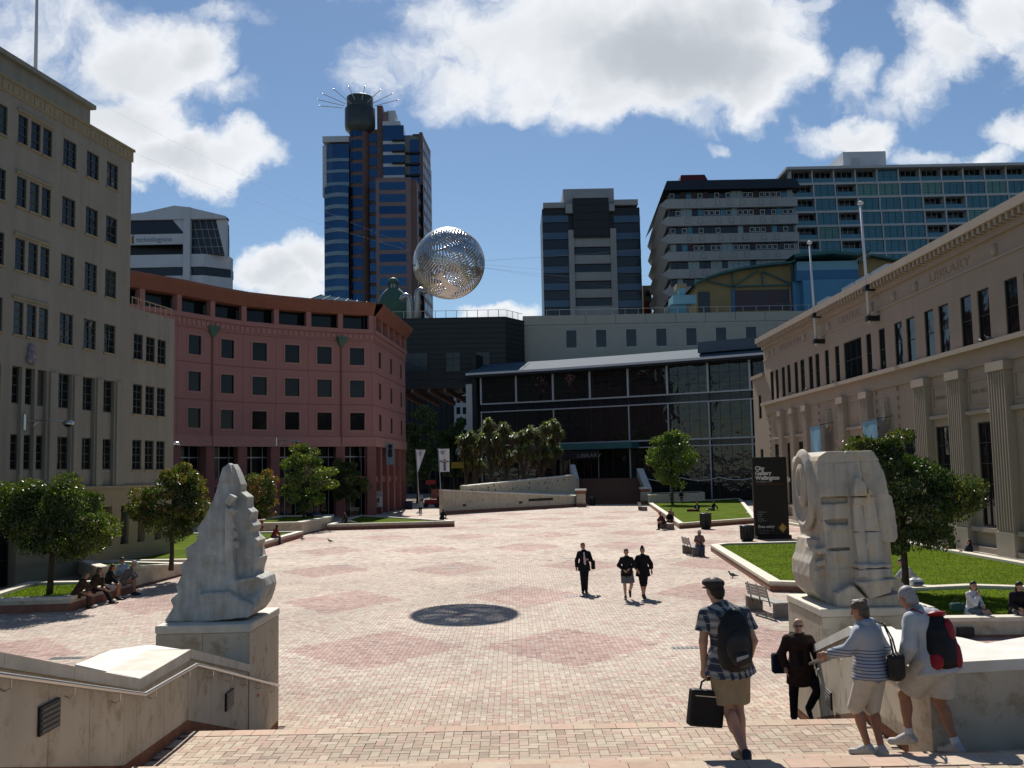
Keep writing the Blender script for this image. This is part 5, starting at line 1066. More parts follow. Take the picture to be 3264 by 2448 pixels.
m = MB(); m.extrude_xz([(T6.X(1105*k,800), Z6(693)), (P6[2], Z6(693)), (P6[2], Z6(742)), (T6.X(1190*k,800), Z6(742))], 0, 1); m.build('wall', [m_white2], T6.t)
m = MB(); m.extrude_xz([(P6[3], Z6(810)), (P6[3], Z6(692)), (T6.X(1395*k,800), Z6(703)), (T6.X(1455*k,800), Z6(800)), (T6.X(1455*k,800), Z6(810))], .6, 1.4); m.build('sloping_glazing', [m_glass_k], T6.t)
for i in range(4):
    m = MB(); x = T6.X((1265+i*40)*k, 800); m.bar((x-.6,.5,Z6(698)), (x+1.0,.5,Z6(808)), .08); m.build('glazing_bar', [m_grey], T6.t)
for i in range(3): m = MB(); z = Z6(730+i*28); m.box(P6[3], T6.X((1410+i*15)*k, 800), .48, .6, z-.04, z+.04); m.build('glazing_bar', [m_grey], T6.t)
m = MB(); m.extrude_xz([(T6.X(1395*k,800), Z6(703)), (P6[5], Z6(692)), (P6[5], Z6(820)), (T6.X(1455*k,800), Z6(820))], .4, 1.6); m.build('wall', [m_white2], T6.t)
m = MB(); m.box(T6.X(700*k,800), T6.X(1190*k,800), -.2, .2, Z6(778), Z6(745)); o = m.build('sign_board', [m_white2], T6.t)
me = text_mesh('technologyone', 1.35, depth=.02); me.transform(Matrix.Diagonal((6.7/max(v.co.x for v in me.vertices), 1, 1, 1))); me.materials.clear(); me.materials.append(M('sign_grey', (.16,.18,.22), .6, 0)); me.name = 'lettering'; link('lettering', me, T6.t, Matrix.Translation((T6.X(885*k,800), -.22, Z6(769))))
m = MB(); m.box(T6.X(842*k,800), T6.X(858*k,800), -.25, -.2, Z6(772), Z6(752)); m.build('emblem', [M('emblem_yellow', (.6,.45,.05), .6, 0)], T6.t); m = MB(); m.box(T6.X(859*k,800), T6.X(868*k,800), -.25, -.2, Z6(775), Z6(748)); m.build('emblem', [M('emblem_purple', (.12,.02,.12), .6, 0)], T6.t)
# --- green copper dome and steel vent pipes behind the pink building
x, y, z = aY(1250, 997, 178); t = thing('copper_dome', (x, 180, 0), 'green copper dome with a small lantern behind the pink building', 'dome')
zz_ = lambda py: aY(1250, py, 180)[2]
m = MB(); m.lathe([(2.7,20),(2.7,zz_(985)),(2.85,zz_(975)),(2.7,zz_(960)),(2.35,zz_(944)),(1.75,zz_(930)),(1.1,zz_(920))], (0,0), 24); m.build('cupola', [m_copper], t, smooth=True)
m = MB(); m.lathe([(.75,zz_(920)),(.68,zz_(905))], (0,0), 12); m.build('lantern', [m_ltgrey], t)
for i in range(8): a = i*math.pi/4; q = MB(); q.box(math.cos(a)*.8-.09, math.cos(a)*.8+.09, math.sin(a)*.8-.09, math.sin(a)*.8+.09, zz_(921), zz_(903)); q.build('column', [m_copper], t)
m = MB(); m.lathe([(1.05,zz_(904)),(1.0,zz_(899)),(.8,zz_(891)),(.35,zz_(886)),(.01,zz_(884))], (0,0), 16); m.build('lantern_roof', [m_copper], t, smooth=True)
for (px, top, sgn, lab) in ((1306, 942, -1, 'shiny bent steel vent pipe, left of the pair'), (1330, 924, 1, 'shiny bent steel vent pipe, right of the pair')):
    x, y, z = aY(px, 1000, 164); zt = aY(px, top, 164)[2]; t = thing('vent_pipe', (x, 164, 20), lab, 'vent pipe'); m = MB(); pts = [(0,0,0),(0,0,zt-20-.9),(sgn*.15,0,zt-20-.3),(sgn*.6,0,zt-20),(sgn*1.1,0,zt-20-.3),(sgn*1.3,0,zt-20-.8)]; m.tube(pts, .5, 14); m.build('duct', [M('galvanised', (.33,.34,.33), .35, .1, 2, metal=.9)], t, smooth=True)
    for i in range(4): m = MB(); m.lathe([(.54,0),(.56,.08),(.54,.16)], (0,0), 14); o = m.build('joint_ring', [m_steel], t); o.location.z = 2+i*1.0
# --- buildings glimpsed through the gap
T7 = Rig('street_building', 240, 'dark building with a pale lit end, seen under the black bridge', 1300)
T7.box('wall', 1290, 1450, 1180, 1600, m_black, 2, 12); T7.box('pale_wall', 1449, 1512, 1240, 1600, m_white2, 0, 12)
for i in range(3):
    for j in range(5): T7.box('window', 1455+i*20, 1467+i*20, 1262+j*36, 1284+j*36, m_glass_k, -.1, 0)
for i in range(9): T7.box('fin', 1300+i*17, 1303+i*17, 1180, 1500, m_roofd, 1.6, 2)
T8 = Rig('street_building', 230, 'dim low shops beyond the trees in the gap', 1300); T8.box('wall', 1290, 1530, 1470, 1600, M('dim_shopfront', (.05,.05,.045), .7, .3, 1), 0, 8)
for i in range(10): T8.box('window', 1300+i*23, 1318+i*23, 1500, 1580, m_glass_d, -.1, 0)
# ================================================================ implicit surfaces for bodies and carved stone
def sdf_mesh(name, prims, mats, vox=.02, k=.03, smooth=True, noise=0.0):
    """prims: dicts t='cap'|'ell'|'box'|'poly'; op 'u' union, 's' subtract; m material slot. Returns one continuous mesh."""
    lo = np.array([1e9]*3); hi = -lo
    for p in prims:
        if p.get('op') == 's' or p['t'] == 'plane': continue
        a, b = pbounds(p); lo = np.minimum(lo, a); hi = np.maximum(hi, b)
    lo -= vox*3 + k*.5; hi += vox*3 + k*.5; n = np.ceil((hi-lo)/vox).astype(int)+1
    F = np.full(n, 1.0, np.float32); T = np.zeros(n, np.int8); D0 = np.full(n, 1e3, np.float32)
    ax = [lo[i]+vox*np.arange(n[i]) for i in range(3)]
    for p in prims:
        if p['t'] == 'plane': i0, i1 = np.zeros(3, int), n
        else:
            a, b = pbounds(p); i0 = np.maximum(0, np.floor((a-lo-vox*3-k)/vox).astype(int)); i1 = np.minimum(n, np.ceil((b-lo+vox*3+k)/vox).astype(int)+1)
        if (i1 <= i0).any(): continue
        sl = tuple(slice(i0[i], i1[i]) for i in range(3))
        X, Y, Z = np.meshgrid(ax[0][sl[0]], ax[1][sl[1]], ax[2][sl[2]], indexing='ij'); d = pdist(p, X, Y, Z).astype(np.float32)
        f = F[sl]; kk = p.get('k', k); op = p.get('op', 'u')
        if op == 's' or p['t'] == 'plane':
            d2 = -d if op == 's' else d; h = np.maximum(kk-np.abs(f-d2), 0)/max(kk, 1e-6); F[sl] = np.maximum(f, d2) + h*h*kk*.25
            if 'm' in p and op == 's': T[sl] = np.where(d2 > f-.01, p['m'], T[sl])
        else:
            h = np.maximum(kk-np.abs(f-d), 0)/max(kk, 1e-6); F[sl] = np.minimum(f, d) - h*h*kk*.25
            if 'm' in p: dd = d+p.get('bias', 0); T[sl] = np.where(dd < D0[sl], p['m'], T[sl]); D0[sl] = np.minimum(D0[sl], dd)
    if noise:
        X, Y, Z = np.meshgrid(*ax, indexing='ij'); F += noise*(np.sin(X*9+np.sin(Y*7))*np.sin(Y*8+Z*3)*np.sin(Z*10+np.sin(X*6)) + .5*np.sin(X*23+Z*11)*np.sin(Y*19+Z*21)).astype(np.float32)
    S = F < 0; c = np.zeros(tuple(n-1), np.int8)
    for dx in (0, 1):
        for dy in (0, 1):
            for dz in (0, 1): c += S[dx:n[0]-1+dx, dy:n[1]-1+dy, dz:n[2]-1+dz]
    act = (c > 0) & (c < 8); I = np.argwhere(act); idm = np.full(act.shape, -1, np.int64); idm[act] = np.arange(len(I)); acc_ = np.zeros((len(I), 3)); cnt = np.zeros(len(I))
    for e in range(3):
        o = [q for q in range(3) if q != e]
        for u in (0, 1):
            for v in (0, 1):
                a = I.copy(); a[:, o[0]] += u; a[:, o[1]] += v; b = a.copy(); b[:, e] += 1
                fa = F[a[:,0],a[:,1],a[:,2]]; fb = F[b[:,0],b[:,1],b[:,2]]; cr = (fa < 0) != (fb < 0); t = np.where(cr, fa/np.where(cr, fa-fb, 1), 0)
                pt = a.astype(float); pt[:, e] += t; acc_ += pt*cr[:, None]; cnt += cr
    V = acc_/cnt[:, None]*vox + lo; Q = []
    for e in range(3):
        o = [(e+1) % 3, (e+2) % 3]; sa = [slice(None)]*3; sb = [slice(None)]*3; sa[e] = slice(0, n[e]-1); sb[e] = slice(1, n[e])
        A = S[tuple(sa)]; B = S[tuple(sb)]; P = np.argwhere(A != B)
        P = P[(P[:, o[0]] > 0) & (P[:, o[1]] > 0) & (P[:, o[0]] < n[o[0]]-1) & (P[:, o[1]] < n[o[1]]-1)]
        ids = []
        for (u, v) in ((-1,-1),(0,-1),(0,0),(-1,0)): q = P.copy(); q[:, o[0]] += u; q[:, o[1]] += v; ids.append(idm[q[:,0],q[:,1],q[:,2]])
        q4 = np.stack(ids, 1); ins = A[P[:,0],P[:,1],P[:,2]]; q4[~ins] = q4[~ins][:, ::-1]; Q.append(q4)
    Q = np.concatenate(Q); mi = None
    if len(mats) > 1:
        ii = np.clip(np.round((V-lo)/vox).astype(int), 0, n-1); tv = T[ii[:,0],ii[:,1],ii[:,2]]; mi = tv[Q[:, 0]]
    return npmesh(name, V, Q, mats, None, smooth, mi)
def pbounds(p):
    t = p['t']
    if t == 'cap': a, b = np.array(p['a'], float), np.array(p['b'], float); r = max(p['ra'], p['rb']); return np.minimum(a, b)-r, np.maximum(a, b)+r
    if t == 'ell': c = np.array(p['c'], float); r = np.array(p['r'], float); r = np.full(3, r.max()) if 'rot' in p else r; return c-r, c+r
    if t == 'box': c = np.array(p['c'], float); r = np.array(p['h'], float); r = np.full(3, np.linalg.norm(r)) if 'rz' in p or 'ry' in p else r; return c-r-p.get('rd', 0), c+r+p.get('rd', 0)
    if t == 'poly': q = np.array(p['p']); return np.array([q[:,0].min(), p['y'][0], q[:,1].min()]), np.array([q[:,0].max(), p['y'][1], q[:,1].max()])
def pdist(p, X, Y, Z):
    t = p['t']
    if t == 'cap':
        a, b = np.array(p['a'], float), np.array(p['b'], float); ba = b-a; L = max(1e-9, ba@ba); h = np.clip(((X-a[0])*ba[0]+(Y-a[1])*ba[1]+(Z-a[2])*ba[2])/L, 0, 1)
        d = np.sqrt((X-a[0]-ba[0]*h)**2 + (Y-a[1]-ba[1]*h)**2*p.get('sq', 1) + (Z-a[2]-ba[2]*h)**2) - (p['ra']+(p['rb']-p['ra'])*h)
        if p.get('cut'): u = ba/math.sqrt(L); d = np.maximum(d, (X-b[0])*u[0]+(Y-b[1])*u[1]+(Z-b[2])*u[2])
        return d
    if t == 'ell':
        c, r = p['c'], p['r']; x, y, z = X-c[0], Y-c[1], Z-c[2]
        if 'rot' in p: R = np.array(Matrix.Rotation(p['rot'][1], 3, p['rot'][0])).T; x, y, z = R[0][0]*x+R[0][1]*y+R[0][2]*z, R[1][0]*x+R[1][1]*y+R[1][2]*z, R[2][0]*x+R[2][1]*y+R[2][2]*z
        q = np.sqrt((x/r[0])**2+(y/r[1])**2+(z/r[2])**2); g_ = np.sqrt((x/r[0]**2)**2+(y/r[1]**2)**2+(z/r[2]**2)**2); return q*(q-1)/np.maximum(g_, 1e-6)
    if t == 'box':
        c, h = p['c'], p['h']; x, y, z = X-c[0], Y-c[1], Z-c[2]
        if 'rz' in p: a = p['rz']; x, y = x*math.cos(a)+y*math.sin(a), -x*math.sin(a)+y*math.cos(a)
        if 'ry' in p: a = p['ry']; x, z = x*math.cos(a)-z*math.sin(a), x*math.sin(a)+z*math.cos(a)
        qx, qy, qz = np.abs(x)-h[0], np.abs(y)-h[1], np.abs(z)-h[2]
        return np.sqrt(np.maximum(qx, 0)**2+np.maximum(qy, 0)**2+np.maximum(qz, 0)**2) + np.minimum(np.maximum(qx, np.maximum(qy, qz)), 0) - p.get('rd', 0)
    if t == 'poly':
        P = np.array(p['p'], float); x, z = X[:, 0, :], Z[:, 0, :]; d = np.full(x.shape, 1e9); ins = np.zeros(x.shape, bool)
        for (ax_, az_), (bx_, bz_) in zip(P, np.roll(P, -1, 0)):
            ex, ez = bx_-ax_, bz_-az_; h = np.clip(((x-ax_)*ex+(z-az_)*ez)/(ex*ex+ez*ez), 0, 1); d = np.minimum(d, np.hypot(x-ax_-ex*h, z-az_-ez*h))
            ins ^= ((az_ > z) != (bz_ > z)) & (x < (bx_-ax_)*(z-az_)/((bz_-az_) if abs(bz_-az_) > 1e-12 else 1e-12) + ax_)
        d = np.where(ins, -d, d)[:, None, :]; yc = (p['y'][0]+p['y'][1])/2; yh = (p['y'][1]-p['y'][0])/2 - p.get('rd', 0); tp = p.get('taper', 0)
        yh = yh - tp*np.maximum(Z-p.get('tz', 0), 0); return np.maximum(d, np.abs(Y-yc-p.get('lean', 0)*Z)-yh)
    if t == 'plane': n_ = p['n']; return (X*n_[0]+Y*n_[1]+Z*n_[2]) - p['d']
def cap(a, b, ra, rb=None, **k): return dict(t='cap', a=a, b=b, ra=ra, rb=ra if rb is None else rb, **k)
def ell(c, r, **k): return dict(t='ell', c=c, r=r, **k)
def bx(c, h, **k): return dict(t='box', c=c, h=h, **k)
def poly(p, y0, y1, **k): return dict(t='poly', p=p, y=(y0, y1), **k)
# ---------------------------------------------------------------- winged sculpture on the left pedestal
def sculpt_left():
    k = .00176
    def q(x, y): return ((x-560)*k, (1610-y)*k)
    t = thing('sculpture', (-5.09, 16.95, 2.10), 'tall pale stone sculpture like a winged canoe prow on the left pedestal', 'sculpture')
    A = [q(*p) for p in ((720,150),(660,195),(640,260),(615,400),(575,540),(520,660),(448,768),(470,800),(452,880),(350,950),(378,1045),(318,1098),(340,1180),(290,1290),(312,1352),(245,1408),(278,1475),(200,1605),(560,1612),(800,1560),(830,1250),(800,940),(760,600),(770,300))]
    B = [q(*p) for p in ((735,160),(765,215),(795,290),(820,360),(815,425),(886,482),(884,580),(932,628),(915,700),(962,760),(925,825),(1000,900),(972,955),(1000,1060),(1018,1052),(975,1195),(985,1260),(700,1300),(700,600),(715,300))]
    P = [poly(A, -.55, .50, taper=.16, lean=.02, k=.03), poly(B, -.22, .62, taper=.10, k=.02), poly([q(*p) for p in ((735,560),(800,600),(815,1240),(735,1240))], -.40, .2, k=.02)]
    for z, (px, py) in enumerate(((780,500),(790,620),(775,740),(790,830),(800,930))): P.append(bx((q(px,py)[0], -.34+.02*z, q(px,py)[1]), (.06,.09,.085), ry=.6+.2*z, k=.03))
    P += [poly([q(*p) for p in ((520,1335),(700,1275),(860,1240),(1040,1212),(1085,1240),(1105,1320),(1085,1400),(1045,1500),(990,1575),(560,1612))], -.60, .50, k=.05)]
    P += [poly([q(*p) for p in ((540,1160),(1180,1120),(1180,1600),(1000,1430),(860,1330),(540,1345))], -1.2, -.45, op='s', k=.08), ell((.74,-.55,.50), (.26,.30,.16), op='s', k=.10), ell((.50,-.78,.80), (.50,.40,.22), op='s', k=.08), ell((.35,-1.0,.25), (.9,.42,.5), op='s', k=.06)]
    P += [poly([q(*p) for p in ((700,440),(735,440),(730,1100),(700,1100))], -.75, -.36, op='s', k=.01), poly([q(*p) for p in ((650,640),(668,640),(640,900),(620,900))], -.75, -.42, op='s', k=.01), poly([q(*p) for p in ((450,1080),(480,1080),(560,1320),(530,1320))], -.8, -.49, op='s', k=.01),
          poly([q(*p) for p in ((430,1020),(640,1000),(640,1012),(430,1034))], -.8, -.45, op='s', k=.01), poly([q(*p) for p in ((340,1180),(760,1160),(760,1172),(340,1192))], -.8, -.50, op='s', k=.01), poly([q(*p) for p in ((400,955),(700,945),(700,955),(400,965))], -.8, -.44, op='s', k=.01),
          poly([q(*p) for p in ((664,1320),(676,1320),(676,1610),(664,1610))], -.9, -.60, op='s', k=.01), poly([q(*p) for p in ((455,1090),(462,1090),(470,1600),(463,1600))], -.9, -.52, op='s', k=.01), dict(t='plane', n=(0,0,-1), d=.0, k=.005)]
    o = link('carved_stone', sdf_mesh('carved_stone', P, [m_stone2], .018, .02, noise=.004), t)
sculpt_left()
# ---------------------------------------------------------------- blocky sculpture on the right pedestal
def sculpt_right():
    k = .00200
    t = thing('sculpture', (5.76, 17.5, 2.10), 'massive blocky cream stone sculpture of columns, scrolls and steps on the right pedestal', 'sculpture')
    xc = 580
    def q(x, y): return ((x-xc)*k, (1395-y)*k)
    def pb_(pts, y0, y1, **kk): return poly([q(*p) for p in pts], y0, y1, **kk)
    P = [pb_(((255,190),(270,150),(340,112),(720,112),(765,185),(812,300),(840,480),(262,497)), -.72, .86, k=.03), pb_(((262,497),(700,490),(700,780),(300,780)), -.66, .86, k=.02),
         pb_(((690,488),(865,492),(888,620),(902,840),(872,880),(745,870)), -.70, .75, k=.05), pb_(((300,780),(760,780),(780,1400),(345,1400),(330,1200),(312,1000)), -.62, .84, k=.02), pb_(((730,850),(868,850),(875,1100),(885,1390),(740,1390)), -.52, .7, k=.02),
         pb_(((520,560),(700,540),(735,800),(762,1050),(545,1050),(520,800)), -.82, -.3, k=.02), pb_(((520,500),(692,492),(695,545),(520,560)), -.88, -.3, k=.02), pb_(((538,325),(590,360),(675,470),(640,486),(500,486)), -.95, -.3, k=.03),
         cap((q(650,1098)[0],-.72,q(650,1148)[1]),(q(650,1098)[0],-.72,q(650,1058)[1]), .25, cut=True, k=.02), bx((q(655,1100)[0],-.72,q(655,1100)[1]), (.245,.2,.095), rd=.02, k=.02),
         pb_(((512,1185),(830,1160),(828,1192),(515,1222)), -1.0, .3, k=.01), pb_(((530,1222),(828,1192),(770,1240),(560,1262)), -.98, .3, k=.01), pb_(((560,1262),(770,1240),(775,1275),(600,1325)), -.96, .3, k=.01), pb_(((345,1280),(480,1215),(590,1328),(890,1290),(890,1400),(340,1400)), -.86, .84, k=.03),
         pb_(((880,1170),(930,1195),(1028,1290),(1028,1385),(880,1395)), -.45, .75, k=.02)]
    # joints and undercuts
    for pts, d in ((((384,200),(392,200),(402,490),(394,490)),.70),(((498,200),(506,200),(515,490),(505,490)),.70),(((612,180),(620,180),(632,470),(624,470)),.69),(((382,500),(388,500),(394,920),(388,920)),.63),(((596,560),(604,560),(634,1045),(626,1045)),.79),(((405,940),(411,940),(418,1240),(412,1240)),.60),
                   (((262,208),(765,188),(765,196),(262,217)),.70),(((300,785),(740,780),(740,788),(300,793)),.66),(((300,925),(508,918),(508,940),(300,946)),.50),(((330,1085),(880,1072),(880,1080),(330,1094)),.60),(((490,112),(500,112),(490,160),(482,160)),.6)):
        P.append(pb_(pts, -1.2, -d, op='s', k=.012))
    P += [pb_(((285,500),(505,500),(505,545),(285,552)), -1, -.56, op='s', k=.04), pb_(((300,690),(500,680),(500,728),(330,722)), -1, -.52, op='s', k=.05), cap((q(350,640)[0],-.75,q(350,690)[1]),(q(372,590)[0],-.75,q(372,590)[1]), .05, op='s', k=.03)]
    # left flank: scroll ring and stepped slabs, seen from the side
    sx = q(262,0)[0]
    for (y, r_) in ((.12, 1),): 
        zc = q(0,440)[1]
        P += [ell((sx-.02,.12,zc), (.13,.60,.72), k=.03), ell((sx-.10,.12,zc-.02), (.12,.46,.58), op='s', k=.02), ell((sx-.04,.12,zc+.10), (.10,.28,.40), k=.02), ell((sx-.14,.10,zc+.12), (.10,.13,.24), op='s', k=.02)]
    for i, py in enumerate((920, 1030, 1110, 1160)): P.append(bx((q(318,0)[0]-.05, -.25+.1*i, q(0,py)[1]-.04), (.09,.34,.045), ry=-.25, k=.015))
    P += [pb_(((262,860),(232,1000),(205,1060),(200,1180),(232,1300),(345,1400),(340,860)), -.35, .75, k=.06), dict(t='plane', n=(0,0,-1), d=0, k=.005)]
    link('carved_stone', sdf_mesh('carved_stone', P, [m_stoneR], .018, .012, noise=.003), t)
sculpt_right()
# ---------------------------------------------------------------- hanging fern sphere
def sphere():
    c = Vector((-2.91, 47, 14.44)); R = 1.72
    t = thing('fern_sphere', c, 'silver metal sphere of pierced fern leaves hanging on cables above the plaza', 'sculpture')
    nu, nv = 300, 150; th = np.linspace(0, 2*np.pi, nu, endpoint=False); ph = np.linspace(.01, np.pi-.01, nv+1); TH, PH = np.meshgrid(th, ph, indexing='ij')
    V = np.stack([R*np.sin(PH)*np.cos(TH), R*np.sin(PH)*np.sin(TH), R*np.cos(PH)], -1).reshape(-1, 3)
    I, J = np.meshgrid(np.arange(nu), np.arange(nv), indexing='ij'); I2 = (I+1) % nu; Q = np.stack([I*(nv+1)+J, I*(nv+1)+J+1, I2*(nv+1)+J+1, I2*(nv+1)+J], -1).reshape(-1, 4)
    C = V[Q].mean(1)/R; hole = np.zeros(len(Q), bool); rg = np.random.default_rng(3)
    fr = []
    for i in range(15):
        z = 1-2*(i+.5)/15; a = i*2.39996; p = np.array([math.sqrt(1-z*z)*math.cos(a), math.sqrt(1-z*z)*math.sin(a), z]); d = rg.normal(size=3); d -= d@p*p; d /= np.linalg.norm(d); fr.append((p, d, np.cross(p, d)))
    best = np.full(len(Q), -2.0); own = np.zeros(len(Q), int)
    for i, (p, d, e) in enumerate(fr): s_ = C@p; own = np.where(s_ > best, i, own); best = np.maximum(best, s_)
    for i, (p, d, e) in enumerate(fr):
        m_ = own == i; x, y, z = C[m_]@d, C[m_]@e, C[m_]@p; lo_ = np.arctan2(x, z); w = np.arctan2(y - .35*x*x, np.hypot(x, z)); Wd = .34*np.cos(np.clip((lo_-.05)*2.2, -1.5, 1.5))+.06; 
        fz = (lo_*11 + np.abs(w)*6.0) % 1.0; gap = .20 + .34*np.abs(w)/np.maximum(Wd, .05); hole[m_] = (np.abs(w) > .03) & (fz < gap) & (np.abs(w) < Wd+.05)
    Q = Q[~hole]; me = npmesh('fern_shell', V, Q, [M('aluminium', (.50,.50,.50), .30, .15, 3, metal=1.0)], None, True)
    o = link('fern_shell', me, t); sl = o.modifiers.new('thickness', 'SOLIDIFY'); sl.thickness = .018
    m = MB(); m.lathe([(.02,R-.02),(.12,R),(.12,R+.06),(.02,R+.08)], (0,0), 10); m.build('top_boss', [m_steel], t)
    m_wire = M('wire_grey', (.16,.16,.16), .7, 0)
    ends = [(aY(300,318,52.5),'upper wire from the sphere to the cream building roof'),(aY(418,482,51.6),'lower wire from the sphere to the corner of the cream building'),((21.3,68,15.5),'wire from the sphere to the shorter gallery flagpole'),((21.3,58,15.5),'wire from the sphere to the taller gallery flagpole'),(aY(2330,760,190),'wire from the sphere rising right across the grey office block'),(aY(1940,880,150),'lowest wire from the sphere towards the cream panel roof')]
    for i, (e_, lb) in enumerate(ends):
        d = (Vector(e_)-c); st_ = c + d.normalized()*R; t2 = thing('cable', st_, lb, 'cable'); m = MB(); L_ = d.length-R; n_ = d.normalized(); m.tube([tuple(n_*L_*u - Vector((0,0,1))*4*u*(1-u)*.35) for u in [j/10 for j in range(11)]], .003 if i < 4 else .006, 5); m.build('wire', [m_wire], t2)
sphere()
# ---------------------------------------------------------------- trees
m_bark = M('bark', (.055,.042,.032), .95, .3, 6, bump=.5); m_leaf = leafmat('leaf')
def leaves(n, cen, size, cols, rg, up=.4):
    d = rg.normal(size=(n, 3)); d[:, 2] = np.abs(d[:, 2])*up + d[:, 2]*.5; d /= np.linalg.norm(d, axis=1)[:, None]; u = np.cross(d, rg.normal(size=(n, 3))); u /= np.linalg.norm(u, axis=1)[:, None]; v = np.cross(d, u); s = size*rg.uniform(.6, 1.3, (n, 1))
    V = np.stack([cen-u*s, cen+v*s*.42, cen+u*s, cen-v*s*.42], 1).reshape(-1, 3); return V, np.arange(n*4).reshape(-1, 4), cols
def tree(x, y, zb, w, h, zc, label, seed, n=9000, leaf=.075, tips=None, green=((.02,.042,.008),(.055,.088,.015)), trunk_r=.09, group=None, dx=0, name='tree', clumps=None, bare=None):
    rg = np.random.default_rng(seed); t = thing(name, (x, y, zb), label, 'tree', group=group); m = MB(); zc -= zb; ztr = zc-h*.42
    m.tube([(0,0,-.1),(.03,.02,ztr*.5),(dx*.3,0,ztr),(dx*.7,0,zc-h*.1),(dx,.1,zc+h*.2)], [trunk_r*1.3,trunk_r,trunk_r*.9,trunk_r*.55,trunk_r*.25], 9)
    nc = clumps or 70; P = rg.normal(size=(nc, 3)); P /= np.linalg.norm(P, axis=1)[:, None]; rr = rg.uniform(.35, 1.0, nc)**.6; P *= rr[:, None]; prof = 1.0 - .35*np.clip(P[:, 2], 0, 1); prof = np.where(P[:, 2] < -.3, prof*.92, prof)
    C_ = P*np.stack([prof*w/2*.86, prof*w/2*.86, np.full(nc, h/2*.88)], 1) + np.array([dx, 0, zc])
    for i in range(0, nc, 5):
        a = Vector((dx*.4, 0, ztr + (zc-ztr)*rg.uniform(0, .9))); b = Vector(C_[i]); mid = a.lerp(b, .5)+Vector((0,0,.12*h*rg.uniform(-.2,1))); m.tube([a, mid, b], [trunk_r*.42, trunk_r*.26, trunk_r*.08], 5)
    m.build('trunk', [m_bark], t, smooth=True)
    ci = rg.integers(0, nc, n); cr = rg.uniform(.10, .25, nc)*w*.64; C_ += (np.sin(C_[:, ::-1]*1.7+seed)*.08*w)*[1, 1, .5]; C_ -= C_.mean(0) - np.array([dx, 0, zc]); off = rg.normal(size=(n, 3)); off /= np.linalg.norm(off, axis=1)[:, None]; off *= (rg.uniform(.25, 1, (n, 1))**.5); cen = C_[ci] + off*cr[ci][:, None]*np.array([1, 1, .62])
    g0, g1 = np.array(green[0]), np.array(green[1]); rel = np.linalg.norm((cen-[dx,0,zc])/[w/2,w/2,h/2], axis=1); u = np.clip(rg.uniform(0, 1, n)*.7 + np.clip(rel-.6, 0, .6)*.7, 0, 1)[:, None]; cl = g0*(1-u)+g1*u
    if tips is not None: q = (rel > .72) & (rg.uniform(0, 1, n) < tips[1]) & ((cen[:, 2] > zc-h*.25) | (rg.uniform(0, 1, n) < .4)); cl[q] = np.array(tips[0])*rg.uniform(.6, 1.2, (q.sum(), 1))  # outer tips: new growth, with backlit brightness painted into the leaf colour
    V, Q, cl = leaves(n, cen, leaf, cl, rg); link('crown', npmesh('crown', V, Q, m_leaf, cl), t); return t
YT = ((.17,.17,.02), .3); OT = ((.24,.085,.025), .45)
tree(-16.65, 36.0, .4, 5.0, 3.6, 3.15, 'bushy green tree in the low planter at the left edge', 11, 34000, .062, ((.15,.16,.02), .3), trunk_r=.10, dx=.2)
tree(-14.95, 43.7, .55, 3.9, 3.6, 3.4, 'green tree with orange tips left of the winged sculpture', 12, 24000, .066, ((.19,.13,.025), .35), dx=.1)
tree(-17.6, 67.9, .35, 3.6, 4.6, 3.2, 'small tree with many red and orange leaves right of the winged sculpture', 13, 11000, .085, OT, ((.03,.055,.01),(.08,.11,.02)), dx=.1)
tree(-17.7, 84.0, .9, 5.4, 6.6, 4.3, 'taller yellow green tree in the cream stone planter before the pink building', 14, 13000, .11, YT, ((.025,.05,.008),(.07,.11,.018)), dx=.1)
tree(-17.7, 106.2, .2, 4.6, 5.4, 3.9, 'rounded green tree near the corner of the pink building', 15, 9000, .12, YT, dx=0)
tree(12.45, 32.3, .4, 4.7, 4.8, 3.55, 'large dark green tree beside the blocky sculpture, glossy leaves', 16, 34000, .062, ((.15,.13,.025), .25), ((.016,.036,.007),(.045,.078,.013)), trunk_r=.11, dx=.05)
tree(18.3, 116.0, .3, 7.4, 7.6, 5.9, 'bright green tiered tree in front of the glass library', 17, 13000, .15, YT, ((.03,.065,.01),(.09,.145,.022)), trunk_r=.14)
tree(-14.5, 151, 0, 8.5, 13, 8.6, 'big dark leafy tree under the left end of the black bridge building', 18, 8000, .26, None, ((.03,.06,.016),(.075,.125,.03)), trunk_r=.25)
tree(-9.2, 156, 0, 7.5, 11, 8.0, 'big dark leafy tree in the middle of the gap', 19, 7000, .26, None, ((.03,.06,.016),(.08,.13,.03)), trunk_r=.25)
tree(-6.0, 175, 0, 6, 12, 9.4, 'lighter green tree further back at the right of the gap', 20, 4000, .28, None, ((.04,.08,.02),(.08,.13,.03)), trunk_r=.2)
tree(-20, 170, 0, 9, 12, 7.5, 'dark leafy tree behind the corner of the pink building', 21, 4000, .28, None, ((.02,.04,.012),(.045,.08,.02)), trunk_r=.2)
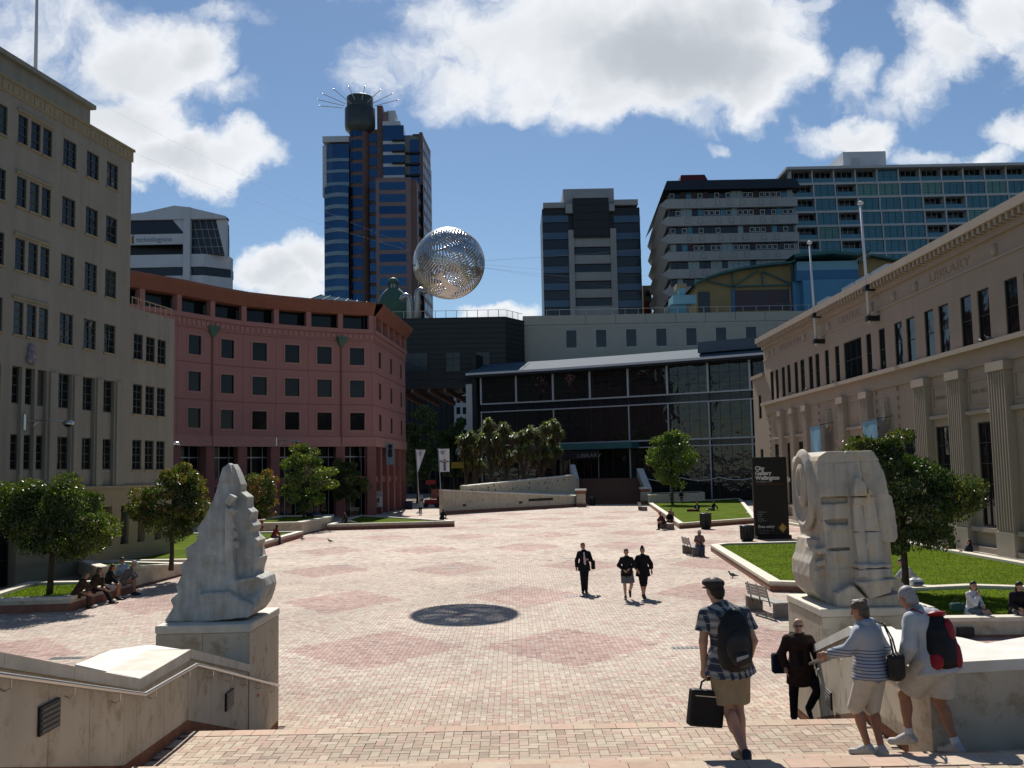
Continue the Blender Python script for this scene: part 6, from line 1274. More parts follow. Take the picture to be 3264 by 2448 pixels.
def cabbage(x, y, h, heads, label, seed):
    rg = np.random.default_rng(seed); t = thing('cabbage_tree', (x, y, .6), label, 'tree', group='cabbage trees before the library'); m = MB(); VV = []; CC = []
    for (hx, hz) in heads:
        p = Vector((hx, rg.uniform(-1, 1), hz)); m.tube([(0,0,0),(hx*.15,0,hz*.45),(hx*.7,p.y*.5,hz*.75),tuple(p)], [.20,.16,.12,.09], 6); nb_ = 190
        d = rg.normal(size=(nb_, 3)); d[:, 2] += .25; d /= np.linalg.norm(d, axis=1)[:, None]; L_ = rg.uniform(.75, 1.35, nb_)[:, None]; s = np.cross(d, [0, 0, 1.0]); s /= np.linalg.norm(s, axis=1)[:, None]+1e-6
        a = np.array(p) + d*.12; b = np.array(p) + d*L_*.6; c = np.array(p) + d*L_ - np.array([0, 0, 1])*L_*.28; w_ = .055
        VV.append(np.stack([a-s*w_, a+s*w_, b+s*w_, b-s*w_], 1).reshape(-1, 3)); VV.append(np.stack([b-s*w_, b+s*w_, c+s*.01, c-s*.01], 1).reshape(-1, 3)); u = rg.uniform(0, 1, (nb_, 1)); cl = np.array([.05,.075,.02])*(1-u)+np.array([.19,.23,.07])*u; cl = np.where(d[:, 2:3] < -.2, np.array([.11,.085,.035]), cl); CC += [cl, cl]
        dn = 90; a = np.array(p) + rg.normal(size=(dn, 3))*[.3,.3,.1] - [0,0,.3]; c = a - np.array([0,0,1])*rg.uniform(.5, 1.1, (dn, 1)) + rg.normal(size=(dn, 3))*.12; s = rg.normal(size=(dn, 3)); s[:, 2] = 0; s /= np.linalg.norm(s, axis=1)[:, None]; VV.append(np.stack([a-s*.04, a+s*.04, c+s*.015, c-s*.015], 1).reshape(-1, 3)); CC.append(np.array([.06,.042,.022])*rg.uniform(.5, 1.3, (dn, 1)))
    m.build('trunk', [m_bark], t, smooth=True); V = np.concatenate(VV); link('crown', npmesh('crown', V, np.arange(len(V)).reshape(-1, 4), m_leaf, np.concatenate(CC)), t)
CAB = ((1512, [(1500,1390),(1520,1425),(1498,1440),(1540,1400),(1530,1480)]), (1565, [(1558,1348),(1585,1400),(1560,1420),(1545,1375),(1575,1460)]), (1612, [(1605,1362),(1635,1395),(1600,1430),(1625,1455),(1590,1385)]), (1668, [(1660,1390),(1690,1372),(1655,1440),(1685,1420),(1700,1460)]), (1722, [(1715,1400),(1740,1360),(1735,1420),(1705,1380),(1748,1455)]), (1765, [(1765,1352),(1778,1380),(1758,1400),(1775,1430)]), (1484, [(1480,1430),(1495,1470),(1475,1400)]))
for i, (bx_, hs_) in enumerate(CAB):
    Yc = 126 + (i % 3)*.8 + max(0, (bx_-1632)*.045); X = aY(bx_, 1500, Yc)[0]; cabbage(X, Yc, 8, [(aY(a, b, Yc)[0]-X, aY(a, b, Yc)[2]-.6) for a, b in hs_], ['spiky cabbage tree, ' + w_ for w_ in ('second from the left in the clump','third from the left, with the highest head of the left half','middle one of the clump','just right of the middle of the clump','second from the right in the clump','rightmost in the clump, nearest the library entrance','leftmost in the clump, by the banner')][i], 40+i)
t = thing('shrub_bed', (-1, 122, 1.6), 'low shrubs and grasses growing behind the ramp wall', 'shrubs'); rg = np.random.default_rng(9); n = 3500; u = rg.uniform(0, 1, n); cen = np.stack([-4.5+u*11+rg.normal(0,.4,n), -7+u*15+rg.normal(0,.5,n), .9+u*.3+rg.uniform(-.4,.5,n)], 1); V, Q, cl = leaves(n, cen, .2, np.array([.05,.08,.02])*rg.uniform(.4, 1.8, (n, 1)), rg); tag(link('foliage', npmesh('foliage', V, Q, m_leaf, cl), t), kind='stuff')
# ---------------------------------------------------------------- street furniture
def bench(x, y, rz, label):
    t = thing('bench', (x, y, 0), label, 'bench', rz=rz); mw_ = M('weathered_timber', (.34,.32,.29), .8, .2, 7)
    for i in range(6): q = MB(); q.box(-1.0,1.0,-.24+i*.085,-.165+i*.085,.42,.455); q.build('seat_slat', [mw_], t)
    for i in range(4): q = MB(); z = .55+i*.09; q.add([(-.7,.30+i*.02,z),(.7,.30+i*.02,z),(.7,.33+i*.02,z),(-.7,.33+i*.02,z),(-.7,.315+i*.02,z+.075),(.7,.315+i*.02,z+.075),(.7,.345+i*.02,z+.075),(-.7,.345+i*.02,z+.075)], [(0,3,2,1),(4,5,6,7),(0,1,5,4),(1,2,6,5),(2,3,7,6),(3,0,4,7)]); q.build('back_slat', [mw_], t)
    for s in (-1, 1): q = MB(); q.box(s*.92-.07,s*.92+.07,-.24,.27,0,.418); q.build('end_leg', [M('bench_concrete', (.20,.17,.15), .8, .15, 3)], t)
    for s in (-.6, 0, .6): q = MB(); q.bar((s,.22,.3),(s,.37,.93),.03); q.build('back_bracket', [m_dark], t)
bench(7.62, 30.6, R_(102), 'slatted timber bench beside the blocky sculpture, nearest the camera')
bench(9.15, 51.9, R_(96), 'timber bench where a woman sits at the corner of the large lawn')
bench(11.25, 74.2, R_(99), 'timber bench with two dark seated figures at the far lawn corner')
bench(13.9, 108.5, R_(97), 'farthest timber bench, by the grey planter near the library')
def bin_(x, y, label, h=1.0, r=.40):
    t = thing('litter_bin', (x, y, 0), label, 'litter bin'); m_ = M('dark_green_bin', (.012,.02,.02), .4, .1, 3)
    q = MB(); q.lathe([(r*.8,0),(r*.8,.08),(r*.9,.1),(r*.98,h*.9),(r,h*.92)], (0,0), 24); q.build('body', [m_], t, smooth=True); q = MB(); q.lathe([(r*1.05,h*.92),(r*1.05,h),(r*.8,h+.02),(r*.78,h*.9)], (0,0), 24); q.build('rim', [M('bin_rim', (.03,.04,.06), .3, 0)], t, smooth=True)
    q = MB(); q.lathe([(.01,h*.9),(r*.8,h*.9)], (0,0), 16); q.build('liner', [m_dark], t)
    for i in range(16): a = i*math.pi/8; q = MB(); q.bar((math.cos(a)*r*.95, math.sin(a)*r*.95, .12), (math.cos(a)*r*1.0, math.sin(a)*r*1.0, h*.9), .04, .03); q.build('slat', [m_], t)
bin_(14.0, 60.6, 'dark round litter bin in front of the black gallery sign', .95, .42); bin_(14.0, 73.6, 'dark round litter bin against the near edge of the far lawn', 1.15, .42); bin_(9.9, 127, 'dark litter bin beside the pier left of the library stairs', 1.1, .4)
x, y = gp(1303, 1612); q = thing('litter_bin', (x*.9, y*.9, 0), 'square blue-black bin by the walkway under the pink building corner', 'litter bin'); m = MB(); m.box(-.45,.45,-.4,.4,0,1.0); m.build('body', [M('navy_bin', (.01,.014,.035), .4, 0)], q, bevel=.03); m = MB(); m.box(-.5,.5,-.45,.45,1.0,1.08); m.build('lid', [m_dark], q)
# gallery sign
sg = thing('gallery_sign', (15.95, 62.4, 0), 'tall black free standing gallery sign with white lettering and yellow diamond', 'sign', rz=R_(2)); m_sb = M('sign_black', (.011,.0115,.011), .5, .05, 2)
m = MB(); m.box(-1.07,1.07,-.10,.14,.22,5.05); m.build('panel', [m_sb], sg, bevel=.01); m = MB(); m.box(-1.0,1.15,-.35,.4,0,.22); m.build('base', [m_sb], sg, bevel=.02); m = MB(); m.box(1.07,1.10,-.02,.10,.3,4.6); m.build('edge_strip', [M('brass_edge', (.22,.15,.05), .5, 0)], sg)
m_sw = M('sign_white', (.62,.62,.60), .6, 0)
def sgt(txt, x, z, size, mt, bold=0.0, sx=1.0): text(sg, 'lettering', txt, size, mt, Matrix.Translation((x, -.104, z)), depth=.006, bold=bold, sx=sx)
sgt('City', -.92, 4.25, .345, m_sw, .012, 1.0); sgt('Gallery', -.92, 3.95, .345, m_sw, .012, 1.0); sgt('Wellington', -.92, 3.65, .345, m_sw, .012, .98); sgt('Te Whare Toi', -.90, 3.47, .17, M('sign_grey_letters', (.25,.25,.24), .6, 0), .003)
m = MB(); m.box(-.88,.85,-.104,-.10,3.35,3.375); m.build('rule', [M('sign_rule', (.16,.07,.02), .6, 0)], sg)
for i, w_ in enumerate(('Exhibitions', 'Events', 'Cafe', 'Lounge', 'Free Wi-Fi')): sgt(w_, -.86, 1.62-i*.137, .125, MATS['sign_grey_letters'], .001)
sgt('Free entry', -.86, .68, .24, m_sw, .006); sgt('Open daily 10am - 5pm', -.84, .48, .10, MATS['sign_grey_letters']); sgt('citygallery.org.nz', -.84, .34, .10, MATS['sign_grey_letters'])
m = MB(); m.extrude_xz([(.67,.36),(.94,.66),(.67,.96),(.40,.66)], -.115, -.10); m.build('yellow_diamond', [M('sign_yellow', (.42,.27,.015), .6, 0)], sg)
text(sg, 'lettering', 'C', .28, m_sw, Matrix.Translation((.56, -.119, .56)), depth=.006, bold=.01)
m = MB(); m.lathe([(.01,0),(.17,0),(.17,.04),(.01,.04)], (0,0), 18); o = m.build('round_mark', [m_sw], sg); o.matrix_local = Matrix.Translation((1.14,.04,3.62)) @ Matrix.Rotation(R_(90), 4, 'X')
# street banners and poster
for (px, pyb, pyt, w_, hh, lab, tri) in ((1326,1597,1434,1.05,3.0,'left street banner, folded to a narrow wedge, printed with a figure',True),(1397,1590,1431,1.25,2.75,'right street banner on a thin pole, white with a figure and lettering',False)):
    Yb = 120.0; x, _, zt = aY(px, pyt, Yb); t = thing('street_banner', (x, Yb, 0), lab, 'banner'); q = MB(); q.tube([(.35,0,0),(0,0,zt+.1)], .06, 8); q.build('pole', [m_post], t, smooth=True); q = MB(); n = 8
    for i in range(n):
        u, v = i/n, (i+1)/n; zb0 = zt-hh*(1 if not tri else 1-.95*u); zb1 = zt-hh*(1 if not tri else 1-.95*v); q.quad((.08+w_*u, math.sin(u*5)*.08, zb0), (.08+w_*v, math.sin(v*5)*.08, zb1), (.08+w_*v, math.sin(v*5)*.08, zt), (.08+w_*u, math.sin(u*5)*.08, zt))
    o = q.build('cloth', [M('banner_white', (.72,.72,.74), .7, .05, 2)], t); so = o.modifiers.new('thickness', 'SOLIDIFY'); so.thickness = .01
    for i, (dx_, dz, ww, h_) in enumerate(((.42,.25,.5,.12),(.4,.42,.42,.12),(.42,.58,.34,.1))):
        if tri: ww *= .6
        q = MB(); q.box(dx_-ww/2+.1, dx_+ww/2+.1, -.02+.0, .0, zt-dz-h_, zt-dz); o = q.build('lettering_block', [M('banner_print_grey', (.25,.28,.33), .7, .3, 20)], t); o.location.y = -.06
    if not tri:
        q = MB(); q.tf = lambda a, b, c: (.75+a, -.10, zt-1.9+c)
        for poly_, mt in (([(-.14,-.75),(.14,-.75),(.12,.15),(.22,.35),(-.22,.35),(-.12,.15)], 'banner_print_blue'), ([(-.22,.22),(-.62,.42),(-.6,.55),(-.2,.4)], 'banner_print_brown'), ([(.2,.3),(.5,.3),(.5,.45),(.2,.42)], 'banner_print_brown'), ([(-.1,.42),(.1,.42),(.1,.65),(-.1,.65)], 'banner_print_brown')):
            q = MB(); q.extrude_xz([(.75+a, zt-1.9+c) for a, c in poly_], -.115, -.10); q.build('figure_print', [M(mt, (.10,.13,.2) if 'blue' in mt else (.25,.10,.07), .7, .2, 9)], t)
x, y = -15.6, 114.6; t = thing('poster_stand', (x, 112.2, 0), 'poster on a stand at the foot of the pink building corner', 'poster'); q = MB(); q.box(-.85,.85,0,.08,.8,2.6); q.build('board', [m_grey], t); q = MB(); q.box(-.8,.8,-.01,0,.85,2.0); q.build('paper', [M('poster_white', (.55,.54,.52), .6, .05)], t)
for (a, b, c, d, mt) in ((-.1,.25,1.2,1.8,(.25,.04,.04)),(-.35,-.05,1.1,1.6,(.35,.2,.05)),(.3,.5,1.3,1.85,(.05,.05,.06)),(-.3,.3,.95,1.1,(.1,.08,.2))): q = MB(); q.box(a,b,-.016,-.01,c,d); q.build('print_block', [M('poster_print%d' % int(a*100+50), mt, .6, .2, 9)], t)
for s in (-.6, .6): q = MB(); q.box(s-.05,s+.05,0,.08,0,.8); q.build('leg', [m_dark], t)
x, y, z = aY(1375, 1597, 132); t = thing('street_cart', (x, 132, 0), 'red cart with upright post and square board beyond the ramp wall', 'cart'); m_rd = M('cart_red', (.30,.02,.02), .45, .1)
q = MB(); q.box(-.9,.9,-.5,.5,.35,1.0); q.build('body', [m_rd], t, bevel=.04); q = MB(); q.box(0,1.1,-.1,0,1.1,2.4); q.build('board', [M('cart_board', (.32,.10,.08), .6, .2)], t); q = MB(); q.tube([(-.1,0,1.0),(-.1,0,4.6)], .06, 8); q.build('post', [m_dark], t); q = MB(); q.box(-.7,.6,-.2,.2,3.0,3.6); q.build('canopy', [m_rd], t, bevel=.05)
for sx_ in (-.7, .7):
    for sy in (-.5, .5): q = MB(); q.tube([(sx_,sy-.04,.3),(sx_,sy+.04,.3)], .3, 14); q.build('wheel', [m_dark], t)
x, y, z = aY(1480, 1480, 140); t = thing('yellow_sign', (x, 146, z), 'yellow beam sign behind the right street banner', 'sign'); q = MB(); q.box(-2.2,1.5,-.1,.1,-.5,.4); q.build('panel', [M('sign_dull_yellow', (.35,.22,.02), .6, .1)], t); q = MB(); q.bar((-2,0,-.5),(-2,0,-z),.1); q.bar((1.4,0,-.5),(1.4,0,-z),.1); q.build('post', [m_dark], t)
# pipe bench, chain fence, terrace fence
t = thing('pipe_barrier', (-19.3, 71, 0), 'two thick red-brown horizontal pipes beside the small red leaved tree', 'barrier')
for z in (.75, 1.15): q = MB(); q.tube([(-3,0,z),(.6,3.5,z)], .15, 10); q.build('pipe', [m_redb], t, smooth=True)
for s in (-2.8, -1, .5): q = MB(); q.box(s-.1,s+.1,(s+3)*.97-.1,(s+3)*.97+.1,0,1.2); q.build('post', [m_redb], t)
t = thing('railing', (19, 134, 0), 'dark railing with sagging pale chain before the glass library', 'railing')
q = MB(); 
for i in range(60): q.bar((-1.2+i*.3, 1.5-i*.12, .3), (-1.2+i*.3, 1.5-i*.12, 2.6), .04)
tag(q.build('baluster', [m_dark], t), kind='stuff')
for k in range(4):
    q = MB(); x0, x1 = -1.2+k*4.6, 3.4+k*4.6; q.tube([(x0+(x1-x0)*u, 1.5-(x0+(x1-x0)*u+1.2)*.4-.1, 3.25-1.6*u*(1-u)) for u in [j/8 for j in range(9)]], .07, 6); q.build('chain', [m_ltgrey], t); q = MB(); q.lathe([(.06,0),(.06,3.3),(.13,3.35),(.01,3.5)], (x0, 1.5-(x0+1.2)*.4-.1), 8); q.build('post', [m_dark], t)
# pigeons
m_pg = M('pigeon_grey', (.09,.095,.11), .6, .3, 20); 
def pigeon(x, y, z, a, label, grp=None, vox=.012):
    t = thing('pigeon', (x, y, z), label, 'pigeon', rz=a, group=grp)
    P = [ell((0,0,.13), (.13,.065,.07), rot=('Y', -.25)), cap((.09,0,.17),(.13,0,.235), .035, .026), ell((.145,0,.25), (.034,.028,.03)), cap((.17,0,.247),(.20,0,.24), .009, .004), cap((-.10,0,.11),(-.24,0,.09), .035, .018), cap((0,.03,.08),(0,.03,0), .008, .007), cap((0,-.03,.08),(0,-.03,0), .008, .007), cap((0,.03,.005),(.04,.03,.003), .006), cap((0,-.03,.005),(.04,-.03,.003), .006)]
    link('body', sdf_mesh('body', P, [m_pg], vox, .02), t)
pigeon(*gp(2335,1842), 0, 2.6, 'dark pigeon on the paving near the large lawn edge', vox=.009); pigeon(*gp(963,1723), 0, 2.9, 'pigeon on the paving, left of the two by the grass point'); pigeon(*gp(1052,1730), 0, 3.3, 'pigeon on the paving, right of the two by the grass point')
for i, (y, lab) in enumerate(((45.0,'dark pigeon on the gallery ledge at the right'),(44.2,'grey and white pigeon on the gallery ledge at the right'),(58.3,'pigeon alone on the gallery ledge by the taller flagpole'),(66,'pigeon on the gallery ledge, right of the shorter flagpole'),(72,'pigeon on the gallery ledge left of the shorter flagpole'),(76,'pigeon on the far part of the gallery ledge'))): pigeon(X0-.25, y, 9.86, 1.4+i, lab, vox=.015)
# ================================================================ people
m_skin = M('skin', (.42,.24,.165), .55, .06, 12); m_skin2 = M('tanned_skin', (.33,.165,.10), .55, .06, 12)
m_lips = M('lips', (.28,.09,.07), .5, 0); m_eye = M('eye', (.02,.018,.015), .2, 0)
def cloth(name, c, **k): return M('cloth_'+name, c, .9, k.get('var', .1), k.get('scale', 14), spec=.15, bump=.2)
def patmat(name, fn):
    if name in MATS: return MATS[name]
    m = bpy.data.materials.new(name); m.use_nodes = True; t = m.node_tree; b = t.nodes['Principled BSDF']; b.inputs['Roughness'].default_value = .9; b.inputs['Specular IOR Level'].default_value = .15
    tc_ = t.nodes.new('ShaderNodeTexCoord'); sx_ = t.nodes.new('ShaderNodeSeparateXYZ'); t.links.new(tc_.outputs['Object'], sx_.inputs[0])
    def mth(op, a, b_=None):
        n = t.nodes.new('ShaderNodeMath'); n.operation = op
        for i, x in enumerate((a, b_)):
            if x is None: continue
            if isinstance(x, (int, float)): n.inputs[i].default_value = x
            else: t.links.new(x, n.inputs[i])
        return n.outputs[0]
    def mixc(f, a, b_):
        n = t.nodes.new('ShaderNodeMix'); n.data_type = 'RGBA'; t.links.new(f, n.inputs['Factor'])
        for key, x in (('A', a), ('B', b_)):
            if isinstance(x, tuple): n.inputs[key].default_value = x + (1,)
            else: t.links.new(x, n.inputs[key])
        return n.outputs['Result']
    t.links.new(fn(sx_.outputs, mth, mixc), b.inputs['Base Color']); MATS[name] = m; return m
def plaid(o, mth, mixc):
    x = mth('ADD', o[0], mth('MULTIPLY', o[1], .8)); h = mth('LESS_THAN', mth('FRACT', mth('MULTIPLY', x, 14.0)), .42); v = mth('LESS_THAN', mth('FRACT', mth('MULTIPLY', o[2], 13.5)), .42)
    th = mth('LESS_THAN', mth('FRACT', mth('ADD', mth('MULTIPLY', x, 14.0), .25)), .08); tv = mth('LESS_THAN', mth('FRACT', mth('ADD', mth('MULTIPLY', o[2], 13.5), .3)), .09)
    c = mixc(h, (.30,.31,.30), (.045,.055,.085)); c = mixc(mth('MULTIPLY', v, .6), c, (.03,.036,.055)); c = mixc(mth('MULTIPLY', th, .6), c, (.36,.28,.20)); return mixc(mth('MULTIPLY', tv, .6), c, (.42,.36,.28))
def stripes(o, mth, mixc):
    s = mth('LESS_THAN', mth('FRACT', mth('MULTIPLY', o[2], 29.0)), .30); r = mth('MULTIPLY', mth('LESS_THAN', o[2], 1.20), mth('GREATER_THAN', o[2], .88)); lowb = mth('LESS_THAN', o[2], .88)
    return mixc(lowb, mixc(mth('MULTIPLY', s, r), (.34,.37,.42), (.08,.085,.12)), (.16,.19,.28))
m_plaid = patmat('plaid_cloth', plaid); m_stripe = patmat('striped_knit', stripes)
BASE = dict(pel=(0,0,.95), spn=(0,0,1.14), chs=(0,.0,1.33), nck=(0,-.005,1.48), hed=(0,.02,1.635), hR=(.09,0,.93), kR=(.10,.02,.50), aR=(.10,-.03,.085), tR=(.12,.14,.03), hL=(-.09,0,.93), kL=(-.10,.02,.50), aL=(-.10,-.03,.085), tL=(-.12,.14,.03),
            sR=(.172,0,1.395), eR=(.222,-.03,1.12), wR=(.23,.03,.88), sL=(-.172,0,1.395), eL=(-.222,-.03,1.12), wL=(-.23,.03,.88))
def vsub(a, b): return np.array(a, float)-np.array(b, float)
def lerp(a, b, t): a = np.array(a, float); return tuple(a + (np.array(b, float)-a)*t)
def hand(w, e, side, curl=.5, fine=True):
    w = np.array(w, float); d = w-np.array(e, float); d /= np.linalg.norm(d); s = np.cross(d, (0, 1, .1)); s /= np.linalg.norm(s); f = np.cross(s, d); s *= side
    P = [cap(w-d*.01, w+d*.035, .025, .03, k=.015), ell(tuple(w+d*.055), (.036,.036,.045), k=.02)]
    if not fine: return P + [cap(w+d*.07, w+d*.14, .028, .018)]
    for i, (o, L) in enumerate(((-.030,.070),(-.010,.082),(.011,.076),(.030,.060))):
        a = w+d*.085+f*o; b = a + (d*(1-curl*.45) - s*curl*.5)*L*.55; c = b + (d*(1-curl) - s*curl*.9)*L*.5; P += [cap(a-d*.03, b, .0105, .0098, k=.006), cap(b, c, .0098, .0082, k=.006)]
    a = w+d*.03+f*-.03; b = a+(d*.6-f*.7)*.05; P += [cap(a, b, .013, .011, k=.012), cap(b, b+(d*.9-s*.2)*.032, .011, .009, k=.008)]; return P
def body(J, fine=True, fat=1.0, curl=(.5,.5), yaw=0.0, nod=0.0):
    P = [ell(lerp(J['pel'], J['spn'], .15), (.165*fat,.12*fat,.14), k=.06), cap(J['pel'], J['spn'], .125*fat, .115*fat, k=.06), cap(J['spn'], J['chs'], .115*fat, .125*fat, k=.06), ell(J['chs'], (.17*fat,.12*fat,.17), k=.06), cap(lerp(J['chs'], J['sR'], .75), J['sR'], .055, .05, k=.05), cap(lerp(J['chs'], J['sL'], .75), J['sL'], .055, .05, k=.05), cap(lerp(J['sR'], J['sL'], .38), lerp(J['sR'], J['sL'], .62), .062, .062, k=.05), cap(J['nck'], lerp(J['nck'], J['hed'], .7), .057, .052, k=.03)]
    for s in 'RL':
        h, kn, an, to, sh, el_, wr = [np.array(J[q+s], float) for q in 'hkatsew']; P += [cap(h, kn, .092*fat, .056, k=.03), cap(kn, an, .055, .036, k=.02)]
        cb = lerp(kn, an, .3); P.append(ell(tuple(np.array(cb)-np.array([0,.018,0])), (.05,.055,.11), k=.03)); P.append(cap(an, to, .042, .028, k=.02)); P += [cap(sh, el_, .052*fat, .040, k=.03), cap(el_, wr, .041, .026, k=.02)]
        P += hand(wr, el_, 1 if s == 'R' else -1, curl[0 if s == 'R' else 1], fine)
    return P
def headprims(c, yaw, nod, male=True):
    """head built about its centre, then turned: returns prims (skin 0, eye 1, lips 2)"""
    R = Matrix.Rotation(yaw, 3, 'Z') @ Matrix.Rotation(nod, 3, 'X'); c = np.array(c, float)
    def T(x, y, z): v = R @ Vector((x, y, z)); return (c[0]+v.x, c[1]+v.y, c[2]+v.z)
    P = [cap(T(0,-.012,.035), T(0,-.006,.0), .078, .076, k=.02), cap(T(0,.0,.0), T(0,.030,-.07), .068, .040, k=.03), cap(T(0,.02,-.085), T(0,.045,-.088), .026, .018, k=.02), cap(T(0,.073,.015), T(0,.094,-.020), .010, .014, k=.008), cap(T(0,.082,-.022), T(0,.088,-.024), .016, .012, k=.006),
         cap(T(-.03,.070,.022), T(.03,.070,.022), .012, .012, k=.012), ell(T(.029,.070,.008), (.012,.012,.008), m=1, k=.002), ell(T(-.029,.070,.008), (.012,.012,.008), m=1, k=.002), cap(T(-.018,.078,-.052), T(.018,.078,-.052), .0075, .0075, m=2, k=.003)]
    for s in (1, -1): P += [ell(T(s*.078,-.005,-.005), (.014,.022,.032), k=.008)]
    for p in P: p.setdefault('m', 0)
    return P, T
def torso_cloth(J, e, sleeve, hem, fat=1.0, flare=.02, open_=False):
    pz = np.array(J['pel'], float); P = [ell(lerp(J['pel'], J['spn'], .15), (.17*fat+e,.125*fat+e,.15), k=.05), cap(J['pel'], J['spn'], .128*fat+e, .118*fat+e, k=.06), cap(J['spn'], J['chs'], .12*fat+e, .13*fat+e, k=.06), ell(J['chs'], (.172*fat+e*.8,.122*fat+e,.165), k=.05), cap(lerp(J['nck'], J['chs'], .22), lerp(lerp(J['chs'], J['sR'], .9), J['nck'], .08), .055+e*.6, .045+e*.6, k=.04), cap(lerp(J['nck'], J['chs'], .22), lerp(lerp(J['chs'], J['sL'], .9), J['nck'], .08), .055+e*.6, .045+e*.6, k=.04)]
    d = vsub(J['pel'], J['spn']); d /= np.linalg.norm(d); b = pz + d*hem; P.append(dict(t='cap', a=tuple(pz), b=tuple(b), ra=.15*fat+e, rb=.16*fat+e+flare, cut=True, k=.05)); P.append(dict(t='cap', a=tuple(pz+np.array([.04,0,0])), b=tuple(b+np.array([.05,0,0])), ra=.14*fat+e, rb=.145*fat+e+flare, cut=True, k=.04)); P.append(dict(t='cap', a=tuple(pz-np.array([.04,0,0])), b=tuple(b-np.array([.05,0,0])), ra=.14*fat+e, rb=.145*fat+e+flare, cut=True, k=.04))
    P.append(cap(J['nck'], lerp(J['nck'], J['hed'], .18), .062+e*.4, .064+e*.4, cut=True, k=.03))
    for s in 'RL':
        P.append(cap(lerp(J['s'+s], J['chs'], .4), J['s'+s], .06+e*.6, .050+e*.6, k=.04))
        if sleeve <= 1: P.append(cap(J['s'+s], lerp(J['s'+s], J['e'+s], sleeve), .050+e*.7, .060+e*1.3, cut=True, k=.03))
        else: P += [cap(J['s'+s], J['e'+s], .050+e*.7, .046+e, k=.03), cap(J['e'+s], lerp(J['e'+s], J['w'+s], sleeve-1), .050+e, .036+e, cut=True, k=.02)]
    P.append(dict(t='plane', n=tuple(d), d=float(d@b), k=.004)) if hem < .35 and abs(d[2]) > .9 else None
    # keep the sleeves: the hem plane only matters where they hang lower, so it is limited to the torso by construction
    return [p for p in P if p['t'] != 'plane']
def legs_cloth(J, e, length, fat=1.0, skirt=False, taper=0.0):
    P = [ell(lerp(J['pel'], J['spn'], .1), (.172*fat+e,.127*fat+e,.14), k=.05), cap(J['hR'], J['hL'], .10*fat+e, .10*fat+e, k=.04)]
    for s in 'RL':
        if length <= 1: P.append(cap(J['h'+s], lerp(J['h'+s], J['k'+s], length), .098*fat+e, .085*fat+e*1.6, cut=True, k=.03))
        else: P += [cap(J['h'+s], J['k'+s], .097*fat+e, .066+e, k=.03), cap(J['k'+s], lerp(J['k'+s], J['a'+s], length-1), .064+e, .05+e-taper, cut=True, k=.02)]
    if skirt:
        mid = lerp(lerp(J['hR'], J['kR'], length), lerp(J['hL'], J['kL'], length), .5); P.append(cap(J['pel'], mid, .15*fat+e, .165+e, cut=True, k=.05))
    w = np.array(J['pel'], float) + vsub(J['spn'], J['pel'])*.55; n_ = vsub(J['spn'], J['pel']); n_ /= np.linalg.norm(n_)
    P.append(dict(t='plane', n=tuple(n_), d=float(n_@w), k=.004)) if n_[2] > .8 else None
    return P
def shoe(J, s, sock=0.0):
    a, t_ = np.array(J['a'+s], float), np.array(J['t'+s], float); f = t_-a; fh = f/np.linalg.norm(f); heel = a + np.array([0,0,-.045]) - fh*.045
    return [cap(tuple(heel), tuple(t_ + fh*.035), .043, .037, k=.02), cap(tuple(a+np.array([0,0,.01])), tuple(lerp(a, t_, .55)), .05, .038, k=.03)]
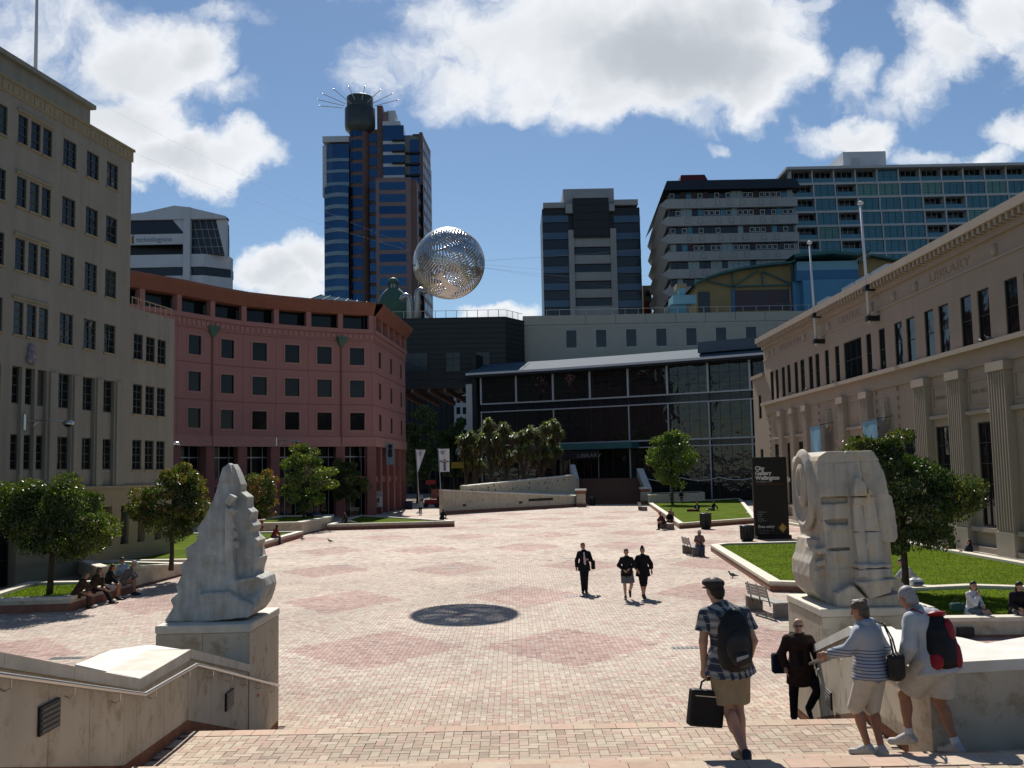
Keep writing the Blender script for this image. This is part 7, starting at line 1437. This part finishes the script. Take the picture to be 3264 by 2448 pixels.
def person(label, loc, rz, pose=None, h=1.75, skin=None, top=None, bottom=None, shoes=None, hair=None, vox=.012, fine=True, fat=1.0, curl=(.4,.4), yaw=0.0, nod=0.0, hat=None, extra=None, sunglasses=False, tilt=0.0, group=None, socks=None):
    J = dict(BASE); J.update(pose or {}); t = thing('person', loc, label, 'person', rz=rz, group=group); sc_ = h/1.75; t.scale = (sc_,)*3; skin = skin or m_skin
    B = body(J, fine, fat, curl)
    for p in B: p.setdefault('m', 0)
    hp, T = headprims(J['hed'], yaw, nod); link('body', sdf_mesh('body', B+hp, [skin, m_eye, m_lips], vox, .02), t)
    if top: link(top.get('name', 'shirt'), sdf_mesh('top', torso_cloth(J, top.get('e', .014), top.get('sleeve', 1.9), top.get('hem', .12), fat, top.get('flare', .02)), [top['m']], vox*1.15, .03, noise=top.get('wr', .0022)), t)
    if bottom: link(bottom.get('name', 'trousers'), sdf_mesh('bottom', legs_cloth(J, bottom.get('e', .010), bottom.get('len', 1.95), fat, bottom.get('skirt', False)), [bottom['m']], vox*1.15, .03, noise=.0015), t)
    for s in 'RL':
        if shoes is not None: link('shoe', sdf_mesh('shoe', shoe(J, s), [shoes], vox, .02), t)
        if socks is not None: link('sock', sdf_mesh('sock', [cap(lerp(J['a'+s], J['k'+s], .0), lerp(J['a'+s], J['k'+s], .22), .045, .044, cut=True)], [socks], vox, .02), t)
    if hair:
        st_ = hair.get('style', 'short'); P = [cap(T(0,-.024,.046), T(0,-.026,.0), .086, .080, k=.02)]
        if st_ == 'short': P += [cap(T(0,-.05,-.03), T(0,-.055,-.05), .058, .050, k=.03)]
        if st_ == 'tousled': P += [ell(T(.04*math.cos(i*1.3), -.02+.05*math.sin(i*2.1), .07+.02*math.sin(i*1.7)), (.045,.045,.045), k=.01) for i in range(8)] + [cap(T(0,-.045,-.02), T(0,-.055,-.06), .075, .05, k=.03)]
        if st_ == 'long': P += [cap(T(0,-.055,0), T(0,-.075,-.20), .080, .065, k=.04), cap(T(.055,-.03,0), T(.06,-.03,-.16), .035, .025), cap(T(-.055,-.03,0), T(-.06,-.03,-.16), .035, .025)]
        if st_ == 'bun': P += [ell(T(0,-.05,.14), (.05,.05,.045), k=.01), cap(T(0,-.05,-.02), T(0,-.055,-.04), .06, .05)]
        if st_ == 'hood': P += [cap(T(0,-.03,.03), T(0,-.04,-.09), .102, .095, k=.03), cap(T(0,-.02,-.10), T(0,-.01,-.16), .10, .11)]
        P.append(ell(T(0,.075,-.02), (.068,.068,.078), op='s', k=.01)); link('hair' if st_ != 'hood' else 'hood', sdf_mesh('hair', P, [hair['m']], vox, .02, noise=.0055 if st_ != 'hood' else .002), t)
    if hat == 'flat': link('flat_cap', sdf_mesh('cap', [ell(T(0,-.005,.085), (.108,.118,.048), k=.02), ell(T(0,-.03,.065), (.093,.10,.045), k=.02), ell(T(0,.095,.062), (.062,.055,.012), k=.02)], [cloth('cap_brown', (.045,.036,.034))], vox, .02), t)
    if hat == 'cap': link('cap', sdf_mesh('cap', [ell(T(0,-.01,.065), (.092,.098,.065), k=.02), ell(T(0,.11,.05), (.06,.06,.012), k=.02)], [cloth('cap_pale', (.35,.35,.38))], vox, .02), t)
    if sunglasses: link('sunglasses', sdf_mesh('glasses', [ell(T(.031,.083,.012), (.024,.010,.018)), ell(T(-.031,.083,.012), (.024,.010,.018)), cap(T(-.01,.088,.016), T(.01,.088,.016), .005), cap(T(.055,.075,.016), T(.08,-.0,.012), .005), cap(T(-.055,.075,.016), T(-.08,-.0,.012), .005)], [m_eye], .005, .003), t)
    if extra: extra(t, J, T)
    return t, J
def strap(parent, pts, w, mat, name='strap'):
    m = MB(); P = [Vector(p) for p in pts]
    for a, b in zip(P, P[1:]): m.bar(a, b, w, .012)
    return m.build(name, [mat], parent)
blk = cloth('black', (.012,.012,.014)); navy = cloth('navy', (.018,.02,.035)); m_khk = cloth('khaki', (.30,.235,.15)); m_cre = cloth('cream', (.52,.47,.38)); m_shgrey = M('trainer_grey', (.40,.40,.39), .6, .2, 30); m_shdk = M('shoe_dark', (.022,.022,.026), .5, .2, 20)
hb = M('hair_dark', (.018,.013,.010), .6, .3, 60); hg = M('hair_grey', (.30,.29,.28), .6, .35, 60); hbr = M('hair_brown_grey', (.09,.068,.05), .6, .5, 50); hred = M('hair_red', (.09,.02,.012), .6, .3, 50)
def backpack(name, label, loc, rz, w, d, h, mats, lean=0.0, panels=(), group=None):
    t = thing(name, loc, label, 'backpack', rz=rz); t.rotation_euler.y = lean
    P = [bx((0,.01,-h*.10), (w/2-.10, d/2-.07, h/2-.17), rd=.085, m=0, k=.05), ell((0,-.01,-h*.14), (w*.50, d*.60, h*.36), m=0, k=.05), ell((0,.0,h*.22), (w*.38, d*.44, h*.27), m=0, k=.07)]
    link('main_bag', sdf_mesh('bag', P, [mats[0]], .009, .02, noise=.0015), t)
    for (c, r, mi, nm) in panels: link(nm, sdf_mesh('panel', [ell(c, (r[0]*1.0, r[1]*1.2, r[2]*1.0), k=.01), bx(c, tuple(max(.003, q*.62-.02) for q in r), rd=.02, k=.03)], [mats[mi]], .008, .01), t)
    return t
# ---------------------------------------------------------------- man in the flat cap
Z1 = 1.5
pz = dict(pel=(0,0,.95), spn=(-.01,0,1.13), chs=(-.03,.01,1.32), nck=(-.06,.02,1.47), hed=(-.10,.065,1.60), hR=(.085,0,.93), kR=(.085,.07,.50), aR=(.10,-.02,.085), tR=(.07,.13,.035), hL=(-.085,0,.93), kL=(-.03,.03,.50), aL=(.06,-.26,.13), tL=(.11,-.12,.04), sR=(.155,0,1.385), eR=(.235,-.03,1.13), wR=(.215,.09,.91), sL=(-.205,.02,1.39), eL=(-.245,.0,1.13), wL=(-.235,.05,.87))
person('man in flat cap, plaid shirt and khaki shorts seen from behind', (2.13, 10.22, Z1), R_(3), pz, 1.83, top=dict(m=m_plaid, sleeve=.62, hem=.13, e=.026, flare=.03, wr=.004), bottom=dict(m=m_khk, len=.88, e=.022, name='shorts'), shoes=m_shdk, hair=dict(m=hb), hat='flat', vox=.0078, yaw=.35, nod=-.35, curl=(.5,.95))
bp = backpack('backpack', 'black backpack with a pale reflective patch, worn by the man in the flat cap', (2.15, 10.02, Z1+1.23), R_(3), .335, .20, .62, [M('black_nylon', (.007,.007,.008), .6, .2, 20), M('black_nylon_sheen', (.016,.016,.018), .4, .2, 30), M('reflective_patch', (.30,.31,.32), .4, .3, 30)], panels=(((0,-.115,-.05), (.115,.04,.16), 1, 'front_pocket'), ((.02,-.14,-.16), (.10,.035,.085), 1, 'lower_pocket')))
m = MB(); m.add([(-.04,-.196,-.18),(.075,-.196,-.14),(.08,-.196,-.11),(-.04,-.196,-.14)], [(0,1,2,3)]); m.build('reflective_patch', [MATS['reflective_patch']], bp)
strap(bp, [(-.12,.06,.20),(-.17,.10,.27),(-.17,.19,.25),(-.15,.27,.15)], .055, cloth('strap_grey', (.09,.10,.12))); strap(bp, [(.12,.06,.20),(.15,.10,.27),(.15,.19,.25),(.13,.27,.15)], .055, cloth('strap_grey', (.09,.10,.12)))
bg_ = thing('laptop_bag', (1.88, 10.22, Z1+.53), 'black rectangular laptop bag held by the man in the flat cap', 'bag', rz=R_(12)); bg_.rotation_euler.y = R_(8)
link('case', sdf_mesh('case', [bx((0,0,0), (.155,.035,.155), rd=.025)], [M('black_nylon', (.007,.007,.008), .6)], .009, .01), bg_)
m = MB(); m.tube([(-.08,0,.175),(-.07,0,.25),(0,.0,.30),(.07,0,.25),(.08,0,.175)], .011, 8); m.build('handle', [m_dark], bg_, smooth=True); m = MB(); m.box(-.15,.15,-.064,-.060,.12,.127); m.build('zip', [m_steel], bg_)
# ---------------------------------------------------------------- bald man in the brown jacket, coming up the first steps
pz = dict(pel=(-.02,0,.93), spn=(-.01,.01,1.13), chs=(0,.02,1.32), nck=(.0,.04,1.47), hed=(.0,.075,1.62), hR=(.075,0,.91), kR=(.115,.02,.50), aR=(.115,-.03,.085), tR=(.14,.14,.03), hL=(-.105,0,.91), kL=(-.24,.24,.60), aL=(-.12,.0,.25), tL=(-.13,.12,.15), sR=(.185,0,1.39), eR=(.28,-.02,1.14), wR=(.24,.06,.93), sL=(-.18,.02,1.395), eL=(-.29,-.03,1.17), wL=(-.33,.08,.92))
person('bald man in dark brown jacket, black trousers and sunglasses walking towards the stairs', (4.55, 16.42, .30), R_(176), pz, 1.69, top=dict(m=cloth('brown_jacket', (.040,.021,.016), var=.3), sleeve=1.98, hem=.27, e=.030, flare=.025, name='jacket', wr=.006), bottom=dict(m=blk, len=1.97), shoes=M('black_leather', (.01,.01,.01), .35, .1), vox=.010, yaw=-.12, nod=-.12, sunglasses=True, fat=1.06,
       extra=lambda t, J, T: (link('collar', sdf_mesh('collar', [cap((-.08,.06,1.44),(-.03,.15,1.36), .022, .014), cap((.08,.06,1.44),(.03,.15,1.36), .022, .014), cap((-.08,0,1.48),(.08,0,1.48), .03)], [cloth('collar_dark', (.02,.02,.025))], .008, .02), t), link('jumper', sdf_mesh('jumper', [cap((0,.13,1.35),(0,.15,.98), .055, .05)], [blk], .01, .02), t)))
t = thing('shoulder_bag', (4.24, 16.5, 1.25), 'dark shoulder bag at the side of the bald man', 'bag'); link('bag_body', sdf_mesh('bag', [bx((0,0,0), (.07,.04,.12), rd=.04)], [cloth('bag_navy', (.012,.016,.03))], .01, .01), t); strap(t, [(.02,0,.15),(.14,-.03,.42),(.22,-.02,.50)], .04, cloth('bag_navy', (.012,.016,.03)))
# ---------------------------------------------------------------- older couple
Z2 = 1.35
pz = dict(pel=(0,0,.95), spn=(0,.02,1.13), chs=(0,.04,1.31), nck=(0,.06,1.46), hed=(0,.115,1.59), hR=(.09,0,.92), kR=(.085,.06,.50), aR=(.03,-.06,.085), tR=(.04,.11,.03), hL=(-.09,0,.92), kL=(-.09,.16,.53), aL=(-.07,.04,.10), tL=(-.08,.21,.04), sR=(.155,.02,1.375), eR=(.24,-.04,1.15), wR=(.20,.10,.97), sL=(-.155,.03,1.375), eL=(-.20,.16,1.17), wL=(-.22,.40,1.10))
person('woman with tousled hair, pale blue striped jumper and cream long shorts', (3.77, 10.84, Z2), R_(42), pz, 1.66, skin=m_skin2, top=dict(m=m_stripe, sleeve=1.95, hem=.09, e=.022, flare=.015, name='jumper', wr=.004), bottom=dict(m=m_cre, len=1.02, e=.022, name='long_shorts'), shoes=m_shgrey, hair=dict(m=hbr, style='tousled'), vox=.0082, yaw=.2, nod=-.25, fat=1.08, curl=(.5,.35),
       extra=lambda t, J, T: link('collar', sdf_mesh('collar', [cap((-.07,0,1.47),(.07,0,1.47), .045), cap((-.07,.02,1.47),(-.02,.12,1.43), .035), cap((.07,.02,1.47),(.02,.12,1.43), .035)], [cloth('collar_blue', (.30,.35,.42))], .009, .03), t))
t = thing('handbag', (3.97, 10.66, Z2+.97), 'black soft handbag hanging from the shoulder of the woman in stripes', 'bag', rz=R_(50)); link('bag_body', sdf_mesh('bag', [bx((0,0,-.01), (.06,.025,.09), rd=.045), ell((0,0,-.08), (.10,.06,.07), k=.04)], [M('black_leather_soft', (.012,.012,.012), .45, .2, 10)], .008, .02), t); strap(t, [(-.05,0,.10),(-.05,.03,.28),(-.07,.09,.44),(-.06,.17,.45)], .03, m_dark); strap(t, [(.04,0,.10),(.01,.03,.28),(-.04,.09,.43)], .02, m_dark); m = MB(); m.tube([(-.03+.02*math.cos(a), -.03, .13+.02*math.sin(a)) for a in [i*.7 for i in range(9)]], .004, 5); m.build('buckle_ring', [M('brass', (.5,.3,.1), .3, 0, metal=1)], t)
pz = dict(pel=(0,0,.93), spn=(-.01,.05,1.11), chs=(-.02,.12,1.28), nck=(-.02,.18,1.42), hed=(-.02,.27,1.53), hR=(.09,0,.91), kR=(.11,.05,.50), aR=(.11,-.12,.10), tR=(.13,.06,.04), hL=(-.09,.02,.91), kL=(-.12,.30,.58), aL=(-.12,.26,.16), tL=(-.14,.43,.09), sR=(.175,.10,1.355), eR=(.26,.03,1.12), wR=(.20,.15,.96), sL=(-.19,.12,1.355), eL=(-.27,.10,1.10), wL=(-.21,.22,.93))
person('grey haired man in pale jumper and cream shorts stepping down the stairs', (4.44, 10.80, Z2), R_(34), pz, 1.84, skin=m_skin2, top=dict(m=cloth('pale_jumper', (.44,.46,.47)), sleeve=1.97, hem=.11, e=.032, flare=.02, name='jumper', wr=.005), bottom=dict(m=m_cre, len=.80, e=.035, name='shorts'), shoes=m_shgrey, socks=cloth('white_sock', (.6,.6,.6)), hair=dict(m=hg), vox=.0085, yaw=.1, nod=-.5, fat=1.1,
       extra=lambda t, J, T: link('collar', sdf_mesh('collar', [cap((-.09,.13,1.44),(.05,.13,1.44), .038), cap((-.08,.16,1.44),(-.02,.24,1.39), .03)], [cloth('polo_collar', (.22,.25,.21))], .009, .03), t))
m_rn = M('red_nylon', (.24,.010,.018), .5, .15, 12); bp = backpack('backpack', 'red and black hiking backpack worn by the grey haired man', (4.47, 10.71, Z2+1.20), R_(28), .335, .22, .62, [M('black_nylon', (.007,.007,.008), .6), m_rn, m_rn], lean=R_(5), panels=(((.04,-.105,.10), (.06,.03,.13), 1, 'red_panel'), ((.08,-.115,-.14), (.055,.025,.14), 1, 'red_panel'), ((-.15,-.02,-.20), (.03,.08,.09), 1, 'red_side_panel'), ((0,-.02,.285), (.12,.07,.03), 1, 'red_lid')))
bp.rotation_euler.x = R_(-14)
strap(bp, [(-.11,.05,.30),(-.15,.14,.36),(-.16,.25,.28),(-.15,.30,.12)], .06, m_rn); strap(bp, [(.11,.05,.30),(.13,.14,.36),(.13,.25,.28),(.12,.30,.12)], .06, m_rn)
# ---------------------------------------------------------------- three walkers in the middle
pz = dict(kR=(.07,.05,.50), aR=(.06,-.02,.085), tR=(.08,.15,.03), kL=(-.06,.03,.50), aL=(-.05,.02,.085), tL=(-.07,.18,.03), hR=(.08,0,.93), hL=(-.08,0,.93), eL=(-.25,0,1.14), wL=(-.13,.17,1.18), eR=(.26,-.03,1.14), wR=(.27,.02,.88), hed=(.03,.02,1.63))
def suit_extra(t, J, T):
    link('shirt_front', sdf_mesh('shirt', [cap((0,.125,1.40),(-.03,.145,1.02), .035, .04)], [cloth('white_shirt', (.55,.52,.56))], .012, .02), t)
person('man in black suit and white shirt walking in the middle of the plaza', (2.50, 36.7, 0), R_(178), pz, 1.80, top=dict(m=blk, sleeve=1.93, hem=.18, e=.02, flare=.015, name='jacket'), bottom=dict(m=blk, len=1.98), shoes=m_dark, hair=dict(m=hb), vox=.012, yaw=.1, extra=suit_extra)
t = thing('shoulder_bag', (2.83, 36.75, 1.0), 'dark bag at the hip of the man in the suit', 'bag'); link('bag_body', sdf_mesh('bag', [bx((0,0,0), (.04,.08,.13), rd=.03)], [blk], .012, .01), t); strap(t, [(0,0,.15),(-.08,0,.45)], .03, m_dark)
pz = dict(kR=(.09,.04,.50), aR=(.07,-.02,.085), tR=(.09,.15,.03), kL=(-.14,.12,.52), aL=(-.10,-.16,.28), tL=(-.10,-.10,.12), eR=(.28,-.02,1.18), wR=(.10,.18,1.02), eL=(-.27,-.02,1.18), wL=(-.06,.19,1.06), hed=(.01,.03,1.63))
person('man in dark jumper and grey shorts walking, left one of the couple', (3.82, 34.6, 0), R_(178), pz, 1.72, top=dict(m=blk, sleeve=1.9, hem=.13, e=.02, flare=.01, name='jumper'), bottom=dict(m=cloth('grey_shorts', (.12,.13,.14)), len=.85, e=.025, name='shorts'), shoes=m_dark, hair=dict(m=hb), vox=.012, fat=1.02)
pz = dict(kR=(.06,.05,.50), aR=(.03,.06,.085), tR=(.03,.22,.03), kL=(-.06,.03,.50), aL=(-.03,-.1,.085), tL=(-.04,.07,.03), eR=(.28,-.02,1.16), wR=(.20,.12,.95), eL=(-.29,-.02,1.16), wL=(-.30,.05,.92))
person('woman in black shawl and leggings with a high hair bun, right one of the couple', (4.42, 35.0, 0), R_(184), pz, 1.73, top=dict(m=blk, sleeve=1.7, hem=.20, e=.035, flare=.03, name='shawl'), bottom=dict(m=blk, len=1.25, e=.012, name='leggings'), shoes=m_dark, hair=dict(m=hb, style='bun'), vox=.012, fat=1.05)
# ---------------------------------------------------------------- seated, lying and distant people
def sit(seat=.45, lean=.05, kn=.10, leg=.42, fwd=0.0, arms='lap', cross=False):
    z = seat+.08; J = dict(pel=(0,0,z), spn=(0,lean*.4,z+.18), chs=(0,lean,z+.37), nck=(0,lean*1.3,z+.52), hed=(0,lean*1.6+.03,z+.67), hR=(.09,.03,z), hL=(-.09,.03,z), kR=(kn,leg,z+.02), kL=(-kn,leg,z+.02), aR=(kn*.9,leg+fwd,.09), tR=(kn*.9,leg+fwd+.16,.03), aL=(-kn*.9,leg+fwd+.03,.09), tL=(-kn*.9,leg+fwd+.19,.03),
             sR=(.17,lean,z+.45), sL=(-.17,lean,z+.45))
    if arms == 'lap': J.update(eR=(.23,lean+.05,z+.20), wR=(.10,lean+.26,z+.12), eL=(-.23,lean+.05,z+.20), wL=(-.10,lean+.26,z+.12))
    elif arms == 'knee': J.update(eR=(.20,lean+.22,z+.18), wR=(.06,leg-.02,z+.12), eL=(-.20,lean+.22,z+.18), wL=(-.06,leg-.02,z+.12))
    elif arms == 'chin': J.update(eR=(.18,lean+.22,z+.22), wR=(.06,lean+.22,z+.44), eL=(-.23,lean+.05,z+.20), wL=(-.05,lean+.28,z+.14))
    elif arms == 'back': J.update(eR=(.25,lean-.22,z+.22), wR=(.24,lean-.30,.10), eL=(-.25,lean-.22,z+.22), wL=(-.24,lean-.30,.10))
    return J
def ground(lean=.0, up=.3, arms='lap'):
    J = sit(.04, lean, .12, .40, 0, arms); z = .12; J.update(kR=(.13,.36,z+up), kL=(-.13,.38,z+up*.6), aR=(.10,.62,.08), tR=(.10,.76,.05), aL=(-.10,.72,.08), tL=(-.10,.86,.06)); return J
def mini(label, loc, face, pose, top, bot, hair=hb, style='short', skin=None, h=1.72, blen=1.95, sleeve=1.9, shoes=m_dark, vox=.02, **k): return person(label, loc, R_(face), pose, h, skin or m_skin2, dict(m=top, sleeve=sleeve, hem=.08, e=.02), dict(m=bot, len=blen, e=.012, skirt=k.pop('skirt', False)), shoes, dict(m=hair, style=style) if hair else None, vox, True, **k)
den = cloth('denim', (.05,.07,.12)); wh = cloth('white', (.55,.55,.56)); ltb = cloth('pale_denim', (.10,.14,.20)); gy = cloth('grey', (.10,.10,.11)); brw = cloth('brown_top', (.05,.03,.02)); rdc = cloth('red_top', (.16,.02,.025)); mar = cloth('maroon', (.07,.02,.025)); lbl = cloth('light_blue_shirt', (.34,.38,.52)); tealc = cloth('teal_top', (.03,.07,.07))
# left planter rim: five people in a row, nearest first
mini('dark haired woman bent over, nearest of the five on the left planter rim', (-15.20, 34.9, 0), -78, sit(.46, .20, arms='knee'), brw, brw, hbr, 'long', h=1.66, nod=-.5, vox=.016)
mini('figure in dark clothes with long outstretched legs on the left planter rim', (-15.15, 36.0, 0), -70, sit(.46, .16, fwd=.25, arms='chin'), brw, blk, hbr, 'long', nod=-.3, vox=.016)
mini('person in black top and pale shorts, middle of the five on the left planter rim', (-15.10, 37.2, 0), -80, sit(.46, .12, arms='knee'), blk, cloth('pale_shorts', (.36,.38,.44)), hred, 'long', blen=.9, nod=-.3, vox=.016)
mini('grey capped older man leaning on his knees on the left planter rim', (-15.05, 38.6, 0), -78, sit(.46, .24, arms='knee'), gy, cloth('khaki2', (.16,.14,.10)), hg, 'short', blen=.95, nod=-.4, vox=.016, hat='cap')
mini('man in light blue shirt seated highest, farthest of the five on the left', (-15.45, 39.7, 0), 170, sit(.52, .06, arms='lap'), lbl, gy, hb, vox=.016)
# two on the grass point, lying and others
mini('seated person in dark green jacket on the grass point, left of the two', (-16.2, 62.5, .06), 60, sit(.40, .1, arms='lap'), tealc, den, hb, 'long', vox=.022)
mini('seated person in red top and jeans on the grass point, right of the two', (-15.75, 65.5, .04), -70, sit(.42, .15, arms='knee'), rdc, den, hb, 'long', vox=.022)
lie = dict(BASE); 
def lying(J=BASE): 
    out_ = {k: (v[0], v[2]-.95, .14-v[1]*.5) for k, v in BASE.items()}; out_.update(hed=(0,.68,.17), kR=(.1,-.42,.26), kL=(-.1,-.44,.18)); return out_
person('person in dark clothes lying on top of the cream stone planter', (-17.4, 86.2, .98), R_(95), lying(), 1.72, m_skin2, dict(m=navy, sleeve=1.9, hem=.08, e=.02), dict(m=den, len=1.95), m_dark, dict(m=hb), .022)
person('person lying propped up on the lawn beside the cream planter', (-14.0, 83.6, .42), R_(-80), dict(ground(-.1, .05, 'back')), 1.7, m_skin2, dict(m=brw, sleeve=1.9, e=.02), dict(m=cloth('pale_trousers', (.3,.3,.32)), len=1.95), m_dark, dict(m=hb, style='long'), .022)
person('person in black sitting cross legged by the end of the red edged lawn', (-6.2, 85.4, .5), R_(-40), dict(ground(.12, .1, 'chin'), aR=(-.1,.38,.08), aL=(.12,.40,.08), tR=(-.2,.44,.06), tL=(.22,.46,.06)), 1.75, m_skin2, dict(m=blk, sleeve=1.2, e=.025), dict(m=blk, len=1.9), m_dark, dict(m=hb), .022, nod=-.3)
mini('person half hidden sitting low near the poster stand', (-18.2, 112.4, .5), -60, sit(.4, .15), rdc, navy, hb, vox=.026)
walk = dict(kR=(.10,.14,.52), aR=(.09,.10,.085), tR=(.1,.27,.03), kL=(-.10,-.02,.50), aL=(-.09,-.26,.12), tL=(-.1,-.12,.03))
mini('walking person in grey hoodie and dark trousers crossing by the pink building', (-10.2, 108.7, 0), 12, walk, cloth('grey_hoodie', (.25,.27,.27)), blk, hbr, 'hood', vox=.024)
mini('distant walker in a white top beyond the street banners', (-13.0, 141, 0), 0, walk, wh, blk, hb, vox=.03)
mini('dark figure beside the ramp wall, left of the pair', (-9.6, 128, 0), 180, walk, blk, blk, hb, vox=.028, h=1.8); mini('dark figure beside the ramp wall, right of the pair', (-8.4, 121, 0), 180, walk, blk, navy, hb, vox=.028, h=1.85)
# right side
mini('woman in a pale cap seated on the bench at the lawn corner', (9.35, 51.1, 0), 186, sit(.46, .06), cloth('pink_grey_top', (.20,.12,.12)), den, hbr, 'long', vox=.016, hat='cap', sleeve=1.0)
mini('figure in maroon seated on the bench at the far lawn corner, front one', (10.95, 73.6, 0), 105, sit(.46, .2, arms='knee'), mar, blk, hb, vox=.022); mini('dark figure sitting behind the bench at the far lawn corner', (11.7, 75.4, .02), 150, sit(.44, .1), blk, blk, hb, 'long', vox=.022)
mini('person seated on the coping behind the bench, far lawn corner', (12.6, 80.6, .02), 150, sit(.42, .05), cloth('pinkish', (.28,.16,.16)), blk, hb, vox=.024)
person('red haired woman in black and white sitting in the far lawn', (17.6, 96.5, .33), R_(160), dict(ground(.02, .05), aR=(-.1,.38,.08), aL=(.12,.40,.08), tR=(-.2,.44,.06), tL=(.22,.46,.06)), 1.7, m_skin2, dict(m=blk, sleeve=1.9, e=.02), dict(m=mar, len=1.9), m_dark, dict(m=M('hair_bright_red', (.28,.02,.03), .6, .2), style='long'), .024, extra=lambda t, J, T: link('white_top', sdf_mesh('w', [cap((0,.12,.52),(0,.14,.24), .07, .08)], [wh], .024, .02), t))
person('dark clothed person leaning back on one arm in the far lawn', (19.3, 97.5, .33), R_(120), dict(ground(-.1, .08, 'back')), 1.75, m_skin2, dict(m=blk, sleeve=1.9, e=.02), dict(m=gy, len=1.95), m_dark, dict(m=hb, style='long'), .024)
x, y = 17.9, 122; mini('person in the shade against the grey planter, left of the two', (18.6, 118.5, .5), 175, sit(.5, .1), gy, blk, hbr, 'long', vox=.03); mini('person in the shade against the grey planter, right of the two', (19.9, 119.3, .5), 175, sit(.5, .1), blk, navy, hb, vox=.03)
person('girl leaning on the gallery wall with knees drawn up, left of the two', (21.0, 48.3, .02), R_(105), dict(ground(.02, .40, 'knee'), kR=(.1,.34,.50), kL=(-.1,.32,.48), aR=(.1,.55,.10), aL=(-.1,.60,.10), tR=(.1,.7,.05), tL=(-.1,.75,.05)), 1.68, m_skin, dict(m=blk, sleeve=1.9, e=.02), dict(m=blk, len=1.3), m_dark, dict(m=hbr, style='long'), .016)
person('girl in dark blue leaning on the gallery wall, right of the two', (21.0, 46.6, .02), R_(100), dict(ground(-.02, .25, 'lap')), 1.7, m_skin, dict(m=navy, sleeve=1.9, e=.03), dict(m=den, len=1.3), m_dark, dict(m=hb, style='long'), .016)
person('fair haired person leaning forward behind the trunk of the dark tree', (13.45, 34.0, .02), R_(95), sit(.40, .30, arms='knee'), 1.7, m_skin, dict(m=cloth('white_blue_top', (.35,.37,.42), var=.5), sleeve=1.2, e=.03), dict(m=navy, len=1.9), m_dark, dict(m=hbr), .016, nod=-.3)
t = thing('plastic_bag', (12.98, 32.75, .51), 'white and blue plastic bag on the planter rim beside the dark tree', 'bag'); link('bag_body', sdf_mesh('b', [bx((0,0,.11), (.16,.10,.05), rd=.05), ell((-.05,0,.20), (.12,.08,.05)), ell((.09,0,.18), (.08,.08,.06))], [M('plastic_white', (.6,.6,.62), .4, .2, 20)], .012, .02, noise=.004), t); m = MB(); m.box(-.13,.19,-.163,-.155,.04,.13); m.build('blue_print', [M('bag_blue', (.07,.09,.2), .5, 0)], t)
# two women on the rim of the shaded planter (they face the camera)
pz = sit(.44, .04, .06, .44, .35, 'chin'); person('woman in white cardigan and denim skirt, legs stretched, on the shaded planter rim', (12.05, 26.75, .04), R_(205), pz, 1.70, m_skin, dict(m=wh, sleeve=1.9, e=.02, name='cardigan'), dict(m=ltb, len=.85, skirt=True, name='skirt'), None, dict(m=hb, style='long'), .012, yaw=-.5, extra=lambda t, J, T: link('blue_top', sdf_mesh('b', [cap((0,.12,.86),(0,.14,.60), .085, .09)], [ltb], .014, .02), t))
pz = sit(.44, .10, .09, .42, .06, 'lap'); person('woman in black with boots looking down, right one on the shaded planter rim', (13.1, 26.45, .04), R_(178), pz, 1.72, m_skin, dict(m=blk, sleeve=1.9, e=.03, name='coat'), dict(m=gy, len=.9, skirt=True, name='skirt'), blk, dict(m=hb, style='long'), .012, nod=-.45, extra=lambda t, J, T: [link('boot', sdf_mesh('boot', [cap(J['a'+s], lerp(J['a'+s], J['k'+s], .55), .05, .058, cut=True)], [blk], .014, .02), t) for s in 'RL'])
t = thing('handbag', (13.55, 26.65, .51), 'dark brown bag leaning behind the woman in black', 'bag'); link('bag_body', sdf_mesh('b', [bx((0,0,.18), (.12,.08,.12), rd=.06)], [brw], .014, .02), t); m = MB(); m.tube([(-.1,0,.33),(-.06,0,.45),(.06,0,.45),(.1,0,.33)], .012, 6); m.build('handle', [m_dark], t)
t = thing('handbag', (11.72, 26.9, .51), 'dark green bag beside the woman in the white cardigan', 'bag'); link('bag_body', sdf_mesh('b', [bx((0,0,.11), (.12,.07,.06), rd=.05)], [tealc], .014, .02), t); m = MB(); m.tube([(-.1,0,.2),(-.06,0,.30),(.06,0,.30),(.1,0,.2)], .012, 6); m.build('handle', [m_dark], t)
t = thing('wall_light', (11.4, 25.72, .16), 'dark light grille in the face of the shaded planter', 'wall light'); m = MB(); m.box(-.2,.2,-.02,.1,-.11,.11); m.build('frame', [m_dark], t)
t = thing('red_bag', (16.9, 96.2, .33), 'red and pink bag lying on the far lawn', 'bag'); link('bag_body', sdf_mesh('b', [bx((0,0,.12), (.30,.12,.05), rd=.06), ell((.3,.1,.12), (.2,.15,.1))], [rdc], .025, .03), t)
